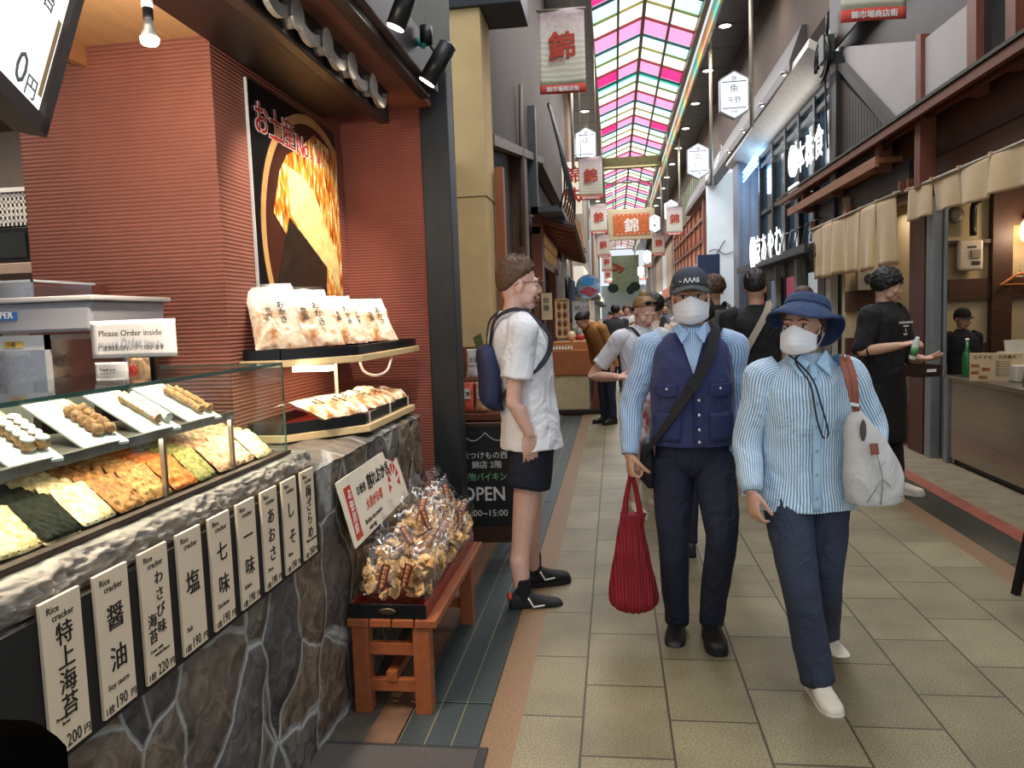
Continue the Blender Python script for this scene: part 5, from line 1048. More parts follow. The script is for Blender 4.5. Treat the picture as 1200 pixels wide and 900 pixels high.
t = thing('cable_box', 'dark green junction box on the gable post', 'box', (2.84, q.y-0.1, q.z)); b = B(); b.span((-0.08, -0.12, -0.12), (0.06, 0.12, 0.2)); obj('box', b, mat('green dark box', '#38463a', 0.5), t); b = B(); b.tube([(0, 0, 0.2), (0, 0.02, 0.5)], 0.02); obj('feed', b, m_blackm, t)
# eaves
b = B(); b.prism([(2.8, 3.6, 3.3), (2.8, 13.9, 3.34), (3.15, 13.9, 3.52), (3.15, 3.6, 3.48)], (0, 0, 0.03)); struct('trim_24', b, mat('thin eave sheet', '#4a4a3f', 0.6))
b = B(); b.bar((2.84, 3.6, 3.25), (2.84, 13.9, 3.29), 0.05, 0.08); b.bar((2.98, 3.6, 3.26), (2.98, 13.9, 3.3), 0.05, 0.08)
struct('trim_25', b, m_rw)
b = B(); b.span((3.12, 3.4, 2.6), (3.22, 13.2, 3.3)); struct('wall_right', b, m_brownh)
b = B(); b.span((2.85, 8.95, 3.03), (3.12, 13.2, 3.09)); b.span((2.83, 8.93, 2.99), (2.87, 13.2, 3.1)); struct('trim_26', b, wood('ledge board', '#a06a48', 0.75, axis=(10, 2, 10)))
b = B(); b.span((3.06, 8.6, 2.68), (3.11, 12.5, 3.0)); struct('trim_27', b, mat('slate board', '#3a3c40', 0.5, var=0.3, scale=6, stretch=(1, 0.3, 4)))
for k, y in enumerate((7.95, 9.1, 10.87, 12.5)): b = B(); b.span((2.9, y-0.07, 2.95 if k else 2.6), (3.04, y+0.07, 3.25)); struct('trim_28', b, m_rw)
# posts
b = B(); b.span((3.0, 8.02, 0), (3.2, 8.4, 2.7)); struct('trim_29', b, wood('plum brown post', '#55322a', 0.75, axis=(8, 8, 1)))
b = B(); b.span((3.0, 7.83, 0), (3.09, 7.97, 2.5)); b.span((3.1, 7.8, 0), (3.13, 7.84, 2.5)); struct('trim_30', b, mat('grey steel post', '#8f979c', 0.35, 0.6), bevel=0.004)
b = B(); b.span((3.0, 11.3, 0), (3.1, 11.55, 2.7)); struct('trim_31', b, mat('pale frame post', '#a6a39b', 0.4)); b = B(); b.span((3.0, 11.6, 0), (3.15, 12.0, 2.7)); b.span((3.02, 3.3, 0), (3.2, 3.6, 2.7)); struct('trim_32', b, m_brown)
# interior
m_int = mat('cream plaster', '#b3a382', 0.85, var=0.1, scale=2)
b = B(); b.span((3.0, 10.6, 0), (3.6, 10.75, 2.9)); b.span((3.58, 9.0, 0), (7.5, 9.15, 2.9)); b.span((3.56, 9.0, 0), (3.6, 10.7, 2.9)); b.span((7.4, 2, 0), (7.5, 9.1, 2.9)); b.span((3.3, 2.0, 0), (7.5, 2.1, 2.9)); struct('wall_back', b, m_int)
b = B(); b.span((3.1, 2, 2.9), (7.5, 12.0, 2.98)); struct('ceiling', b, mat('dark boarded ceiling', '#4b3729', 0.7))
b = B(); b.span((3.0, 10.54, 1.43), (3.6, 10.62, 1.69)); b.span((3.6, 8.94, 1.52), (7.4, 9.02, 1.745)); b.span((4.02, 8.9, 0), (4.22, 9.02, 2.9)); b.span((3.58, 8.92, 2.12), (4.1, 9.02, 2.16)); b.span((3.0, 10.54, 0), (3.6, 10.62, 1.08)); b.span((3.6, 8.94, 0), (7.4, 9.02, 1.05)); b.span((4.22, 8.96, 2.3), (7.4, 9.02, 2.9)); struct('trim_33', b, m_brown)
lamp('wall_lamp_light', 'POINT', (4.3, 8.6, 2.2), 12, WARM, 0.08); lamp('room_light', 'AREA', (4.5, 6.5, 2.85), 26, WARMW, 2.0, 3.5); lamp('room_light', 'AREA', (3.35, 9.8, 2.6), 6, WARMW, 0.3, 1.0)
t = thing('wall_lamp', 'glowing glass wall lamp inside the restaurant at the frame edge', 'lamp', (4.34, 8.86, 2.2)); b = B(); b.lathe([(0.02, 0.16), (0.06, 0.1), (0.075, 0.0), (0.05, -0.08), (0.01, -0.09)], seg=18); obj('glass_shade', b, glow('lamp shade', '#ffd9a0', 9.0), t); b = B(); b.bar((0, 0.1, 0.18), (0, 0, 0.17), 0.02); obj('arm', b, m_blackm, t)
t = thing('meter_box', 'white rounded electric meter box on the restaurant back wall', 'meter box', (3.79, 8.93, 1.83)); b = B(); b.span((-0.13, -0.06, 0), (0.13, 0, 0.33)); obj('housing', b, mat('meter white', '#bdb3a3', 0.4), t, bevel=0.03); b = B(); b.span((0.0, -0.075, 0.13), (0.09, -0.06, 0.22)); obj('display', b, mat('meter display', '#8b8378', 0.3), t); b = B(); b.span((0.01, -0.068, 0.06), (0.09, -0.06, 0.1)); b.span((-0.03, -0.068, 0.24), (0.05, -0.06, 0.26)); obj('dark_marks', b, m_mull, t)
t = thing('air_duct', 'dark pipe and round vent above the meter box', 'duct', (3.7, 8.9, 2.2)); b = B(); b.tube([(0.12, 0, 0.0), (0.12, 0, 0.3), (0.13, -0.08, 0.36)], 0.035, 10, sub=3); obj('pipe', b, m_blackm, t); b = B(); b.lathe([(0.08, 0), (0.09, 0.03), (0.04, 0.05)], seg=18, M=Matrix.Translation((-0.08, -0.02, 0.22)) @ Matrix.Rotation(PI/2, 4, 'X')); obj('round_vent', b, mat('vent grey', '#57504a', 0.5), t)
t = thing('coat_hanger', 'wooden coat hanger on the brown beam of the restaurant wall', 'hanger', (4.27, 8.85, 1.68)); b = B(); b.tube([(-0.2, 0, -0.02), (-0.12, 0, 0.03), (0, 0, 0.1), (0.12, 0, 0.03), (0.2, 0, -0.02)], [0.012, 0.014, 0.016, 0.014, 0.012], 10, sub=4); b.bar((-0.17, 0, -0.01), (0.17, 0, -0.01), 0.012); obj('wooden_arms', b, wood('hanger wood', '#b9713d', 0.8), t); b = B(); b.tube([(0, 0, 0.11), (0, 0, 0.15), (0.02, 0, 0.17), (0.0, 0.02, 0.19)], 0.003, 6, sub=3); obj('hook', b, m_steel, t)
t = thing('wall_heater', 'grey box with a round dial on the cream wall behind the clerk', 'wall box', (3.22, 10.5, 1.69)); b = B(); b.span((-0.12, -0.08, 0), (0.14, 0.03, 0.26)); obj('housing', b, mat('grey box', '#8f8a80', 0.5), t, bevel=0.01); b = B(); b.lathe([(0.06, 0), (0.065, 0.012), (0.05, 0.016)], seg=20, M=Matrix.Translation((0.02, -0.08, 0.15)) @ Matrix.Rotation(PI/2, 4, 'X')); obj('dial', b, m_mull, t)
t = thing('side_shelf', 'dark shelf with small bottles below the cream wall behind the clerk', 'shelf', (3.15, 10.25, 0.86)); b = B(); b.span((-0.13, -0.2, 0), (0.4, 0.3, 0.03)); b.span((-0.13, -0.1, -0.86), (0.4, 0.3, 0)); obj('cabinet', b, m_brown, t); b = B(); b.lathe([(0.03, 0.03), (0.03, 0.14), (0.012, 0.17), (0.012, 0.2)], (0.0, 0, 0), 14); obj('bottle', b, mat('brown glass', '#2c1a10', 0.15), t)
# stainless counter and its things
m_stl = mat('stainless', '#a3978a', 0.26, 0.9, var=0.12, scale=3, stretch=(1, 0.4, 6))
t = thing('steel_counter', 'stainless steel serving counter at the restaurant entrance', 'counter', (3.05, 3.6, 0))
b = B(); b.span((0.02, 0, 0.06), (0.65, 4.0, 0.79)); obj('body', b, m_stl, t, bevel=0.004); b = B(); b.span((0, -0.02, 0.79), (0.68, 4.02, 0.825)); obj('worktop', b, m_stl, t, bevel=0.008); b = B(); b.span((0.06, 0.05, 0), (0.6, 3.95, 0.06)); obj('plinth', b, m_blackm, t); b = B(); b.span((0.0, 3.98, 0.0), (0.05, 4.05, 0.8)); obj('corner_post', b, mat('grey steel post', '#8f979c', 0.35), t)
t = thing('green_bottle', 'green glass bottle at the end of the steel counter', 'bottle', (3.15, 7.42, 0.825)); b = B(); b.lathe([(0.035, 0), (0.037, 0.01), (0.037, 0.17), (0.03, 0.21), (0.014, 0.25), (0.013, 0.33)], seg=22); obj('glass_body', b, mat('green glass', '#1d6b35', 0.08, var=0.1, spec=0.8), t); b = B(); b.lathe([(0.015, 0.325), (0.015, 0.345)], seg=16); obj('cap', b, m_white, t)
t = thing('menu_stand', 'beige printed menu board propped on the steel counter', 'menu', (3.17, 6.93, 0.825), (0.15, 0, -0.45)); b = B(); b.span((-0.19, -0.005, 0), (0.19, 0.008, 0.24)); obj('board', b, mat('menu beige', '#d9bd93', 0.5), t); b = B(); b.text('おすすめ', (-0.16, -0.006, 0.195), (1, 0, 0), (0, 0, 1), 0.035)
for i in range(7): b.text('季節のそば 天ぷら', (0.0, -0.006, 0.165-0.02*i), (1, 0, 0), (0, 0, 1), 0.013)
b.text('お品書き', (0.02, -0.006, 0.198), (1, 0, 0), (0, 0, 1), 0.032); obj('lettering', b, m_ink, t); b = B()
for x, z in ((-0.15, 0.13), (-0.07, 0.1), (-0.15, 0.07), (-0.09, 0.03)): b.span((x-0.03, -0.0065, z-0.012), (x+0.03, -0.005, z+0.016))
obj('dish_picture', b, mat('dish print', '#a0612f', 0.5, var=0.5, scale=30), t)
t = thing('cash_register', 'white cash register on the steel counter behind the menu board', 'register', (3.45, 6.9, 0.825)); b = B(); b.span((-0.2, -0.14, 0), (0.22, 0.16, 0.14)); obj('body', b, mat('register white', '#c9c0ae', 0.4), t, bevel=0.01); b = B(); b.prism([(-0.2, 0.0, 0.14), (-0.02, 0.0, 0.14), (-0.02, 0.05, 0.34), (-0.2, 0.05, 0.34)], (0, 0.03, 0)); obj('display', b, mat('register white', '#c9c0ae', 0.4), t); b = B(); b.span((0.02, -0.1, 0.14), (0.2, 0.14, 0.3)); obj('printer_block', b, mat('register grey', '#a9aaa6', 0.4), t, bevel=0.01)
t = thing('glass_food_cover', 'glass topped food cover with pale food at the frame edge on the steel counter', 'food cover', (3.42, 6.45, 0.825)); b = B(); b.span((-0.2, -0.2, 0.0), (0.25, 0.16, 0.05)); obj('tray', b, m_stl, t, bevel=0.005); b = B(); b.loft([((0, 0, 0.05), (0.22, 0, 0), (0, 0.17, 0), 6), ((0, 0, 0.15), (0.2, 0, 0), (0, 0.16, 0), 6), ((0, 0, 0.2), (0.1, 0, 0), (0, 0.1, 0), 6)], 28); obj('glass_lid', b, m_clear, t); b = B()
for i in range(10): b.ball((-0.12+0.028*i, 0.05*math.sin(i*2), 0.08), (0.05, 0.04, 0.03), 10, 6)
o = obj('pale_food', b, mat('pale food', '#c9b48c', 0.6), t); o['kind'] = 'stuff'
t = thing('grey_carton', 'greenish grey carton behind the green bottle on the steel counter', 'carton', (3.5, 7.35, 0.825)); b = B(); b.span((-0.1, -0.08, 0), (0.1, 0.08, 0.22)); obj('box', b, mat('carton grey', '#a3a088', 0.6), t, bevel=0.004); b = B(); b.span((-0.1, -0.082, 0.1), (0.1, -0.08, 0.13)); obj('seam_tape', b, m_paper, t)
t = thing('stool_box', 'brown wooden box at the foot of the plum brown post', 'box', (2.98, 8.75, 0)); b = B(); b.span((-0.05, -0.12, 0), (0.25, 0.2, 0.42)); obj('box', b, wood('crate brown', '#6d4a34', 0.7), t, bevel=0.004); b = B(); b.span((-0.06, -0.13, 0.42), (0.26, 0.21, 0.45)); obj('lid', b, m_rw, t)
# curtains
m_noren = mat('beige linen', '#cdb184', 0.9, var=0.06, scale=14, bump=0.15, bscale=260, sheen=0.2)
def noren(label, X, y0, y1, z0, z1, n, letters=None, seed=0, group='beige shop curtains of the restaurant'):
    t = thing('shop_curtain', label, 'curtain', (X, y0, z0), 0, group); L_ = y1-y0; H_ = z1-z0; w = L_/n; b = B()
    for k in range(n):
        def fn(u, v, k=k):
            y = k*w+0.006+(w-0.012)*u; gap = 0.02*(1-v)*(u-0.5)
            x = 0.03*math.sin(u*PI*2+k*1.3+seed)*(1-v)+0.02*math.sin((k+u)*2.1+seed)*(1-0.6*v)
            return Vector((x, y-gap, v*H_+0.012*math.sin(k*2.2+seed)*(1-v)))
        b.grid(fn, 12, 12)
    obj('cloth', b, m_noren, t, solid=0.004)
    b = B(); b.cyl((0, -0.15, H_+0.005), (0, L_+0.1, H_+0.005), 0.014, seg=10); obj('rod', b, m_pole, t)
    b = B()
    for k in range(n+1): b.box((0, k*w, H_+0.01), (0.04, 0.03, 0.035))
    obj('loop', b, m_noren, t)
    b = B()
    for y in (-0.1, L_/2, L_+0.05): b.box((0.03, y, H_+0.05), (0.06, 0.05, 0.13))
    obj('rod_bracket', b, m_rw, t)
    if letters:
        b = B(); b.vtext(letters, (-0.05, L_-w*0.35, H_*0.75), (0, -1, 0), (0, 0, 1), 0.13, 1.02, weight=0.02, depth=0.002); b.vtext('京錦', (-0.05, L_-w*0.75, H_*0.55), (0, -1, 0), (0, 0, 1), 0.09, 1.05, depth=0.002); obj('lettering', b, m_ink, t)
noren('short beige linen curtain with slits across the restaurant entrance over the steel counter', 2.92, 3.7, 8.2, 2.31, 2.62, 8, None, 0.4)
noren('long beige linen curtain with brush writing, further along than the plum brown post', 2.9, 8.52, 11.95, 1.9, 2.63, 6, 'そば処', 1.9)
t = thing('sandwich_board', 'black leg of a folding sign stand cut by the frame edge', 'sign stand', (2.06, 4.12, 0)); b = B(); b.bar((-0.06, 0, 0), (0.1, 0.05, 0.75), 0.035, 0.03); b.bar((0.5, 0, 0), (0.44, 0.05, 0.75), 0.035); obj('leg', b, m_blackm, t); b = B(); b.prism([(0.0, 0.04, 0.15), (0.52, 0.04, 0.15), (0.46, 0.06, 0.8), (0.1, 0.06, 0.8)], (0, 0.02, 0)); obj('board', b, mat('chalk black', '#15191c', 0.6), t)
# ================================================================ SNACK SIDE, MIDDLE: chalkboard, packages, wooden shop front, stall
t = thing('chalkboard', 'black chalkboard with OPEN and hours in chalk beside the black post', 'chalkboard', (-0.81, 4.66, 0), (0.04, 0, 0.06))
b = B(); b.span((-0.16, 0, 0.2), (0.16, 0.02, 0.84)); obj('black_panel', b, mat('chalk black', '#15191c', 0.55, var=0.3, scale=5), t)
b = B(); b.span((-0.17, -0.008, 0.1), (0.17, 0.028, 0.2)); b.span((0.16, -0.006, 0.2), (0.175, 0.026, 0.86)); b.span((-0.175, -0.006, 0.2), (-0.16, 0.026, 0.86)); b.span((-0.175, -0.006, 0.84), (0.175, 0.026, 0.86)); obj('frame', b, m_brown, t)
b = B(); b.bar((-0.14, 0.02, 0.0), (-0.14, 0.01, 0.15), 0.03); b.bar((0.15, 0.02, 0), (0.15, 0.01, 0.15), 0.03, mi=0); b.bar((0.13, 0.25, 0), (0.13, 0.03, 0.8), 0.02); obj('leg', b, mat('pale leg', '#a9a7b5', 0.5), t)
m_chalk = mat('chalk', '#e4e4e2', 0.9); b = B(); ex, ez = (1, 0, 0), (0, 0, 1)
b.text('京つけもの西利', (-0.15, -0.001, 0.64), ex, ez, 0.048); b.text('錦店 2階', (-0.09, -0.001, 0.58), ex, ez, 0.05); b.text('OPEN', (-0.158, -0.001, 0.37), ex, ez, 0.125, weight=0.015, wide=0.85); b.text('11:00~15:00', (-0.155, -0.001, 0.27), ex, ez, 0.058)
for k in range(2):
    pts = [(-0.15+0.15*k+0.15*i/8, -0.002, 0.8-0.05*math.sin(PI*i/8)) for i in range(9)]
    for i in range(8): b.bar(pts[i], pts[i+1], 0.004, 0.003)
obj('chalk_lettering', b, m_chalk, t); b = B(); b.text('漬物バイキング', (-0.158, -0.001, 0.50), ex, ez, 0.056, wide=0.85, weight=0.01); obj('green_lettering', b, mat('green chalk', '#7fc08d', 0.9), t)
t = thing('pickle_rack', 'reddish wooden display rack of packaged foods behind the chalkboard', 'rack', (-0.98, 5.2, 0)); b = B(); b.span((-0.25, -0.15, 0.82), (0.3, 0.3, 0.86)); b.span((-0.25, 0.26, 0), (0.3, 0.3, 1.3)); b.span((-0.25, -0.15, 0), (-0.21, 0.3, 0.82)); obj('rack_body', b, m_rw, t)
b = B(); b.span((-0.25, 0.0, 1.06), (0.28, 0.28, 1.08)); obj('middle_shelf', b, m_rw, t)
pk = [(-0.16, -0.06, 0.87, '#e3d9bd', 'cream printed food packet on the rack behind the chalkboard, at the post edge'), (-0.04, -0.06, 0.87, '#c0553a', 'red printed food packet on the rack behind the chalkboard'), (0.08, -0.06, 0.87, '#cfa27a', 'tan food packet on the rack behind the blue backpack'), (-0.15, 0.1, 1.09, '#d9dcc6', 'pale food packet on the upper shelf of the rack'), (0.0, 0.1, 1.09, '#e6e2d6', 'white food packet on the upper shelf of the rack')]
for x, y, z, c, lab in pk:
    o = thing('food_packet', lab, 'packet', (-0.98+x, 5.2+y, z), 0, 'packets on the rack behind the chalkboard'); b = pillow(B(), 0.115, 0.2, 0.04, x*9, 0.008); ob = obj('pouch', b, mat('packet '+c, c, 0.4, var=0.4, scale=22), o); ob.matrix_local = Matrix.Translation((0, 0, 0.1)) @ Matrix.Rotation(PI/2-0.15, 4, 'X')
    b = B(); b.span((-0.035, -0.035, 0.09), (0.035, -0.032, 0.16)); obj('label', b, m_paper, o); b = B(); b.text('京漬', (0, -0.036, 0.11), (1, 0, 0), (0, 0, 1), 0.035, align='C'); obj('lettering', b, m_ink, o)
b = B(); b.prism([(0, 0, 0), (0.05, 0, 0.0), (0.03, 0, 0.32), (-0.03, 0, 0.3)], (0, 0.01, 0)); tag(obj('price_flag', b, mat('olive tag', '#5d6632', 0.6), loc=(-0.9, 5.24, 1.08), rot=(0, -0.15, 0)), 'dark olive upright tag on the packet rack beside the cream column', 'tag')
b = B(); b.span((-0.06, 6.5, 0.0), (0.02, 6.62, 2.9)); struct('trim_34', b, wood('orange brown jamb', '#9a5a35', 0.75, axis=(10, 10, 1)), loc=(-1.02, 0.72, 0))
# wooden shop front with small roof
m_ow = wood('warm shop wood', '#8d4f33', 0.7, axis=(8, 8, 2))
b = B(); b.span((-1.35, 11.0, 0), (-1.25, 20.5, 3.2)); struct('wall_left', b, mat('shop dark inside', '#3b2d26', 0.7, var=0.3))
b = B(); b.span((-1.2, 11.7, 0), (-1.06, 12.0, 3.0)); b.span((-1.2, 14.6, 0), (-1.08, 14.8, 2.8)); b.span((-1.2, 11.7, 2.75), (-1.08, 18, 2.85)); b.span((-1.2, 11.9, 2.3), (-1.1, 15.5, 2.38)); struct('trim_35', b, m_ow)
t = thing('shop_roof', 'small tiled roof with red brown underside over the wooden shop front', 'roof', (-1.15, 11.9, 2.95)); b = B(); b.prism([(0, 0, 0.08), (0.6, 0, -0.1), (0.6, 4.4, -0.36), (0, 4.4, -0.1)], (0, 0, 0.05)); obj('tile_sheet', b, mat('grey roof', '#55524f', 0.5), t); b = B(); b.prism([(0, 0.02, 0.05), (0.58, 0.02, -0.13), (0.58, 4.38, -0.39), (0, 4.38, -0.13)], (0, 0, 0.025)); obj('red_underside', b, m_ow, t); b = B()
for i in range(10): b.bar((0.02, 0.1+0.45*i, 0.02-0.026*i), (0.56, 0.1+0.45*i, -0.14-0.026*i), 0.04)
obj('rafter', b, m_ow, t)
t = thing('lattice_panel', 'pale lattice window panel of the wooden shop front', 'panel', (-1.09, 12.1, 2.38)); b = B()
for i in range(8): b.span((0, 0.4*i, 0), (0.03, 0.4*i+0.05, 0.42))
for z in (0.0, 0.2, 0.38): b.span((0, 0, z), (0.03, 2.85, z+0.04))
obj('lattice', b, mat('pale lattice', '#d9b98a', 0.6), t); b = B(); b.span((-0.02, 0, 0), (0, 2.8, 0.42)); obj('paper_screen', b, mat('screen paper', '#efe0c2', 0.7, emit='#ffe6bd', estr=0.25), t)
t = thing('shop_curtain', 'pale hanging curtain under the small tiled roof', 'curtain', (-0.98, 15.0, 1.75), 0); b = B(); b.grid(lambda u, v: Vector((0.03*math.sin(u*20), u*2.2, v*0.95)), 40, 6); obj('cloth', b, mat('pale curtain', '#cfc8b8', 0.9), t, solid=0.004); b = B(); b.cyl((0, -0.1, 0.96), (0, 2.3, 0.96), 0.015); obj('rod', b, m_pole, t)
t = thing('shop_curtain', 'navy hanging cloth at the wooden shop front', 'curtain', (-0.88, 15.2, 1.35), 0); b = B(); b.grid(lambda u, v: Vector((0.03*math.sin(u*14), u*2.0, v*0.9)), 40, 6); obj('cloth', b, mat('navy cloth', '#26304a', 0.9), t, solid=0.004); b = B(); b.cyl((0, -0.1, 0.91), (0, 2.1, 0.91), 0.015); obj('rod', b, m_pole, t)
t = thing('chair_back_display', 'pale wooden rack with dark oval pieces on the stall', 'display rack', (-0.84, 12.5, 1.14)); b = B(); b.span((-0.115, 0, 0), (-0.095, 0.05, 0.64)); b.span((0.095, 0, 0), (0.115, 0.05, 0.64)); b.span((-0.115, 0, 0.62), (0.115, 0.05, 0.64)); b.span((-0.115, 0, 0), (0.115, 0.05, 0.02)); b.span((-0.1, 0.03, 0.02), (0.1, 0.045, 0.62)); obj('frame', b, mat('pale lattice', '#d9b98a', 0.6), t)
for i in range(4):
    for j in range(2): b = B(); b.ball((-0.045+0.09*j, 0.02, 0.1+0.14*i), (0.032, 0.02, 0.055), 12, 8); obj('oval_piece', b, mat('dark piece', '#6d4a3a', 0.5), t)
t = thing('market_stall', 'cream and orange brown market stall jutting into the street', 'stall', (-0.65, 11.6, 0))
b = B(); b.span((-0.43, 0, 0.6), (0.43, 0.9, 0.98)); obj('counter_box', b, wood('orange stall wood', '#b06a3c', 0.8, axis=(2, 10, 10)), t, bevel=0.01); b = B(); b.span((-0.42, 0.03, 0.08), (0.25, 0.85, 0.6)); obj('cream_base', b, mat('cream panel', '#d3c39a', 0.6), t); b = B(); b.prism([(0.28, 0.02, 0.08), (0.47, 0.02, 0.08), (0.43, 0.02, 0.6), (0.32, 0.02, 0.6)], (0, 0.7, 0)); obj('red_brown_leg', b, m_rw, t); b = B(); b.span((-0.44, -0.02, 0), (0.48, 0.92, 0.08)); obj('dark_plinth', b, mat('dark plinth', '#2b211b', 0.5), t, bevel=0.01)
b = B(); b.span((-0.3, 0.1, 0.98), (0.42, 0.8, 1.1)); obj('top_box', b, wood('orange stall wood2', '#bd7c48', 0.8, axis=(2, 10, 10)), t)
q = random.Random(3)
for k in range(9):
    o = thing('small_ornament', 'small pale ornament on the market stall, %s in the row' % ORD[k], 'ornament', (-1.02+k*0.045, 11.64, 0.98), 0, 'small pale ornaments on the stall'); b = B(); b.ball((0, 0, 0.02), (0.02, 0.03, 0.025), 10, 6, rot=(0, q.uniform(-1, 1), 0)); b.ball((0.01, 0, 0.05), (0.012, 0.012, 0.02), 8, 6); obj('figure_body', b, mat('ornament white', '#e6dccb', 0.5), o)
t = thing('toy_basket', 'red and white toys in a box behind the market stall counter', 'toys', (-0.55, 12.0, 1.1)); b = B(); b.ball((-0.12, 0, 0.08), (0.07, 0.07, 0.08), 14, 8); obj('cream_toy', b, mat('toy cream', '#e6c8a0', 0.5), t); b = B(); b.ball((0.02, 0, 0.06), (0.08, 0.05, 0.05), 14, 8); obj('red_toy', b, mat('toy red', '#b03a2c', 0.5), t); b = B(); b.bar((0.1, 0, 0.02), (0.22, 0, 0.1), 0.03); obj('white_toy', b, m_white, t)
t = thing('round_fan', 'round paper fan sign with blue and red picture shapes over the stall', 'fan', (-0.52, 16, 2.08)); b = B(); b.lathe([(0.25, 0), (0.25, 0.02)], seg=32, M=Matrix.Rotation(PI/2, 4, 'X')); obj('disc', b, mat('fan print', '#8fa9c4', 0.5, var=0.7, scale=7), t); b = B(); b.prism([(-0.2, -0.022, -0.1), (0.05, -0.022, -0.22), (0.2, -0.022, -0.08), (-0.02, -0.022, 0.02)], (0, -0.004, 0)); obj('red_shape', b, mat('fan red', '#a8474f', 0.5, var=0.4, scale=20), t); b = B(); b.prism([(-0.12, -0.022, 0.05), (0.1, -0.022, 0.02), (0.14, -0.022, 0.16), (-0.1, -0.022, 0.2)], (0, -0.004, 0)); obj('blue_shape', b, mat('fan blue', '#2f8fc9', 0.5, var=0.4, scale=20), t); b = B(); b.cyl((0.02, 0.02, -2.08), (0.02, 0.02, 0.0), 0.015); obj('stick', b, m_stick, t)
t = thing('paper_poster', 'white price poster below the round fan sign', 'poster', (-0.62, 16.1, 1.2)); b = B(); b.span((-0.25, 0, 0), (0.22, 0.02, 0.6)); obj('sheet', b, mat('bright paper', '#e9e4dc', 0.6), t); b = B(); b.text('錦の味', (-0.2, -0.002, 0.4), (1, 0, 0), (0, 0, 1), 0.12); b.text('お土産', (-0.2, -0.002, 0.2), (1, 0, 0), (0, 0, 1), 0.12); obj('lettering', b, m_ink, t)
t = thing('wall_sign_box', 'small cream sign box on the wooden shop post', 'sign', (-1.02, 11.68, 1.45)); b = B(); b.span((-0.07, -0.05, 0), (0.09, 0.0, 0.4)); obj('box', b, mat('cream sign', '#d8c59c', 0.6), t); b = B(); b.vtext('御膳', (0.0, -0.052, 0.25), (1, 0, 0), (0, 0, 1), 0.1); obj('lettering', b, m_ink, t)
t = thing('flower_vase', 'yellow flowers in a pot at the dark siding behind the man in white T-shirt', 'flowers', (-1.02, 10.2, 0.9)); b = B(); b.lathe([(0.05, -0.9), (0.09, -0.3), (0.1, 0), (0.07, 0.02)], seg=16); obj('pot', b, mat('pot brown', '#5a4336', 0.6), t); b = B()
for i in range(24): b.ball((q.uniform(-0.13, 0.13), q.uniform(-0.1, 0.1), q.uniform(0.1, 0.36)), 0.03, 8, 5)
o = obj('blossoms', b, mat('yellow bloom', '#c9a43a', 0.8, var=0.5, scale=30), t); o['kind'] = 'stuff'
t = thing('balcony', 'dark balcony with curved railing above the wooden shop front', 'balcony', (-1.16, 11.2, 3.0)); b = B(); b.span((-0.1, 0, 0), (0.1, 0.2, 1.5)); b.span((0.0, 0, 0), (0.45, 3.5, 0.08)); obj('slab', b, mat('balcony grey', '#4a4f52', 0.5), t); b = B()
for i in range(7): b.tube([(0.42, 0.5*i, 0.05), (0.5, 0.5*i, 0.5), (0.3, 0.5*i, 1.5)], 0.015, 6, sub=3)
b.bar((0.3, 0, 1.5), (0.3, 3.2, 1.5), 0.04); obj('railing', b, m_blackm, t)
t = thing('wooden_gable', 'tan wooden gable board standing over the small tiled roof', 'gable', (-0.95, 16.5, 2.9)); b = B(); b.prism([(-0.2, 0, 0), (0.35, 0, 0), (0.3, 0, 0.5), (0.0, 0, 1.0), (-0.2, 0, 0.7)], (0, 0.8, 0)); obj('board', b, wood('tan gable wood', '#b98a5c', 0.8), t); b = B(); b.span((-0.22, -0.02, -0.03), (0.37, 0.82, 0.02)); obj('base_trim', b, m_ow, t)
t = thing('white_shop_sign', 'white vertical shop sign with red characters beside the second banner', 'sign', (-0.95, 18.5, 3.9)); b = B(); b.span((-0.2, 0, 0), (0.25, 0.12, 1.2)); obj('panel', b, mat('sign white', '#e9e2d0', 0.5, emit='#fff3dd', estr=0.4), t); b = B(); b.vtext('錦味', (0.03, -0.003, 0.75), (1, 0, 0), (0, 0, 1), 0.4, 1.2, weight=0.03); obj('lettering', b, mat('sign red', '#c23528', 0.5), t)
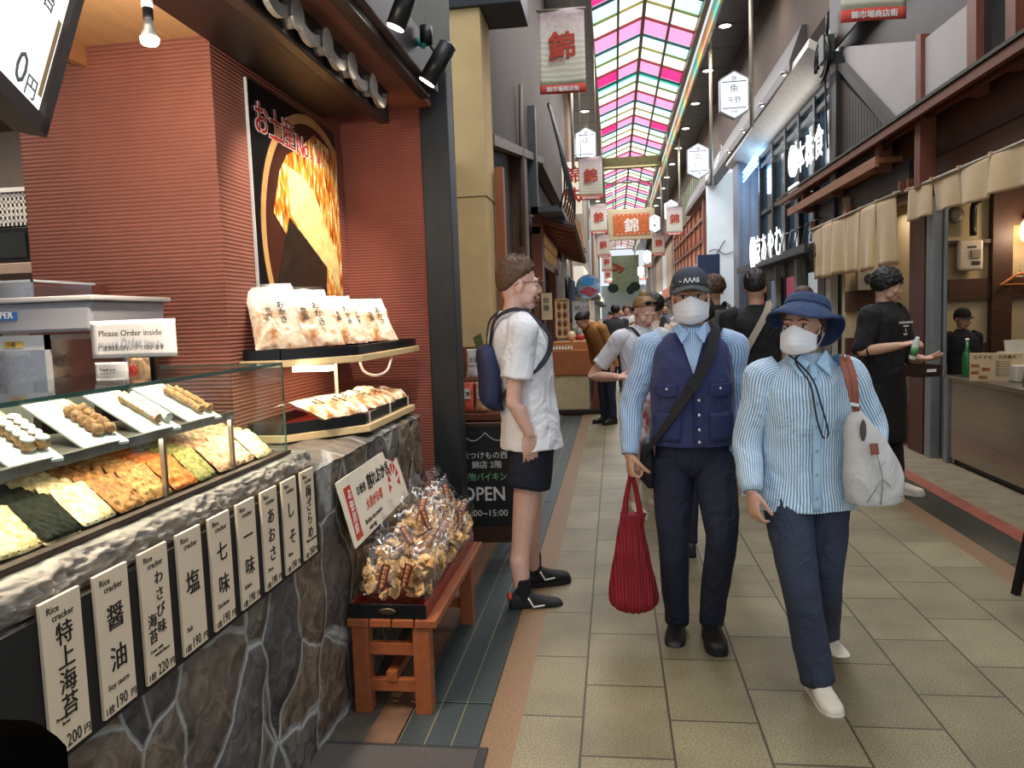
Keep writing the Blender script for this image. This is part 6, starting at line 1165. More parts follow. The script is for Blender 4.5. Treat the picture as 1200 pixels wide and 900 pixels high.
# ================================================================ PEOPLE
def remeshed(b, voxel, name, it=4):
    me = b.mesh(name); o = bpy.data.objects.new(name, me); COL.objects.link(o)
    q = o.modifiers.new('r', 'REMESH'); q.mode = 'VOXEL'; q.voxel_size = voxel; q.use_smooth_shade = True
    s = o.modifiers.new('s', 'SMOOTH'); s.factor = 0.5; s.iterations = it
    dg = bpy.context.evaluated_depsgraph_get(); m2 = bpy.data.meshes.new_from_object(o.evaluated_get(dg))
    bpy.data.objects.remove(o); bpy.data.meshes.remove(me); m2.name = name
    m2.polygons.foreach_set('use_smooth', [True]*len(m2.polygons))
    return m2
def V(*a): return Vector(a)
def add_hand(b, wrist, d, nrm, thumb, curl=0.35, k=1.0, spread=0.05):
    d = Vector(d).normalized(); nrm = Vector(nrm); nrm = (nrm-d*nrm.dot(d)).normalized(); ac = d.cross(nrm)
    if ac.dot(Vector(thumb)) < 0: ac = -ac
    w = Vector(wrist)
    b.loft([(w-d*0.03*k, ac*0.024*k, nrm*0.019*k), (w, ac*0.027*k, nrm*0.018*k), (w+d*0.035*k, ac*0.037*k, nrm*0.017*k), (w+d*0.075*k, ac*0.041*k, nrm*0.014*k), (w+d*0.1*k, ac*0.038*k, nrm*0.010*k), (w+d*0.108*k, ac*0.03*k, nrm*0.005*k)], 16, 3)
    for off, ln, r, sp in ((0.030, 0.072, 0.0088, 0.10), (0.0105, 0.08, 0.009, 0.03), (-0.0095, 0.075, 0.0086, -0.04), (-0.0285, 0.058, 0.0078, -0.12)):
        p = w+d*0.088*k+ac*off*k; dr = (d+ac*sp*spread*6).normalized(); pts = [p]; ang = 0
        for seg, c in ((0.46, 0.7), (0.3, 1.1), (0.24, 0.9)):
            ang += curl*c; dd = dr*math.cos(ang)+nrm*math.sin(ang); p = p+dd*ln*seg*k; pts.append(p)
        b.limb(pts, [r*k, r*k*0.97, r*k*0.88, r*k*0.78], 10, 3)
    p = w+d*0.022*k+ac*0.028*k+nrm*0.006*k; dd = (d*0.85+ac*0.42+nrm*(0.25+0.4*curl)).normalized(); p2 = p+dd*0.042*k
    d3 = (d*0.95+ac*(0.25-0.3*curl)+nrm*(0.25+0.55*curl)).normalized(); p3 = p2+d3*0.032*k; p4 = p3+(d3+nrm*0.2*curl).normalized()*0.024*k
    b.limb([p, p2, p3, p4], [0.0135*k, 0.0105*k, 0.0098*k, 0.0082*k], 10, 3)
SKINS = {'tan': mat('skin tan', '#c8987c', 0.5, var=0.08, scale=18), 'fair': mat('skin fair', '#dfb3a2', 0.5, var=0.08, scale=18), 'pale': mat('skin pale', '#d2a48d', 0.5, var=0.06, scale=18)}
for m_ in SKINS.values(): bsdf(m_).inputs['Subsurface Weight'].default_value = 0.06
m_eye = mat('eye white', '#d9d3cc', 0.2, var=0); m_iris = mat('eye dark', '#1d1310', 0.15, var=0); m_lip = mat('lips', '#a8605a', 0.5, var=0)
HAIR = {'black': mat('black hair', '#15110f', 0.45, var=0.5, scale=60, stretch=(1, 1, 0.2), bump=0.5, bscale=130), 'brown': mat('brown hair', '#4a2f1d', 0.5, var=0.45, scale=70, bump=0.5, bscale=130), 'ginger': mat('light brown hair', '#5a402a', 0.55, var=0.45, scale=80, bump=0.5, bscale=140), 'grey': mat('grey hair', '#6c645e', 0.6, var=0.3, scale=60), 'blond': mat('dark blond hair', '#8a6a42', 0.5, var=0.4, scale=60)}
def head_shapes(b, H, far=False):
    def e(c, r, rot=None, seg=16, rn=10): b.ball(c, r, seg, rn, rot=rot, M=H)
    e((0, 0.012, 0.035), (0.074, 0.092, 0.083), seg=24, rn=16)
    e((0, -0.028, -0.022), (0.06, 0.066, 0.086), seg=20, rn=14); e((0, -0.052, -0.088), (0.034, 0.034, 0.028)); e((0, 0.035, -0.03), (0.055, 0.05, 0.06))
    for s in (-1, 1):
        e((s*0.036, -0.066, -0.03), (0.026, 0.025, 0.028)); e((s*0.044, -0.032, -0.062), (0.015, 0.034, 0.028), rot=(0.5, 0, 0))
        e((s*0.074, 0.012, -0.008), (0.009, 0.021, 0.032), rot=(0.15, 0, s*0.3)); e((s*0.032, -0.083, 0.026), (0.024, 0.012, 0.008), rot=(0, s*0.15, 0))
    if not far:
        b.limb([(0, -0.088, 0.016), (0, -0.1, -0.01), (0, -0.107, -0.027)], [0.0085, 0.0095, 0.0105], 12, 3, M=H)
        for s in (-1, 1): e((s*0.013, -0.098, -0.035), (0.009, 0.011, 0.008))
        e((0, -0.089, -0.06), (0.024, 0.012, 0.008)); e((0, -0.088, -0.071), (0.02, 0.012, 0.008))
    else: e((0, -0.1, -0.02), (0.012, 0.015, 0.022))
def hair_mesh(H, style, seed=0):
    b = B(); n, rn = 84, 44; rg = []
    for k in range(rn+1):
        t = -PI/2+PI*(0.01+0.98*k/rn); ring = []
        for i in range(n):
            a = 2*PI*i/n; d = V(math.cos(t)*math.cos(a), math.cos(t)*math.sin(a), math.sin(t))
            front = max(0, -d.y); back = max(0, d.y)
            line = {'short': 0.42*front-0.4*(1-front)*(1-back)-0.97*back, 'fade': 0.36*front-0.34*(1-front)*(1-back)-1.0*back, 'fringe': -0.16*front-0.85*(1-front)*(1-back)-1.0*back, 'curly': 0.4*front-0.3*(1-front)*(1-back)-0.8*back, 'tied': 0.45*front-0.2*(1-front)*(1-back)-0.75*back, 'bob': 0.3*front-0.8*(1-front)*(1-back)-0.98*back}[style]
            line += (0.05 if style == 'fringe' else 0.11)*noise.noise(V(math.cos(a)*9, math.sin(a)*9, seed)); f = min(1, max(0, (d.z-line)/(0.3 if style == 'fade' else 0.16))); base = V(d.x*0.078, d.y*0.094+0.004, d.z*(0.083 if d.z > 0 else 0.105))
            puff = {'short': 0.012, 'fade': 0.006, 'fringe': 0.02, 'curly': 0.024, 'tied': 0.006, 'bob': 0.018}[style]
            if style == 'fade': puff += 0.022*max(0, d.z)**1.5*(1+0.3*front)
            nz = noise.noise(d*6+V(seed, 0, 0))*0.4+noise.noise(V(math.cos(a)*11, math.sin(a)*11, t*2.5+seed))*(0.2 if style in ('fringe', 'bob') else 0.6)+noise.noise(d*24)*0.25
            if style == 'curly': nz = noise.noise(d*9+V(seed, 0, 0))*0.6+noise.noise(d*20)*0.3
            r = -0.026+(0.026+puff*(1+nz))*f
            ring.append(V(0, 0.012, 0.035)+base+d*r)
        rg.append(ring)
    b.rings(rg, 0, True, (1, 1), M=H); return b
class Person: pass
def human(label, loc, rz, s, skin='tan', hair=('black', 'short'), arms=None, legs=None, lean=(0, 0), twist=0.0, head=(0, 0, 0), headoff=(0, 0, 0), far=False, voxel=0.006, top=None, legsw=None, shoes=None, group=None, sw=0.172, face=True, eyes=True, name='person', hands=True, torso_k=1.0):
    p = Person(); root = thing(name, label, 'person', loc, rz, group); root.scale = (s, s, s); p.root = root; p.far = far
    def off(z): k = max(0, z-0.9); return V(lean[0]*k/0.5, lean[1]*k/0.5, 0)
    def tq(z): return Matrix.Rotation(twist*min(1, max(0, (z-0.9)/0.5)), 3, 'Z')
    p.off = off
    def tp(x, y, z): return tq(z) @ V(x, y, 0)+off(z)+V(0, 0, z)
    p.tp = tp
    arms = arms or {}; legs = legs or {}
    A = {}; G = {}
    for sd in (-1, 1):
        a = dict(elbow=V(sd*0.215, 0.03, 1.11)+off(1.2), wrist=V(sd*0.225, -0.03, 0.875)+off(1.0), dir=(0, -0.1, -1), nrm=(-sd, 0.2, 0), thumb=(0, -1, 0), curl=0.45); a.update(arms.get(sd, {}))
        a['shoulder'] = tp(sd*sw, 0.0, 1.385); A[sd] = a
        g = dict(knee=V(sd*0.092, -0.015, 0.47), ankle=V(sd*0.095, 0.01, 0.085), yaw=sd*0.12, pitch=0.0); g.update(legs.get(sd, {})); g['hip'] = V(sd*0.085, 0, 0.87); G[sd] = g
    p.A, p.G = A, G
    hc = tp(0, -0.012, 1.585)+Vector(headoff); H = Matrix.Translation(hc) @ Euler((head[0], head[1], head[2]), 'ZYX').to_matrix().to_4x4() if False else Matrix.Translation(hc) @ Matrix.Rotation(head[2], 4, 'Z') @ Matrix.Rotation(head[0], 4, 'X') @ Matrix.Rotation(head[1], 4, 'Y'); p.H = H
    b = B(); k = torso_k
    def ring(z, rx, ry, y0=0.0): q = tq(z); return (tp(0, y0, z), q @ V(rx*k, 0, 0), q @ V(0, ry*k, 0))
    b.loft([ring(0.80, 0.08, 0.07), ring(0.84, 0.145, 0.10), ring(0.92, 0.15, 0.105), ring(1.03, 0.132, 0.092), ring(1.2, 0.15, 0.105), ring(1.31, 0.145, 0.094), ring(1.38, 0.11, 0.066), ring(1.42, 0.06, 0.052), ring(1.45, 0.05, 0.05)], 20, 3)
    nb = tp(0, 0.012, 1.42); ht = H @ V(0, 0.02, -0.05); b.limb([nb, nb.lerp(ht, 0.5), ht], [0.056, 0.05, 0.05], 16, 3)
    head_shapes(b, H, far)
    for sd in (-1, 1):
        a, g = A[sd], G[sd]; S, E, Wr = a['shoulder'], Vector(a['elbow']), Vector(a['wrist'])
        b.limb([S-V(sd*0.035, 0, 0.012), S.lerp(E, 0.35), E, E.lerp(Wr, 0.3), Wr], [0.041, 0.044, 0.037, 0.039, 0.0265], 14, 4)
        if hands: add_hand(b, Wr, a['dir'], a['nrm'], a['thumb'], a['curl'])
        Hp, Kn, An = g['hip'], Vector(g['knee']), Vector(g['ankle'])
        b.limb([Hp, Hp.lerp(Kn, 0.5), Kn, Kn.lerp(An, 0.35)+V(0, 0.012, 0), An], [0.078, 0.07, 0.05, 0.05, 0.034], 16, 4)
    body = obj('body', remeshed(b, voxel, 'body', 3 if far else 4), SKINS[skin], root); p.body = body
    if hair: obj('hair', hair_mesh(H, hair[1], hash(label) % 17), HAIR[hair[0]], root)
    if eyes and not far:
        for sd in (-1, 1):
            b = B(); b.ball((sd*0.032, -0.0815, 0.005), (0.0125, 0.0115, 0.0075), 14, 10, M=H); e_ = obj('eye', b, m_eye, root)
            b = B(); b.ball((sd*0.032, -0.0905, 0.005), (0.0058, 0.0035, 0.0062), 12, 8, M=H); obj('iris', b, m_iris, e_)
            b = B(); b.limb([(sd*0.018, -0.0925, 0.0115), (sd*0.032, -0.0965, 0.0135), (sd*0.046, -0.0885, 0.0105)], [0.0016, 0.0022, 0.0014], 8, 3, M=H); obj('eyelid', b, SKINS[skin] if False else m_iris, e_)
            b = B(); b.limb([(sd*0.014, -0.097, 0.028), (sd*0.032, -0.099, 0.033), (sd*0.052, -0.086, 0.028)], [0.003, 0.004, 0.002], 8, 3, M=H); obj('eyebrow', b, HAIR[hair[0]] if hair else HAIR['grey'], root)
    if face and not far:
        b = B(); b.limb([(-0.022, -0.093, -0.065), (0, -0.1, -0.0625), (0.022, -0.093, -0.065)], [0.003, 0.0052, 0.003], 8, 3, M=H); b.limb([(-0.02, -0.092, -0.068), (0, -0.099, -0.0715), (0.02, -0.092, -0.068)], [0.003, 0.0056, 0.003], 8, 3, M=H); obj('lips', b, m_lip, root)
    if top: garment(p, **top)
    if legsw: trousers(p, **legsw)
    if shoes: shoe_pair(p, **shoes)
    return p
def garment(p, m, sleeve='long', hem=0.84, wid=0.0, name='shirt', cuff=None, collar=None, wr=0.006, slv=1.0, deep=0.0, body_only=False, hemflare=0.0, neck=0.066, m_sleeve=None, neckz=1.462):
    def ring(z, rx, ry, y0=0.0):
        q = Matrix.Rotation(0, 3, 'Z'); a = p.tp(1, 0, z)-p.tp(0, 0, z); c = p.tp(0, 1, z)-p.tp(0, 0, z); return (p.tp(0, y0, z), a*(rx+wid), c*(ry+wid*0.8+deep))
    b = B(); S = 40 if not p.far else 20
    rs = [ring(hem, 0.172+hemflare, 0.118+hemflare*0.6), ring(hem+0.012, 0.174+hemflare, 0.12+hemflare*0.6), ring((hem+1.06)/2, 0.168, 0.118), ring(1.08, 0.165, 0.117), ring(1.22, 0.178, 0.128, -0.004), ring(1.33, 0.180, 0.118), (ring(1.395, 0.155-wid*0.6, 0.092-wid*0.3)), ring(1.432, 0.10-wid*0.9, 0.074-wid*0.6), (p.tp(0, 0.004, neckz), V(neck, 0, 0), V(0, neck*0.95, 0))]
    b.loft(rs, S, 5 if not p.far else 3, caps=(1, 1)); i0 = 0
    b.noisy(wr, 9, 0, p.root.location.x); b.noisy(wr*0.5, 24, 0, 3); o = obj(name, b, m, p.root); p.top = o
    if body_only: return o
    for sd in (-1, 1):
        a = p.A[sd]; Sh, E, Wr = a['shoulder'], Vector(a['elbow']), Vector(a['wrist']); S0 = Sh-V(sd*0.045, 0, -0.004)
        b = B(); u = E-Sh
        if sleeve == 'short':
            f = 0.72; pts = [S0, Sh+V(sd*0.012, 0, -0.012), Sh.lerp(E, 0.4), Sh.lerp(E, f)]; rd = [0.062*slv, 0.068*slv, 0.066*slv, 0.068*slv]
        elif sleeve == 'three':
            pts = [S0, Sh+V(sd*0.012, 0, -0.012), Sh.lerp(E, 0.5), E, E.lerp(Wr, 0.22)]; rd = [0.06*slv, 0.066*slv, 0.062*slv, 0.056*slv, 0.05*slv]
        else:
            pts = [S0, Sh+V(sd*0.012, 0, -0.012), Sh.lerp(E, 0.5), E, E.lerp(Wr, 0.5), E.lerp(Wr, 0.9), E.lerp(Wr, 1.0)]; rd = [0.058*slv, 0.066*slv, 0.063*slv, 0.057*slv, 0.050*slv, 0.044*slv, 0.037]
        b.limb(pts, rd, 28 if not p.far else 12, 5, round_ends=False, ref=(0, 1, 0)); b.noisy(wr*1.2, 11, 0, sd); b.noisy(wr*0.35, 26, 0, 5); obj('sleeve', b, m_sleeve or m, p.root)
        if cuff and sleeve == 'long':
            b = B(); d = (Wr-E).normalized(); b.limb([Wr-d*0.05, Wr-d*0.02, Wr+d*0.005], [0.039, 0.0385, 0.038], 24, 3, round_ends=False, ref=(0, 1, 0)); obj('cuff', b, cuff, p.root)
    return o
def trousers(p, m, end=0.09, wide=1.0, top=1.0, name='trousers', wr=0.005, waist=0.0, flare=0.0):
    b = B(); S = 30 if not p.far else 16
    b.loft([(p.tp(0, 0, top), V(0.152+waist, 0, 0), V(0, 0.108+waist, 0)), (p.tp(0, 0, 0.93), V(0.165+waist, 0, 0), V(0, 0.118+waist, 0)), (V(0, 0.0, 0.85), V(0.17+waist, 0, 0), V(0, 0.12+waist, 0)), (V(0, 0, 0.8), V(0.14, 0, 0), V(0, 0.1, 0)), (V(0, 0, 0.765), V(0.05, 0, 0), V(0, 0.06, 0))], S, 4)
    for sd in (-1, 1):
        g = p.G[sd]; H_, K, A_ = V(sd*0.088, 0, 0.86), Vector(g['knee']), Vector(g['ankle'])
        pts = [H_, H_.lerp(K, 0.35), K, K.lerp(A_, 0.5), A_]; rd = [0.094*wide, 0.09*wide, (0.069+flare*0.3)*wide, (0.062+flare*0.6)*wide, (0.055+flare)*wide]
        if end > 0.3:      # shorts
            f = (0.86-end)/(0.86-K.z); pts = [H_, H_.lerp(K, f*0.5), H_.lerp(K, f)]; rd = [0.096*wide, 0.097*wide, 0.098*wide]
        b.limb(pts, rd, S, 5, round_ends=False, flat=1.05)
    b.noisy(wr, 8, 0, p.root.location.y); b.noisy(wr*0.5, 22); p.bottom = obj(name, b, m, p.root); return p.bottom
def shoe_pair(p, m, m_sole, k=1.0, sock=None, name='shoe', accent=None, sock_h=0.1, laces=None):
    for sd in (-1, 1):
        g = p.G[sd]; A_ = Vector(g['ankle']); M = Matrix.Translation((A_.x, A_.y, A_.z-0.085)) @ Matrix.Rotation(g['yaw'], 4, 'Z') @ Matrix.Rotation(g['pitch'], 4, 'X')
        def ring(t, w, h): return (V(0, -t, 0.012+h/2), V(w, 0, 0), V(0, 0, h/2), 2.6)
        b = B(); b.loft([ring(-0.072*k, 0.015, 0.03), ring(-0.064*k, 0.03, 0.075), ring(-0.03*k, 0.038, 0.095), ring(0.015*k, 0.04, 0.097), ring(0.06*k, 0.043, 0.078), ring(0.11*k, 0.047, 0.06), ring(0.155*k, 0.046, 0.05), ring(0.185*k, 0.034, 0.042), ring(0.197*k, 0.016, 0.025)], 22, 3, M=M); so = obj(name, b, m, p.root)
        b = B(); out = [(-0.07, 0.018), (-0.06, 0.034), (-0.02, 0.041), (0.05, 0.043), (0.11, 0.05), (0.155, 0.049), (0.188, 0.036), (0.202, 0.016)]
        poly = [V(w, -t*k, 0.0) for t, w in out]+[V(-w, -t*k, 0.0) for t, w in reversed(out)]; poly = [M @ q for q in poly]; b.prism(poly, M.to_3x3() @ V(0, 0, 0.026)); obj('sole', b, m_sole, so)
        if laces:
            b = B()
            for i in range(4): t = 0.045+0.018*i; z = 0.098-0.0085*i*1.1; b.limb([V(-0.02, -t*k, z-0.004), V(0, -t*k, z), V(0.02, -t*k, z-0.004)], [0.0025]*3, 6, 2, M=M)
            obj('laces', b, laces, so)
        if accent:
            b = B(); pts = [V(0.0405*-1, -0.075*k, 0.035), V(-0.043, -0.085*k, 0.05), V(-0.04, -0.06*k, 0.075)]
            b.tube([M @ (q+V(-0.004, 0, 0)) for q in (V(-0.038, -0.02*k, 0.085), V(-0.042, -0.045*k, 0.04), V(-0.042, -0.1*k, 0.045))], 0.005, 6); obj('white_mark', b, accent, so)
            b = B(); b.ball((0, 0.066*k, 0.085), (0.026, 0.014, 0.02), 12, 8, M=M); obj('red_heel_tab', b, mat('red tab', '#c2452f', 0.6), so)
        if sock:
            b = B(); b.limb([A_+V(0, 0, -0.02), A_+V(0, 0, 0.03), A_+V(0, 0, sock_h)], [0.041, 0.04, 0.041], 16, 3, round_ends=False); obj('sock', b, sock, p.root)
def face_mask(p, m=None, k=1.0):
    H = p.H; b = B()
    def fn(u, v):
        a = (u-0.5)*2; th = a*1.12; zc = -0.059; zz = zc+(v-0.5)*(0.112-0.055*abs(a)**1.6)+0.012*(v > 0.5)*(v-0.5)*2*(1-min(1, abs(a)*2.2)); bul = 1-(2*abs(v-0.45))**2
        ry = 0.104+0.02*max(0, bul)*(1-abs(a)**1.5)+0.006*(1-abs(a))-0.016*max(0, 0.3-v)*2
        return V(math.sin(th)*0.084, -math.cos(th)*ry+0.0012*math.sin(v*30), zz)
    b.grid(fn, 28, 18, M=H); mm = m or mat('mask white', '#f1f2f6', 0.8, var=0.03); o = obj('face_mask', b, mm, p.root, solid=0.003)
    b = B()
    for sd in (-1, 1):
        b.limb([(sd*0.072, -0.045, -0.035), (sd*0.079, -0.01, -0.01), (sd*0.083, 0.02, 0.015)], [0.0018]*3, 6, 4, M=H); b.limb([(sd*0.07, -0.045, -0.09), (sd*0.078, 0.0, -0.055), (sd*0.082, 0.03, -0.02)], [0.0018]*3, 6, 4, M=H)
    obj('ear_loop', b, mm, o); return o
def px(p, u, v, Y):
    q = at(u, v, Y=Y)-p[0]; q = Matrix.Rotation(-p[1], 3, 'Z') @ q
    return q/p[2]
# ---------------------------------------------------------------- elderly man in vest
m_navyv = mat('navy vest cloth', '#303763', 0.85, var=0.08, scale=30, sheen=0.2, fold=0.4); m_check = striped('blue checked shirt', '#6f97cc', '#c6d8ea', 85, 0.5)
m_trn = mat('dark navy trousers', '#1d2337', 0.85, var=0.1, scale=12, fold=0.7); m_bksh = mat('black shoe', '#171414', 0.5, var=0.2); m_bksole = mat('black sole', '#0f0e0e', 0.7)
loc = V(0.335, 3.5, 0); rz = -0.04; s = 0.985; J = (loc, rz, s)
p2 = human('elderly man in navy vest, dark cap and white mask, carrying a red bag', loc, rz, s, 'tan', ('grey', 'short'),
    arms={-1: dict(elbow=px(J, 740, 473, 3.5), wrist=px(J, 738, 531, 3.42), dir=(0.03, -0.12, -1), nrm=(0.9, 0.3, 0), thumb=(0, -1, 0), curl=1.25), 1: dict(elbow=px(J, 862, 476, 3.55), wrist=px(J, 858, 535, 3.47), dir=(-0.02, -0.1, -1), nrm=(-0.9, 0.3, 0), thumb=(0, -1, 0), curl=0.6)},
    legs={-1: dict(knee=px(J, 790, 640, 3.46), ankle=px(J, 793, 727, 3.58), yaw=-0.1), 1: dict(knee=px(J, 846, 628, 3.34), ankle=px(J, 833, 727, 3.50), yaw=0.1)},
    head=(0.05, -0.02, -0.05), voxel=0.0045, sw=0.172, hands=True, torso_k=1.0,
    top=dict(m=m_check, sleeve='long', hem=0.93, wid=0.0, cuff=m_check, wr=0.005, slv=0.98), legsw=dict(m=m_trn, end=0.09, wide=1.02, wr=0.006), shoes=dict(m=m_bksh, m_sole=m_bksole, laces=m_bksole))
b = B()
def vr(z, rx, ry, y0=0.0): return (p2.tp(0, y0, z), V(rx, 0, 0), V(0, ry, 0), 2.3)
b.loft([vr(0.925, 0.187, 0.14), vr(0.938, 0.191, 0.144), vr(1.04, 0.186, 0.14), vr(1.2, 0.188, 0.146, -0.004), vr(1.31, 0.18, 0.136), vr(1.385, 0.158, 0.108), vr(1.43, 0.105, 0.082)], 44, 5); b.noisy(0.004, 9); b.noisy(0.002, 26)
vest = obj('vest', b, m_navyv, p2.root)
b = B(); b.grid(lambda u, v: p2.tp((u-0.5)*0.125*v, -0.158+0.058*v**1.4, 1.245+0.205*v), 10, 12, scale=(0.12, 0.2)); obj('shirt_front', b, [m_check], p2.root)
for sd in (-1, 1):
    b = B(); b.prism([p2.tp(sd*0.012, -0.115, 1.43), p2.tp(sd*0.06, -0.1, 1.475), p2.tp(sd*0.075, -0.09, 1.45), p2.tp(sd*0.045, -0.15, 1.385)], (sd*0.002, -0.006, 0)); obj('collar', b, mat('collar check', '#9ab7dc', 0.85, var=0.25, scale=120), p2.root)
def vfront(x, z):     # point on the front of the vest
    k = (z-0.86)/(1.385-0.86); rx = 0.198-0.008*k; ry = 0.146-0.03*max(0, k-0.75)*4*0.4
    c = min(0.98, abs(x)/rx); return p2.tp(x, -(ry+0.004)*(1-c**2.3)**(1/2.3), z)
m_snap = mat('metal snap', '#cfd0d2', 0.25, 0.8, var=0)
for z in (1.2, 1.135, 1.07, 1.005, 0.95):
    b = B(); b.ball(vfront(0.022, z)+V(0, -0.004, 0), (0.008, 0.004, 0.008), 12, 8); obj('snap_button', b, m_snap, vest)
for sd, z0, z1, x0, x1 in ((-1, 1.16, 1.205, 0.07, 0.165), (1, 1.16, 1.205, 0.07, 0.165), (-1, 0.955, 1.08, 0.06, 0.17), (1, 0.955, 1.08, 0.07, 0.17)):
    b = B(); b.grid(lambda u, v: vfront(sd*(x0+(x1-x0)*u), z0+(z1-z0)*v-(0.012*math.sin(u*PI) if z1 > 1.1 and v < 0.5 else 0))+V(0, -0.005, 0), 10, 6); obj('pocket_flap' if z1 > 1.1 else 'patch_pocket', b, mat('navy pocket', '#2e3560', 0.85, var=0.08, scale=30), vest, solid=0.006)
    if z1 > 1.1: b = B(); b.ball(vfront(sd*0.115, 1.185)+V(0, -0.011, 0), (0.007, 0.004, 0.007), 10, 6); obj('snap_button', b, m_snap, vest)
b = B(); b.bar(vfront(0, 0.94)+V(0, -0.001, 0), vfront(0, 1.24)+V(0, -0.001, 0), 0.006, 0.004); obj('front_seam', b, mat('navy seam', '#20264a', 0.9), vest)
m_strap = mat('black webbing', '#131317', 0.7, bump=0.2, bscale=300)
def strap(p, pts, w, m, name='strap', th=0.005, parent=None, n=6, out=None):
    pts = [Vector(q) for q in pts]; fine = []
    for k in range(len(pts)-1):
        a, b_, c, d = pts[max(0, k-1)], pts[k], pts[k+1], pts[min(len(pts)-1, k+2)]
        for t in range(n): fine.append(catmull(a, b_, c, d, t/n))
    fine.append(pts[-1]); rg = []
    for i, q in enumerate(fine):
        d = (fine[min(i+1, len(fine)-1)]-fine[max(i-1, 0)]).normalized(); o_ = Vector(out) if out else V(q.x, q.y*1.3, 0.12)
        nrm = (o_-d*o_.dot(d)).normalized(); sd = d.cross(nrm)
        rg.append([q+sd*w/2+nrm*th/2, q-sd*w/2+nrm*th/2, q-sd*w/2-nrm*th/2, q+sd*w/2-nrm*th/2])
    b = B(); b.rings(rg, 0, False); return obj(name, b, m, parent or p.root)
strap(p2, [p2.tp(0.1, 0.06, 1.46), p2.tp(0.105, -0.06, 1.45), vfront(0.075, 1.35)+V(0, -0.012, 0), vfront(0.02, 1.24)+V(0, -0.012, 0), vfront(-0.06, 1.12)+V(0, -0.012, 0), vfront(-0.14, 1.0)+V(0, -0.012, 0), p2.tp(-0.2, -0.06, 0.9), p2.tp(-0.2, 0.02, 0.84)], 0.045, m_strap, 'shoulder_strap')
b = B(); q = vfront(0.0, 1.21)+V(0, -0.02, 0); b.box(q, (0.055, 0.012, 0.045), rot=(0, 0.7, 0)); obj('strap_buckle', b, m_blackm, p2.root)
b = B(); b.loft([(p2.tp(-0.19, 0.05, 0.72), V(0.02, 0, 0), V(0, 0.09, 0), 4), (p2.tp(-0.205, 0.05, 0.78), V(0.035, 0, 0), V(0, 0.11, 0), 4), (p2.tp(-0.205, 0.05, 0.9), V(0.03, 0, 0), V(0, 0.1, 0), 4), (p2.tp(-0.2, 0.05, 0.93), V(0.01, 0, 0), V(0, 0.08, 0), 4)], 24, 3); obj('shoulder_bag', b, m_strap, p2.root)
face_mask(p2)
# cap
m_cap = mat('charcoal cap', '#3a3f4c', 0.85, var=0.1, scale=20, bump=0.2, bscale=300); b = B(); rg = []
for k in range(13):
    t = PI/2*k/12; rg.append([V(0.086*math.cos(t)**0.8*math.cos(a), 0.014+0.106*math.cos(t)**0.8*math.sin(a), 0.05+0.088*math.sin(t)) for a in [2*PI*i/36 for i in range(36)]])
b.rings(rg, 0, True, M=p2.H); cap = obj('cap', b, m_cap, p2.root)
b = B(); b.grid(lambda u, v: V((u-0.5)*0.165*(1-0.22*v**2), -0.07-0.07*v*math.cos((u-0.5)*2.2)-0.012*math.cos((u-0.5)*3), 0.058-0.016*v-0.12*(u-0.5)**2), 18, 8, M=p2.H); obj('brim', b, mat('cap brim', '#4a4a4c', 0.85), cap, solid=0.005)
b = B(); Mt = p2.H
for i, (ch, dz) in enumerate((('-', 0), ('Λ', 0), ('Λ', 0), ('Λ', 0), ('S', 0))):
    a = -0.42+0.21*i; ex_ = V(math.cos(a), math.sin(a), 0); org = V(math.sin(a)*0.088, 0.014-math.cos(a)*0.1065, 0.068); vs, fs, _x = glyphs(ch, 0.02); sz = 0.028
    nn_ = V(math.sin(a), -math.cos(a), 0.15); b.add([org+ex_*((q[0]-0.35)*sz)+V(0, 0.25, 0.97)*(q[1]*sz)+nn_*(0.004 if q[2] > 0 else 0.0) for q in vs], fs, M=Mt)
obj('lettering', b, m_white, cap)
# red bag hanging from his hand
hp = loc+Matrix.Rotation(rz, 3, 'Z') @ (Vector(p2.A[-1]['wrist'])+V(0.005, -0.005, -0.1))*s
m_redbag = ribbed('red pleated cloth', '#a3182b', 60.0, 0, 0.6, 0.75, 0.45)
t = thing('red_bag', 'red striped cloth bag hanging from the vest wearing man', 'bag', (hp.x, hp.y-0.01, hp.z-0.62), 0.1); t.scale = (0.87, 0.87, 0.94)
b = B(); b.loft([((0.0, 0, 0.0), (0.06, 0, 0), (0, 0.04, 0)), ((0.0, 0, 0.03), (0.115, 0, 0), (0, 0.07, 0)), ((-0.005, 0, 0.1), (0.122, 0, 0), (0, 0.075, 0)), ((-0.01, 0, 0.28), (0.085, 0, 0), (0, 0.055, 0)), ((-0.008, 0, 0.42), (0.062, 0, 0), (0, 0.035, 0)), ((0.0, 0, 0.48), (0.068, 0, 0), (0, 0.028, 0))], 40, 5)
for i, q in enumerate(b.v): a = math.atan2(q.y, q.x); b.v[i] = q+V(math.cos(a), math.sin(a), 0)*0.009*math.sin(a*9+q.z*4)*(1-0.3*q.z)
b.noisy(0.006, 12); obj('pleated_body', b, m_redbag, t)
b = B()
for x in (-0.045, 0.045): b.limb([(x, -0.01, 0.45), (x*0.6, 0, 0.56), (0.0+x*0.15, 0.0, 0.655)], [0.018, 0.014, 0.011], 12, 4, flat=0.5)
obj('handle', b, m_redbag, t)
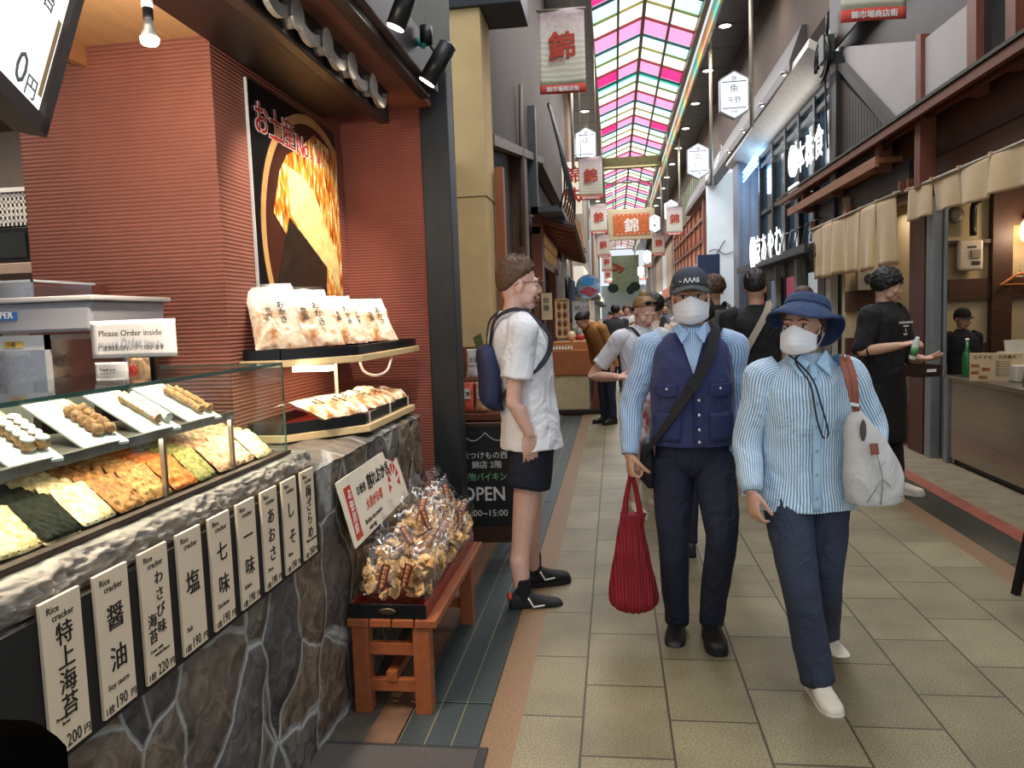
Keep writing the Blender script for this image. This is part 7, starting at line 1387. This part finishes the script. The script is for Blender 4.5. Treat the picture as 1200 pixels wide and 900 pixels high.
# ---------------------------------------------------------------- woman in bucket hat
m_wstripe = striped('blue white striped blouse', '#5f9fd6', '#e9f2f4', 88, 0.45); m_slate = mat('slate trousers', '#30394d', 0.85, var=0.08, scale=16, fold=0.55); m_cshoe = mat('cream shoe', '#ddd3c4', 0.7, var=0.1); m_wsole = mat('white sole', '#d6d2c8', 0.7)
loc = V(0.735, 3.13, 0); rz = 0.08; s = 0.905; J = (loc, rz, s)
p3 = human('woman in navy bucket hat, white mask and blue striped blouse, walking', loc, rz, s, 'pale', ('brown', 'short'),
    arms={-1: dict(elbow=px(J, 876, 517, 3.13), wrist=px(J, 881, 575, 3.02), dir=(0.05, -0.15, -1), nrm=(0.9, 0.35, 0), thumb=(0.2, -1, 0), curl=0.55), 1: dict(elbow=px(J, 1022, 497, 3.2), wrist=px(J, 1024, 538, 3.1), dir=(-0.15, -0.25, -0.9), nrm=(-0.9, 0.3, 0), thumb=(0, -0.2, 1), curl=0.9)},
    legs={-1: dict(knee=px(J, 938, 690, 2.98), ankle=px(J, 958, 796, 3.0), yaw=0.05, pitch=0.0), 1: dict(knee=px(J, 966, 680, 3.14), ankle=px(J, 966, 742, 3.5), yaw=0.15, pitch=0.0)},
    head=(-0.06, 0.03, -0.62), headoff=(-0.02, -0.02, -0.015), voxel=0.0045, sw=0.165, top=dict(m=m_wstripe, sleeve='long', hem=0.79, wid=0.02, cuff=m_wstripe, wr=0.006, slv=1.14, hemflare=0.022), legsw=dict(m=m_slate, end=0.09, wide=1.08, wr=0.006, flare=0.012), shoes=dict(m=m_cshoe, m_sole=m_wsole, laces=m_wsole))
face_mask(p3)
def cfront(x, z, d=0.0): return p3.tp(x, -math.sqrt(max(0.05, 1-(x/0.2)**2))*(0.142 if z < 1.3 else 0.142-0.45*(z-1.3))-0.012-d, z)
b = B(); b.grid(lambda u, v: cfront((u-0.5)*0.035, 0.8+0.62*v), 3, 24); obj('button_placket', b, mat('placket', '#a8cbe4', 0.8), p3.top, solid=0.004)
for i in range(6): b = B(); b.ball(cfront(0, 0.86+0.1*i, 0.005), (0.006, 0.003, 0.006), 10, 6); obj('button', b, mat('button pearl', '#8ea5b8', 0.3), p3.top)
for sd in (-1, 1): b = B(); b.prism([p3.tp(sd*0.01, -0.1, 1.425), p3.tp(sd*0.06, -0.075, 1.475), p3.tp(sd*0.09, -0.07, 1.43), p3.tp(sd*0.06, -0.135, 1.37)], (sd*0.003, -0.008, 0)); obj('collar', b, mat('collar stripe', '#a9cde8', 0.85, var=0.2, scale=120), p3.root)
m_bh = mat('navy bucket hat', '#2f4266', 0.85, var=0.1, scale=20, fold=0.5); b = B(); prof = [(0.17, -0.026), (0.167, -0.013), (0.13, 0.02), (0.103, 0.045), (0.099, 0.074), (0.09, 0.094), (0.062, 0.103), (0.005, 0.106)]; rg = []
for r, z in prof: rg.append([V(r*0.92*math.cos(a), 0.012+r*1.08*math.sin(a), z+(0.02*math.cos(2*a)+0.012*math.sin(a*3+1))*(1 if r > 0.15 else 0)) for a in [2*PI*i/48 for i in range(48)]])
b.rings(rg, 0, True, (0, 1), M=p3.H @ Matrix.Translation((0, 0.022, 0.036)) @ Matrix.Rotation(-0.32, 4, 'X')); hat = obj('bucket_hat', b, m_bh, p3.root, solid=0.005)
b = B(); rg2 = [[V((r)*0.92*math.cos(a), 0.012+(r)*1.08*math.sin(a), z) for a in [2*PI*i/48 for i in range(48)]] for r, z in ((0.105, 0.045), (0.1025, 0.066))]; b.rings(rg2, 0, True, (0, 0), M=p3.H @ Matrix.Translation((0, 0.022, 0.036)) @ Matrix.Rotation(-0.32, 4, 'X')); obj('hat_band', b, mat('hat band', '#27385a', 0.85), hat, solid=0.003)
HH = p3.H
b = B(); e1 = HH @ V(0.085, 0.0, 0.02); e0 = HH @ V(-0.07, -0.01, 0.0); ch = HH @ V(0.0, -0.07, -0.135); b.limb([e1, HH @ V(0.07, -0.03, -0.07), ch, p3.tp(-0.03, -0.16, 1.34), p3.tp(-0.01, -0.18, 1.2), p3.tp(0.015, -0.185, 1.12), p3.tp(0.035, -0.185, 1.14), p3.tp(0.01, -0.178, 1.25), p3.tp(-0.02, -0.16, 1.36), ch], [0.0038]*10, 8, 5, round_ends=False); b.limb([ch, HH @ V(-0.045, -0.05, -0.1), e0], [0.0035]*3, 8, 4, round_ends=False); obj('hat_cord', b, m_strap, hat)
# tote bag on her shoulder
qb = at(1022, 590, Y=2.98); t = thing('tote_bag', 'pale grey canvas tote bag with brown leather straps on the shoulder of the hatted woman', 'bag', (qb.x, 2.98, qb.z), 0.15)
m_canvas = mat('grey canvas', '#c9c6c2', 0.9, var=0.06, scale=9, fold=0.5); m_leather = mat('brown leather', '#8a4a36', 0.5, var=0.15, scale=30)
zt = at(1003, 472, Y=2.98).z-qb.z
b = B(); b.loft([((0.0, 0, 0.0), (0.07, 0, 0), (0, 0.05, 0), 3), ((0.0, 0, 0.012), (0.095, 0, 0), (0, 0.062, 0), 3), ((0.004, 0, 0.1), (0.108, 0, 0), (0, 0.068, 0), 2.6), ((-0.02, 0, 0.22), (0.082, 0, 0), (0, 0.05, 0), 2.3), ((-0.05, 0, 0.3), (0.052, 0, 0), (0, 0.03, 0), 2.2), ((-0.062, 0, zt-0.03), (0.022, 0, 0), (0, 0.014, 0), 2.2)], 36, 5); b.noisy(0.006, 10); obj('canvas_body', b, m_canvas, t)
b = B(); b.bar((-0.03, -0.07, 0.24), (-0.028, -0.078, 0.2), 0.03, 0.008); obj('leather_tab', b, m_leather, t)
b = B(); b.tube([(-0.02, -0.073, 0.2), (0.0, -0.078, 0.11), (0.0, -0.066, 0.012)], 0.0018, 6, sub=3); b.tube([(0.0, -0.078, 0.11), (-0.05, -0.062, 0.02)], 0.0018, 6); b.tube([(0.0, -0.078, 0.11), (0.09, -0.05, 0.03)], 0.0018, 6); obj('seam', b, mat('grey seam', '#8a8884', 0.9), t)
b = B(); b.ball((-0.055, -0.042, 0.285), (0.012, 0.006, 0.04), 12, 8); obj('dark_opening', b, mat('bag inside', '#5a4a48', 0.9), t)
tl = lambda u, v, Y: Matrix.Rotation(-0.15, 3, 'Z') @ (at(u, v, Y=Y)-V(qb.x, 2.98, qb.z))
for k, dx in enumerate((0, 7)):
    pts = [tl(1004, 484, 2.965), tl(1000+dx*0.4, 470, 2.95), tl(994+dx, 445, 2.955), tl(988+dx, 424, 3.0), tl(988+dx, 419, 3.08), tl(992+dx, 424, 3.2)]; strap(None, pts, 0.024, m_leather, 'leather_strap', 0.006, t, out=(0, -1, 0.3))
b = B(); b.box(tl(1001, 474, 2.945), (0.034, 0.01, 0.012), rot=(0, 0.2, 0)); obj('buckle', b, m_snap, t)
# ---------------------------------------------------------------- man in white T-shirt
m_tee = mat('white tee', '#f0f1f6', 0.85, var=0.04, scale=10, fold=0.6); m_short = mat('navy shorts', '#171c2b', 0.85, var=0.1, scale=14, fold=0.5)
loc = V(-0.45, 3.98, 0); rz = PI/2+0.3; s = 1.05; J = (loc, rz, s)
p1 = human('man in white T-shirt and navy shorts with his back to the chalkboard', loc, rz, s, 'fair', ('ginger', 'fade'),
    arms={-1: dict(elbow=px(J, 602, 468, 3.74), wrist=px(J, 620, 508, 3.76), dir=(0.12, -0.05, -1), nrm=(0.9, 0.1, 0.1), thumb=(0, -1, 0.2), curl=0.2), 1: dict(elbow=(0.21, 0.05, 1.1), wrist=(0.2, -0.1, 0.9))},
    legs={-1: dict(knee=px(J, 611, 640, 3.87), ankle=px(J, 613, 698, 3.85), yaw=-0.05), 1: dict(knee=px(J, 622, 630, 4.1), ankle=px(J, 626, 668, 4.16), yaw=0.1)}, lean=(0, 0.06), headoff=(0, -0.035, 0), head=(0.02, 0, -0.02), voxel=0.0045, sw=0.178,
    top=dict(m=m_tee, sleeve='short', hem=0.79, wid=0.02, hemflare=0.02, wr=0.008, slv=1.14, deep=0.01, name='t_shirt'), legsw=dict(m=m_short, end=0.6, wide=1.06, name='shorts', waist=0.008), shoes=dict(m=mat('black canvas', '#16161a', 0.75, var=0.2), m_sole=m_bksole, sock=mat('black sock', '#121214', 0.9), accent=m_white, laces=m_bksole, sock_h=0.09), eyes=True)
H = p1.H; m_spec = mat('glasses frame', '#4a2c1d', 0.3)
b = B()
for sd in (-1, 1):
    b.tube([(sd*0.032+0.022*math.cos(a), -0.108, 0.004+0.018*math.sin(a)) for a in [2*PI*i/16 for i in range(17)]], 0.0022, 6, M=H); b.tube([(sd*0.054, -0.105, 0.012), (sd*0.07, -0.06, 0.013), (sd*0.08, 0.012, 0.01), (sd*0.079, 0.03, -0.006)], 0.0022, 6, sub=3, M=H)
b.tube([(-0.01, -0.11, 0.01), (0.01, -0.11, 0.01)], 0.0022, 6, M=H); gl = obj('glasses', b, m_spec, p1.root)
b = B()
for i in range(60):
    a = R.uniform(-1, 1); c = R.uniform(0, 1); d = V(math.sin(a)*0.062, -0.06-0.02*math.cos(a)-0.012*c, -0.06-0.055*c); b.ball(d, (0.005, 0.004, 0.008), 6, 4, M=H)
obj('beard', b, HAIR['ginger'], p1.root)
m_bpk = mat('navy backpack', '#232c55', 0.7, var=0.1)
b = B(); b.loft([(p1.tp(0.0, 0.16, 0.98), V(0.08, 0, 0), V(0, 0.03, 0), 3.5), (p1.tp(0, 0.185, 1.02), V(0.13, 0, 0), V(0, 0.045, 0), 3.5), (p1.tp(0, 0.17, 1.14), V(0.135, 0, 0), V(0, 0.05, 0), 3.5), (p1.tp(0, 0.17, 1.27), V(0.11, 0, 0), V(0, 0.04, 0), 3.5), (p1.tp(0, 0.15, 1.3), V(0.06, 0, 0), V(0, 0.015, 0), 3.5)], 28, 4); bp1 = obj('backpack', b, m_bpk, p1.root)
for sd in (-1, 1): strap(p1, [p1.tp(sd*0.06, 0.155, 1.28), p1.tp(sd*0.085, 0.11, 1.42), p1.tp(sd*0.095, 0.0, 1.468), p1.tp(sd*0.11, -0.09, 1.41), p1.tp(sd*0.14, -0.135, 1.31), p1.tp(sd*0.19, -0.06, 1.2), p1.tp(sd*0.17, 0.1, 1.1), p1.tp(sd*0.11, 0.15, 1.03)], 0.025, mat('dark strap', '#23202e', 0.7), 'backpack_strap', 0.006, bp1)
# ---------------------------------------------------------------- shop clerk in black
m_blk = mat('black cotton', '#1a1a1c', 0.9, var=0.15, scale=12, fold=0.6); m_wht = m_white
loc = V(2.07, 6.35, 0); rz = 0.75; s = 1.04; J = (loc, rz, s)
p9 = human('young clerk in black printed sweatshirt holding a spray can and a dark box', loc, rz, s, 'pale', ('black', 'fringe'),
    arms={-1: dict(elbow=px(J, 1010, 412, 6.15), wrist=px(J, 1054, 405, 5.95), dir=(0.1, -1, 0.25), nrm=(0.3, -0.1, -0.9), thumb=(1, 0, 0.2), curl=0.5), 1: dict(elbow=px(J, 1066, 420, 6.5), wrist=px(J, 1080, 420, 6.15), dir=(-0.2, -1, 0.0), nrm=(0, 0.1, 1), thumb=(1, 0, 0), curl=0.4)},
    legs={-1: dict(yaw=-0.1, ankle=(-0.11, -0.04, 0.085)), 1: dict(yaw=0.15, ankle=(0.11, -0.06, 0.085))}, lean=(0, -0.02), head=(0.22, 0, 0.35), voxel=0.0055, sw=0.182, top=dict(m=m_blk, sleeve='three', hem=0.83, wid=0.022, wr=0.01, slv=1.15, name='sweatshirt'), legsw=dict(m=mat('black trousers', '#1d1d1c', 0.9, var=0.15), end=0.12, wide=1.2, wr=0.012), shoes=dict(m=m_cshoe, m_sole=m_wsole))
def f9(x, z): return p9.tp(x, -math.sqrt(max(0.05, 1-(x/0.2)**2))*0.15-0.012, z)
b = B(); tw = [('OFFICIAL SUPPORTER', 1.3, 0.02), ('COMPANY', 1.275, 0.016), ('I', 1.235, 0.04), ('KYOTO', 1.215, 0.016)]
for s_, z, sz in tw: b.text(s_, f9(0.0, z)+V(0, -0.006, 0), (1, 0, 0), (0, 0.1, 1), sz, align='C', weight=0.01, depth=0.001)
obj('printed_lettering', b, m_wht, p9.top)
b = B(); b.loft([(p9.tp(0, -0.02, 0.42), V(0.19, 0, 0), V(0, 0.14, 0)), (p9.tp(0, -0.015, 0.7), V(0.195, 0, 0), V(0, 0.15, 0)), (p9.tp(0, 0, 0.98), V(0.185, 0, 0), V(0, 0.142, 0))], 32, 5, caps=(1, 1)); b.noisy(0.012, 7); obj('apron', b, mat('black apron', '#141415', 0.9), p9.root)
b = B(); b.lathe([(0.022, 0), (0.024, 0.01), (0.024, 0.13), (0.014, 0.15), (0.012, 0.165)], seg=18); q = at(1069, 421, Y=5.83); c_ = thing('spray_can', 'small white and green spray can in the hand of the clerk', 'can', tuple(q), (0.2, 0.15, 0)); obj('can_body', b, mat('can white', '#d8ddd2', 0.35), c_); b = B(); b.lathe([(0.0245, 0.03), (0.0248, 0.09)], seg=18); obj('green_label', b, mat('can green', '#4f9a54', 0.4), c_)
q = at(1080, 432, Y=5.95); t = thing('dark_box', 'dark brown open box held by the clerk in black', 'box', tuple(q), 0.4); b = B()
b.span((-0.09, -0.08, -0.05), (0.09, -0.072, 0.03)); b.span((-0.09, 0.072, -0.05), (0.09, 0.08, 0.03)); b.span((-0.09, -0.072, -0.05), (-0.082, 0.072, 0.03)); b.span((0.082, -0.072, -0.05), (0.09, 0.072, 0.03)); b.span((-0.09, -0.08, -0.055), (0.09, 0.08, -0.045)); obj('box_sides', b, mat('box brown', '#33201a', 0.5), t); b = B(); b.span((-0.03, -0.083, -0.02), (0.05, -0.08, 0.0)); obj('white_label', b, m_white, t)
# ---------------------------------------------------------------- woman in white top, sunglasses on her head
loc = V(0.2, 5.75, 0); rz = 0.45; s = 0.965; J = (loc, rz, s)
p4 = human('woman with sunglasses on her hair, white top and floral shorts, looking down', loc, rz, s, 'fair', ('blond', 'tied'), arms={-1: dict(elbow=px(J, 694, 441, 5.75), wrist=px(J, 724, 442, 5.5), dir=(0.9, -0.5, 0.0), nrm=(0, -0.2, 1), thumb=(0, 0, 1), curl=0.5), 1: dict(elbow=(0.2, 0.02, 1.1), wrist=(0.08, -0.22, 1.05), dir=(-0.8, -0.5, 0), nrm=(0, -0.3, 1), thumb=(0, 0, 1))},
    head=(0.5, 0, 0.1), headoff=(0, -0.03, -0.02), voxel=0.006, top=dict(m=mat('white top', '#d9dce4', 0.85, var=0.04, fold=0.5), sleeve='short', hem=0.95, wid=0.004, name='white_top', slv=0.95), legsw=dict(m=cmat('floral cloth', '#e6e2e4', '#a8404f', 16, 0.1, 0.85), end=0.58, wide=1.12, name='floral_shorts', waist=0.01), shoes=dict(m=m_cshoe, m_sole=m_wsole), eyes=False)
H = p4.H; b = B()
for sd in (-1, 1): b.ball((sd*0.032, -0.062, 0.105), (0.026, 0.012, 0.018), 14, 8, M=H)
b.tube([(-0.06, -0.05, 0.1), (0, -0.07, 0.11), (0.06, -0.05, 0.1)], 0.004, 6, M=H); obj('sunglasses', b, m_blackm, p4.root); b = B(); b.ball((0, 0.06, 0.11), (0.04, 0.04, 0.035), 14, 10, M=H); b.noisy(0.004, 60); obj('hair_bun', b, HAIR['blond'], p4.root)
strap(p4, [p4.tp(-0.1, 0.08, 1.44), p4.tp(-0.1, -0.06, 1.43), p4.tp(0.0, -0.145, 1.25), p4.tp(0.12, -0.14, 1.05), p4.tp(0.19, -0.02, 0.95)], 0.02, m_strap, 'bag_strap')
b = B(); q = p4.tp(-0.16, -0.14, 0.86); b.ball(q, (0.05, 0.035, 0.075), 16, 10); obj('green_pouch', b, mat('pale green', '#a9c27c', 0.6, var=0.3, scale=10), p4.root)
# ---------------------------------------------------------------- people seen from behind
lp = at(884, 580, Y=6.3)
p8 = human('man in black T-shirt and grey shorts with a beige cross strap, seen from behind', (at(886, 450, Y=6.35).x, 6.35, 0), PI-0.1, 1.05, 'tan', ('black', 'fade'), head=(0, 0, -0.15), voxel=0.007, eyes=False, face=False, top=dict(m=m_blk, sleeve='short', hem=0.86, wid=0.022, slv=1.15, name='t_shirt', wr=0.01), legsw=dict(m=mat('grey shorts', '#6d6d6b', 0.85, var=0.1), end=0.55, wide=1.1, name='shorts', waist=0.01), shoes=dict(m=m_cshoe, m_sole=m_wsole, sock=mat('white sock', '#d8d5cf', 0.9)))
strap(p8, [p8.tp(-0.1, -0.12, 1.35), p8.tp(-0.1, 0.0, 1.475), p8.tp(-0.07, 0.11, 1.40), p8.tp(0.02, 0.168, 1.24), p8.tp(0.12, 0.15, 1.06), p8.tp(0.2, 0.05, 0.95)], 0.05, mat('beige strap', '#a29685', 0.8), 'cross_strap', out=(0, 1, 0.2))
p7 = human('man with curly brown hair and a black backpack, seen from behind', (at(838, 450, Y=7.2).x, 7.2, 0), PI+0.2, 1.06, 'tan', ('brown', 'curly'), head=(0.1, 0, -0.25), voxel=0.008, eyes=False, face=False, far=True, top=dict(m=mat('dark jacket', '#242427', 0.85, var=0.2), sleeve='long', hem=0.84, wid=0.025), legsw=dict(m=m_trn), shoes=dict(m=m_bksh, m_sole=m_bksole))
b = B(); b.loft([(p7.tp(0, 0.2, 0.95), V(0.12, 0, 0), V(0, 0.06, 0), 3.5), (p7.tp(0, 0.22, 1.0), V(0.16, 0, 0), V(0, 0.08, 0), 3.5), (p7.tp(0, 0.21, 1.25), V(0.155, 0, 0), V(0, 0.075, 0), 3.5), (p7.tp(0, 0.17, 1.42), V(0.1, 0, 0), V(0, 0.04, 0), 3.5)], 24, 4); bk = obj('backpack', b, mat('black backpack', '#23241f', 0.6, var=0.3, scale=8), p7.root); b = B(); b.ball(p7.tp(-0.1, 0.27, 1.3), (0.025, 0.01, 0.025), 12, 8); obj('round_badge', b, m_steel, bk)
for sd in (-1, 1): strap(p7, [p7.tp(sd*0.08, 0.19, 1.38), p7.tp(sd*0.1, 0.05, 1.475), p7.tp(sd*0.11, -0.1, 1.42), p7.tp(sd*0.13, -0.15, 1.2)], 0.05, mat('grey strap', '#55554d', 0.7), 'backpack_strap', parent=bk)
human('person in white shirt hidden behind the vest wearing man', (at(822, 450, Y=4.75).x, 4.75, 0), PI, 0.93, 'tan', ('black', 'short'), voxel=0.009, far=True, top=dict(m=m_tee, sleeve='short', hem=0.85, wid=0.025, name='white_shirt'), legsw=dict(m=m_trn), shoes=dict(m=m_bksh, m_sole=m_bksole))
p5 = human('person with black hair and cream top walking away behind the vest wearing man', (at(768, 450, Y=6.9).x, 6.9, 0), PI+0.1, 0.98, 'tan', ('black', 'short'), voxel=0.009, far=True, top=dict(m=mat('cream top', '#cdb9a0', 0.85), sleeve='long', hem=0.85, wid=0.02, name='cream_top'), legsw=dict(m=m_trn), shoes=dict(m=m_bksh, m_sole=m_bksole))
strap(p5, [p5.tp(-0.1, -0.1, 1.4), p5.tp(-0.08, 0.02, 1.475), p5.tp(0.0, 0.15, 1.28), p5.tp(0.14, 0.12, 1.0)], 0.045, m_strap, 'cross_strap', out=(0, 1, 0.2))
human('person with brown hair just above the navy bucket hat, seen from behind', (at(942, 450, Y=8.2).x, 8.2, 0), PI, 1.0, 'tan', ('brown', 'bob'), voxel=0.01, far=True, top=dict(m=mat('grey green top', '#8b8d80', 0.85), sleeve='long', hem=0.85, wid=0.02), legsw=dict(m=m_trn), shoes=dict(m=m_bksh, m_sole=m_bksole))
pc = human('restaurant worker in black cap and black shirt behind the steel counter', (at(1127, 400, Y=8.2).x, 8.2, 0), 0.2, 0.84, 'tan', ('black', 'short'), voxel=0.007, head=(0.12, 0, -0.1), top=dict(m=m_blk, sleeve='short', hem=0.85, wid=0.02), legsw=dict(m=m_trn), shoes=dict(m=m_bksh, m_sole=m_bksole))
b = B(); rg = [[V(0.09*math.cos(PI/2*k/10)**0.7*math.cos(a), 0.012+0.11*math.cos(PI/2*k/10)**0.7*math.sin(a), 0.03+0.1*math.sin(PI/2*k/10)) for a in [2*PI*i/28 for i in range(28)]] for k in range(11)]; b.rings(rg, M=pc.H); b.grid(lambda u, v: V((u-0.5)*0.15, -0.08-0.06*v*math.cos((u-0.5)*2), 0.035-0.015*v), 10, 4, M=pc.H); obj('cap', b, m_blk, pc.root)
human('stooping person in orange brown jacket and dark cap beside the market stall', (at(712, 450, Y=10.6).x, 10.6, 0), -0.9, 0.96, 'tan', ('black', 'short'), lean=(0.0, -0.22), head=(0.7, 0, 0), headoff=(0, -0.1, -0.1), voxel=0.01, far=True, top=dict(m=mat('ochre jacket', '#b07a42', 0.85, var=0.15), sleeve='long', hem=0.82, wid=0.03, name='jacket'), legsw=dict(m=m_trn), shoes=dict(m=m_bksh, m_sole=m_bksole))
ph = human('person with black harness bag over a pale top behind the market stall', (at(688, 450, Y=13.2).x, 13.2, 0), PI-0.4, 0.93, 'tan', ('black', 'short'), voxel=0.011, far=True, top=dict(m=mat('pale leafy top', '#b9bfb6', 0.85, var=0.5, scale=12), sleeve='short', hem=0.84, wid=0.025), legsw=dict(m=m_trn), shoes=dict(m=m_bksh, m_sole=m_bksole))
strap(ph, [ph.tp(0.08, -0.1, 1.42), ph.tp(0.08, 0.02, 1.475), ph.tp(0.09, 0.15, 1.2), ph.tp(0.1, 0.15, 0.95)], 0.05, m_strap, 'harness', out=(0, 1, 0.2))
CW = [(722, 15.0, '#3a3a40', 'dark', 'black'), (735, 17.5, '#cfc9c0', 'cream', 'brown'), (752, 16.0, '#8a6a4a', 'brown', 'ginger'), (744, 21.0, '#d9d9dc', 'white', 'black'), (728, 24.0, '#5a6a80', 'blue', 'black'), (758, 25.0, '#b9a68a', 'beige', 'blond'), (716, 28.0, '#8c3a3a', 'red', 'black'), (738, 31.0, '#444a44', 'green', 'brown'), (766, 12.0, '#30343c', 'charcoal', 'black'), (749, 36.0, '#c9c2b0', 'ivory', 'grey'), (731, 40.0, '#3c4656', 'navy', 'black'), (780, 18.0, '#6b6f78', 'grey', 'black'), (800, 15.0, '#b9babf', 'silver', 'black')]
for k, (u, Y, c, cn, hc_) in enumerate(CW):
    human('distant passer-by with %s hair and %s top, about %d metres along the street' % ({'ginger': 'light brown', 'blond': 'blond'}.get(hc_, hc_), cn, Y), (at(u, 400, Y=Y).x, Y, 0), (0 if k % 3 else PI)+R.uniform(-.5, .5), R.uniform(0.93, 1.02), 'tan', (hc_, 'bob' if k % 4 == 1 else 'short'), voxel=0.014, far=True, hands=False, group='distant crowd in the arcade', legs={-1: dict(knee=(-0.09, -0.08, 0.48), ankle=(-0.09, 0.02, 0.085)), 1: dict(knee=(0.09, 0.0, 0.47), ankle=(0.09, 0.12, 0.085))},
          top=dict(m=mat('crowd '+c, c, 0.85, var=0.15), sleeve='long' if k % 2 else 'short', hem=0.84, wid=0.02), legsw=dict(m=mat('crowd trousers %d' % (k % 3), ['#23283a', '#4a4a48', '#6d6a5c'][k % 3], 0.85)), shoes=dict(m=m_bksh, m_sole=m_bksole))
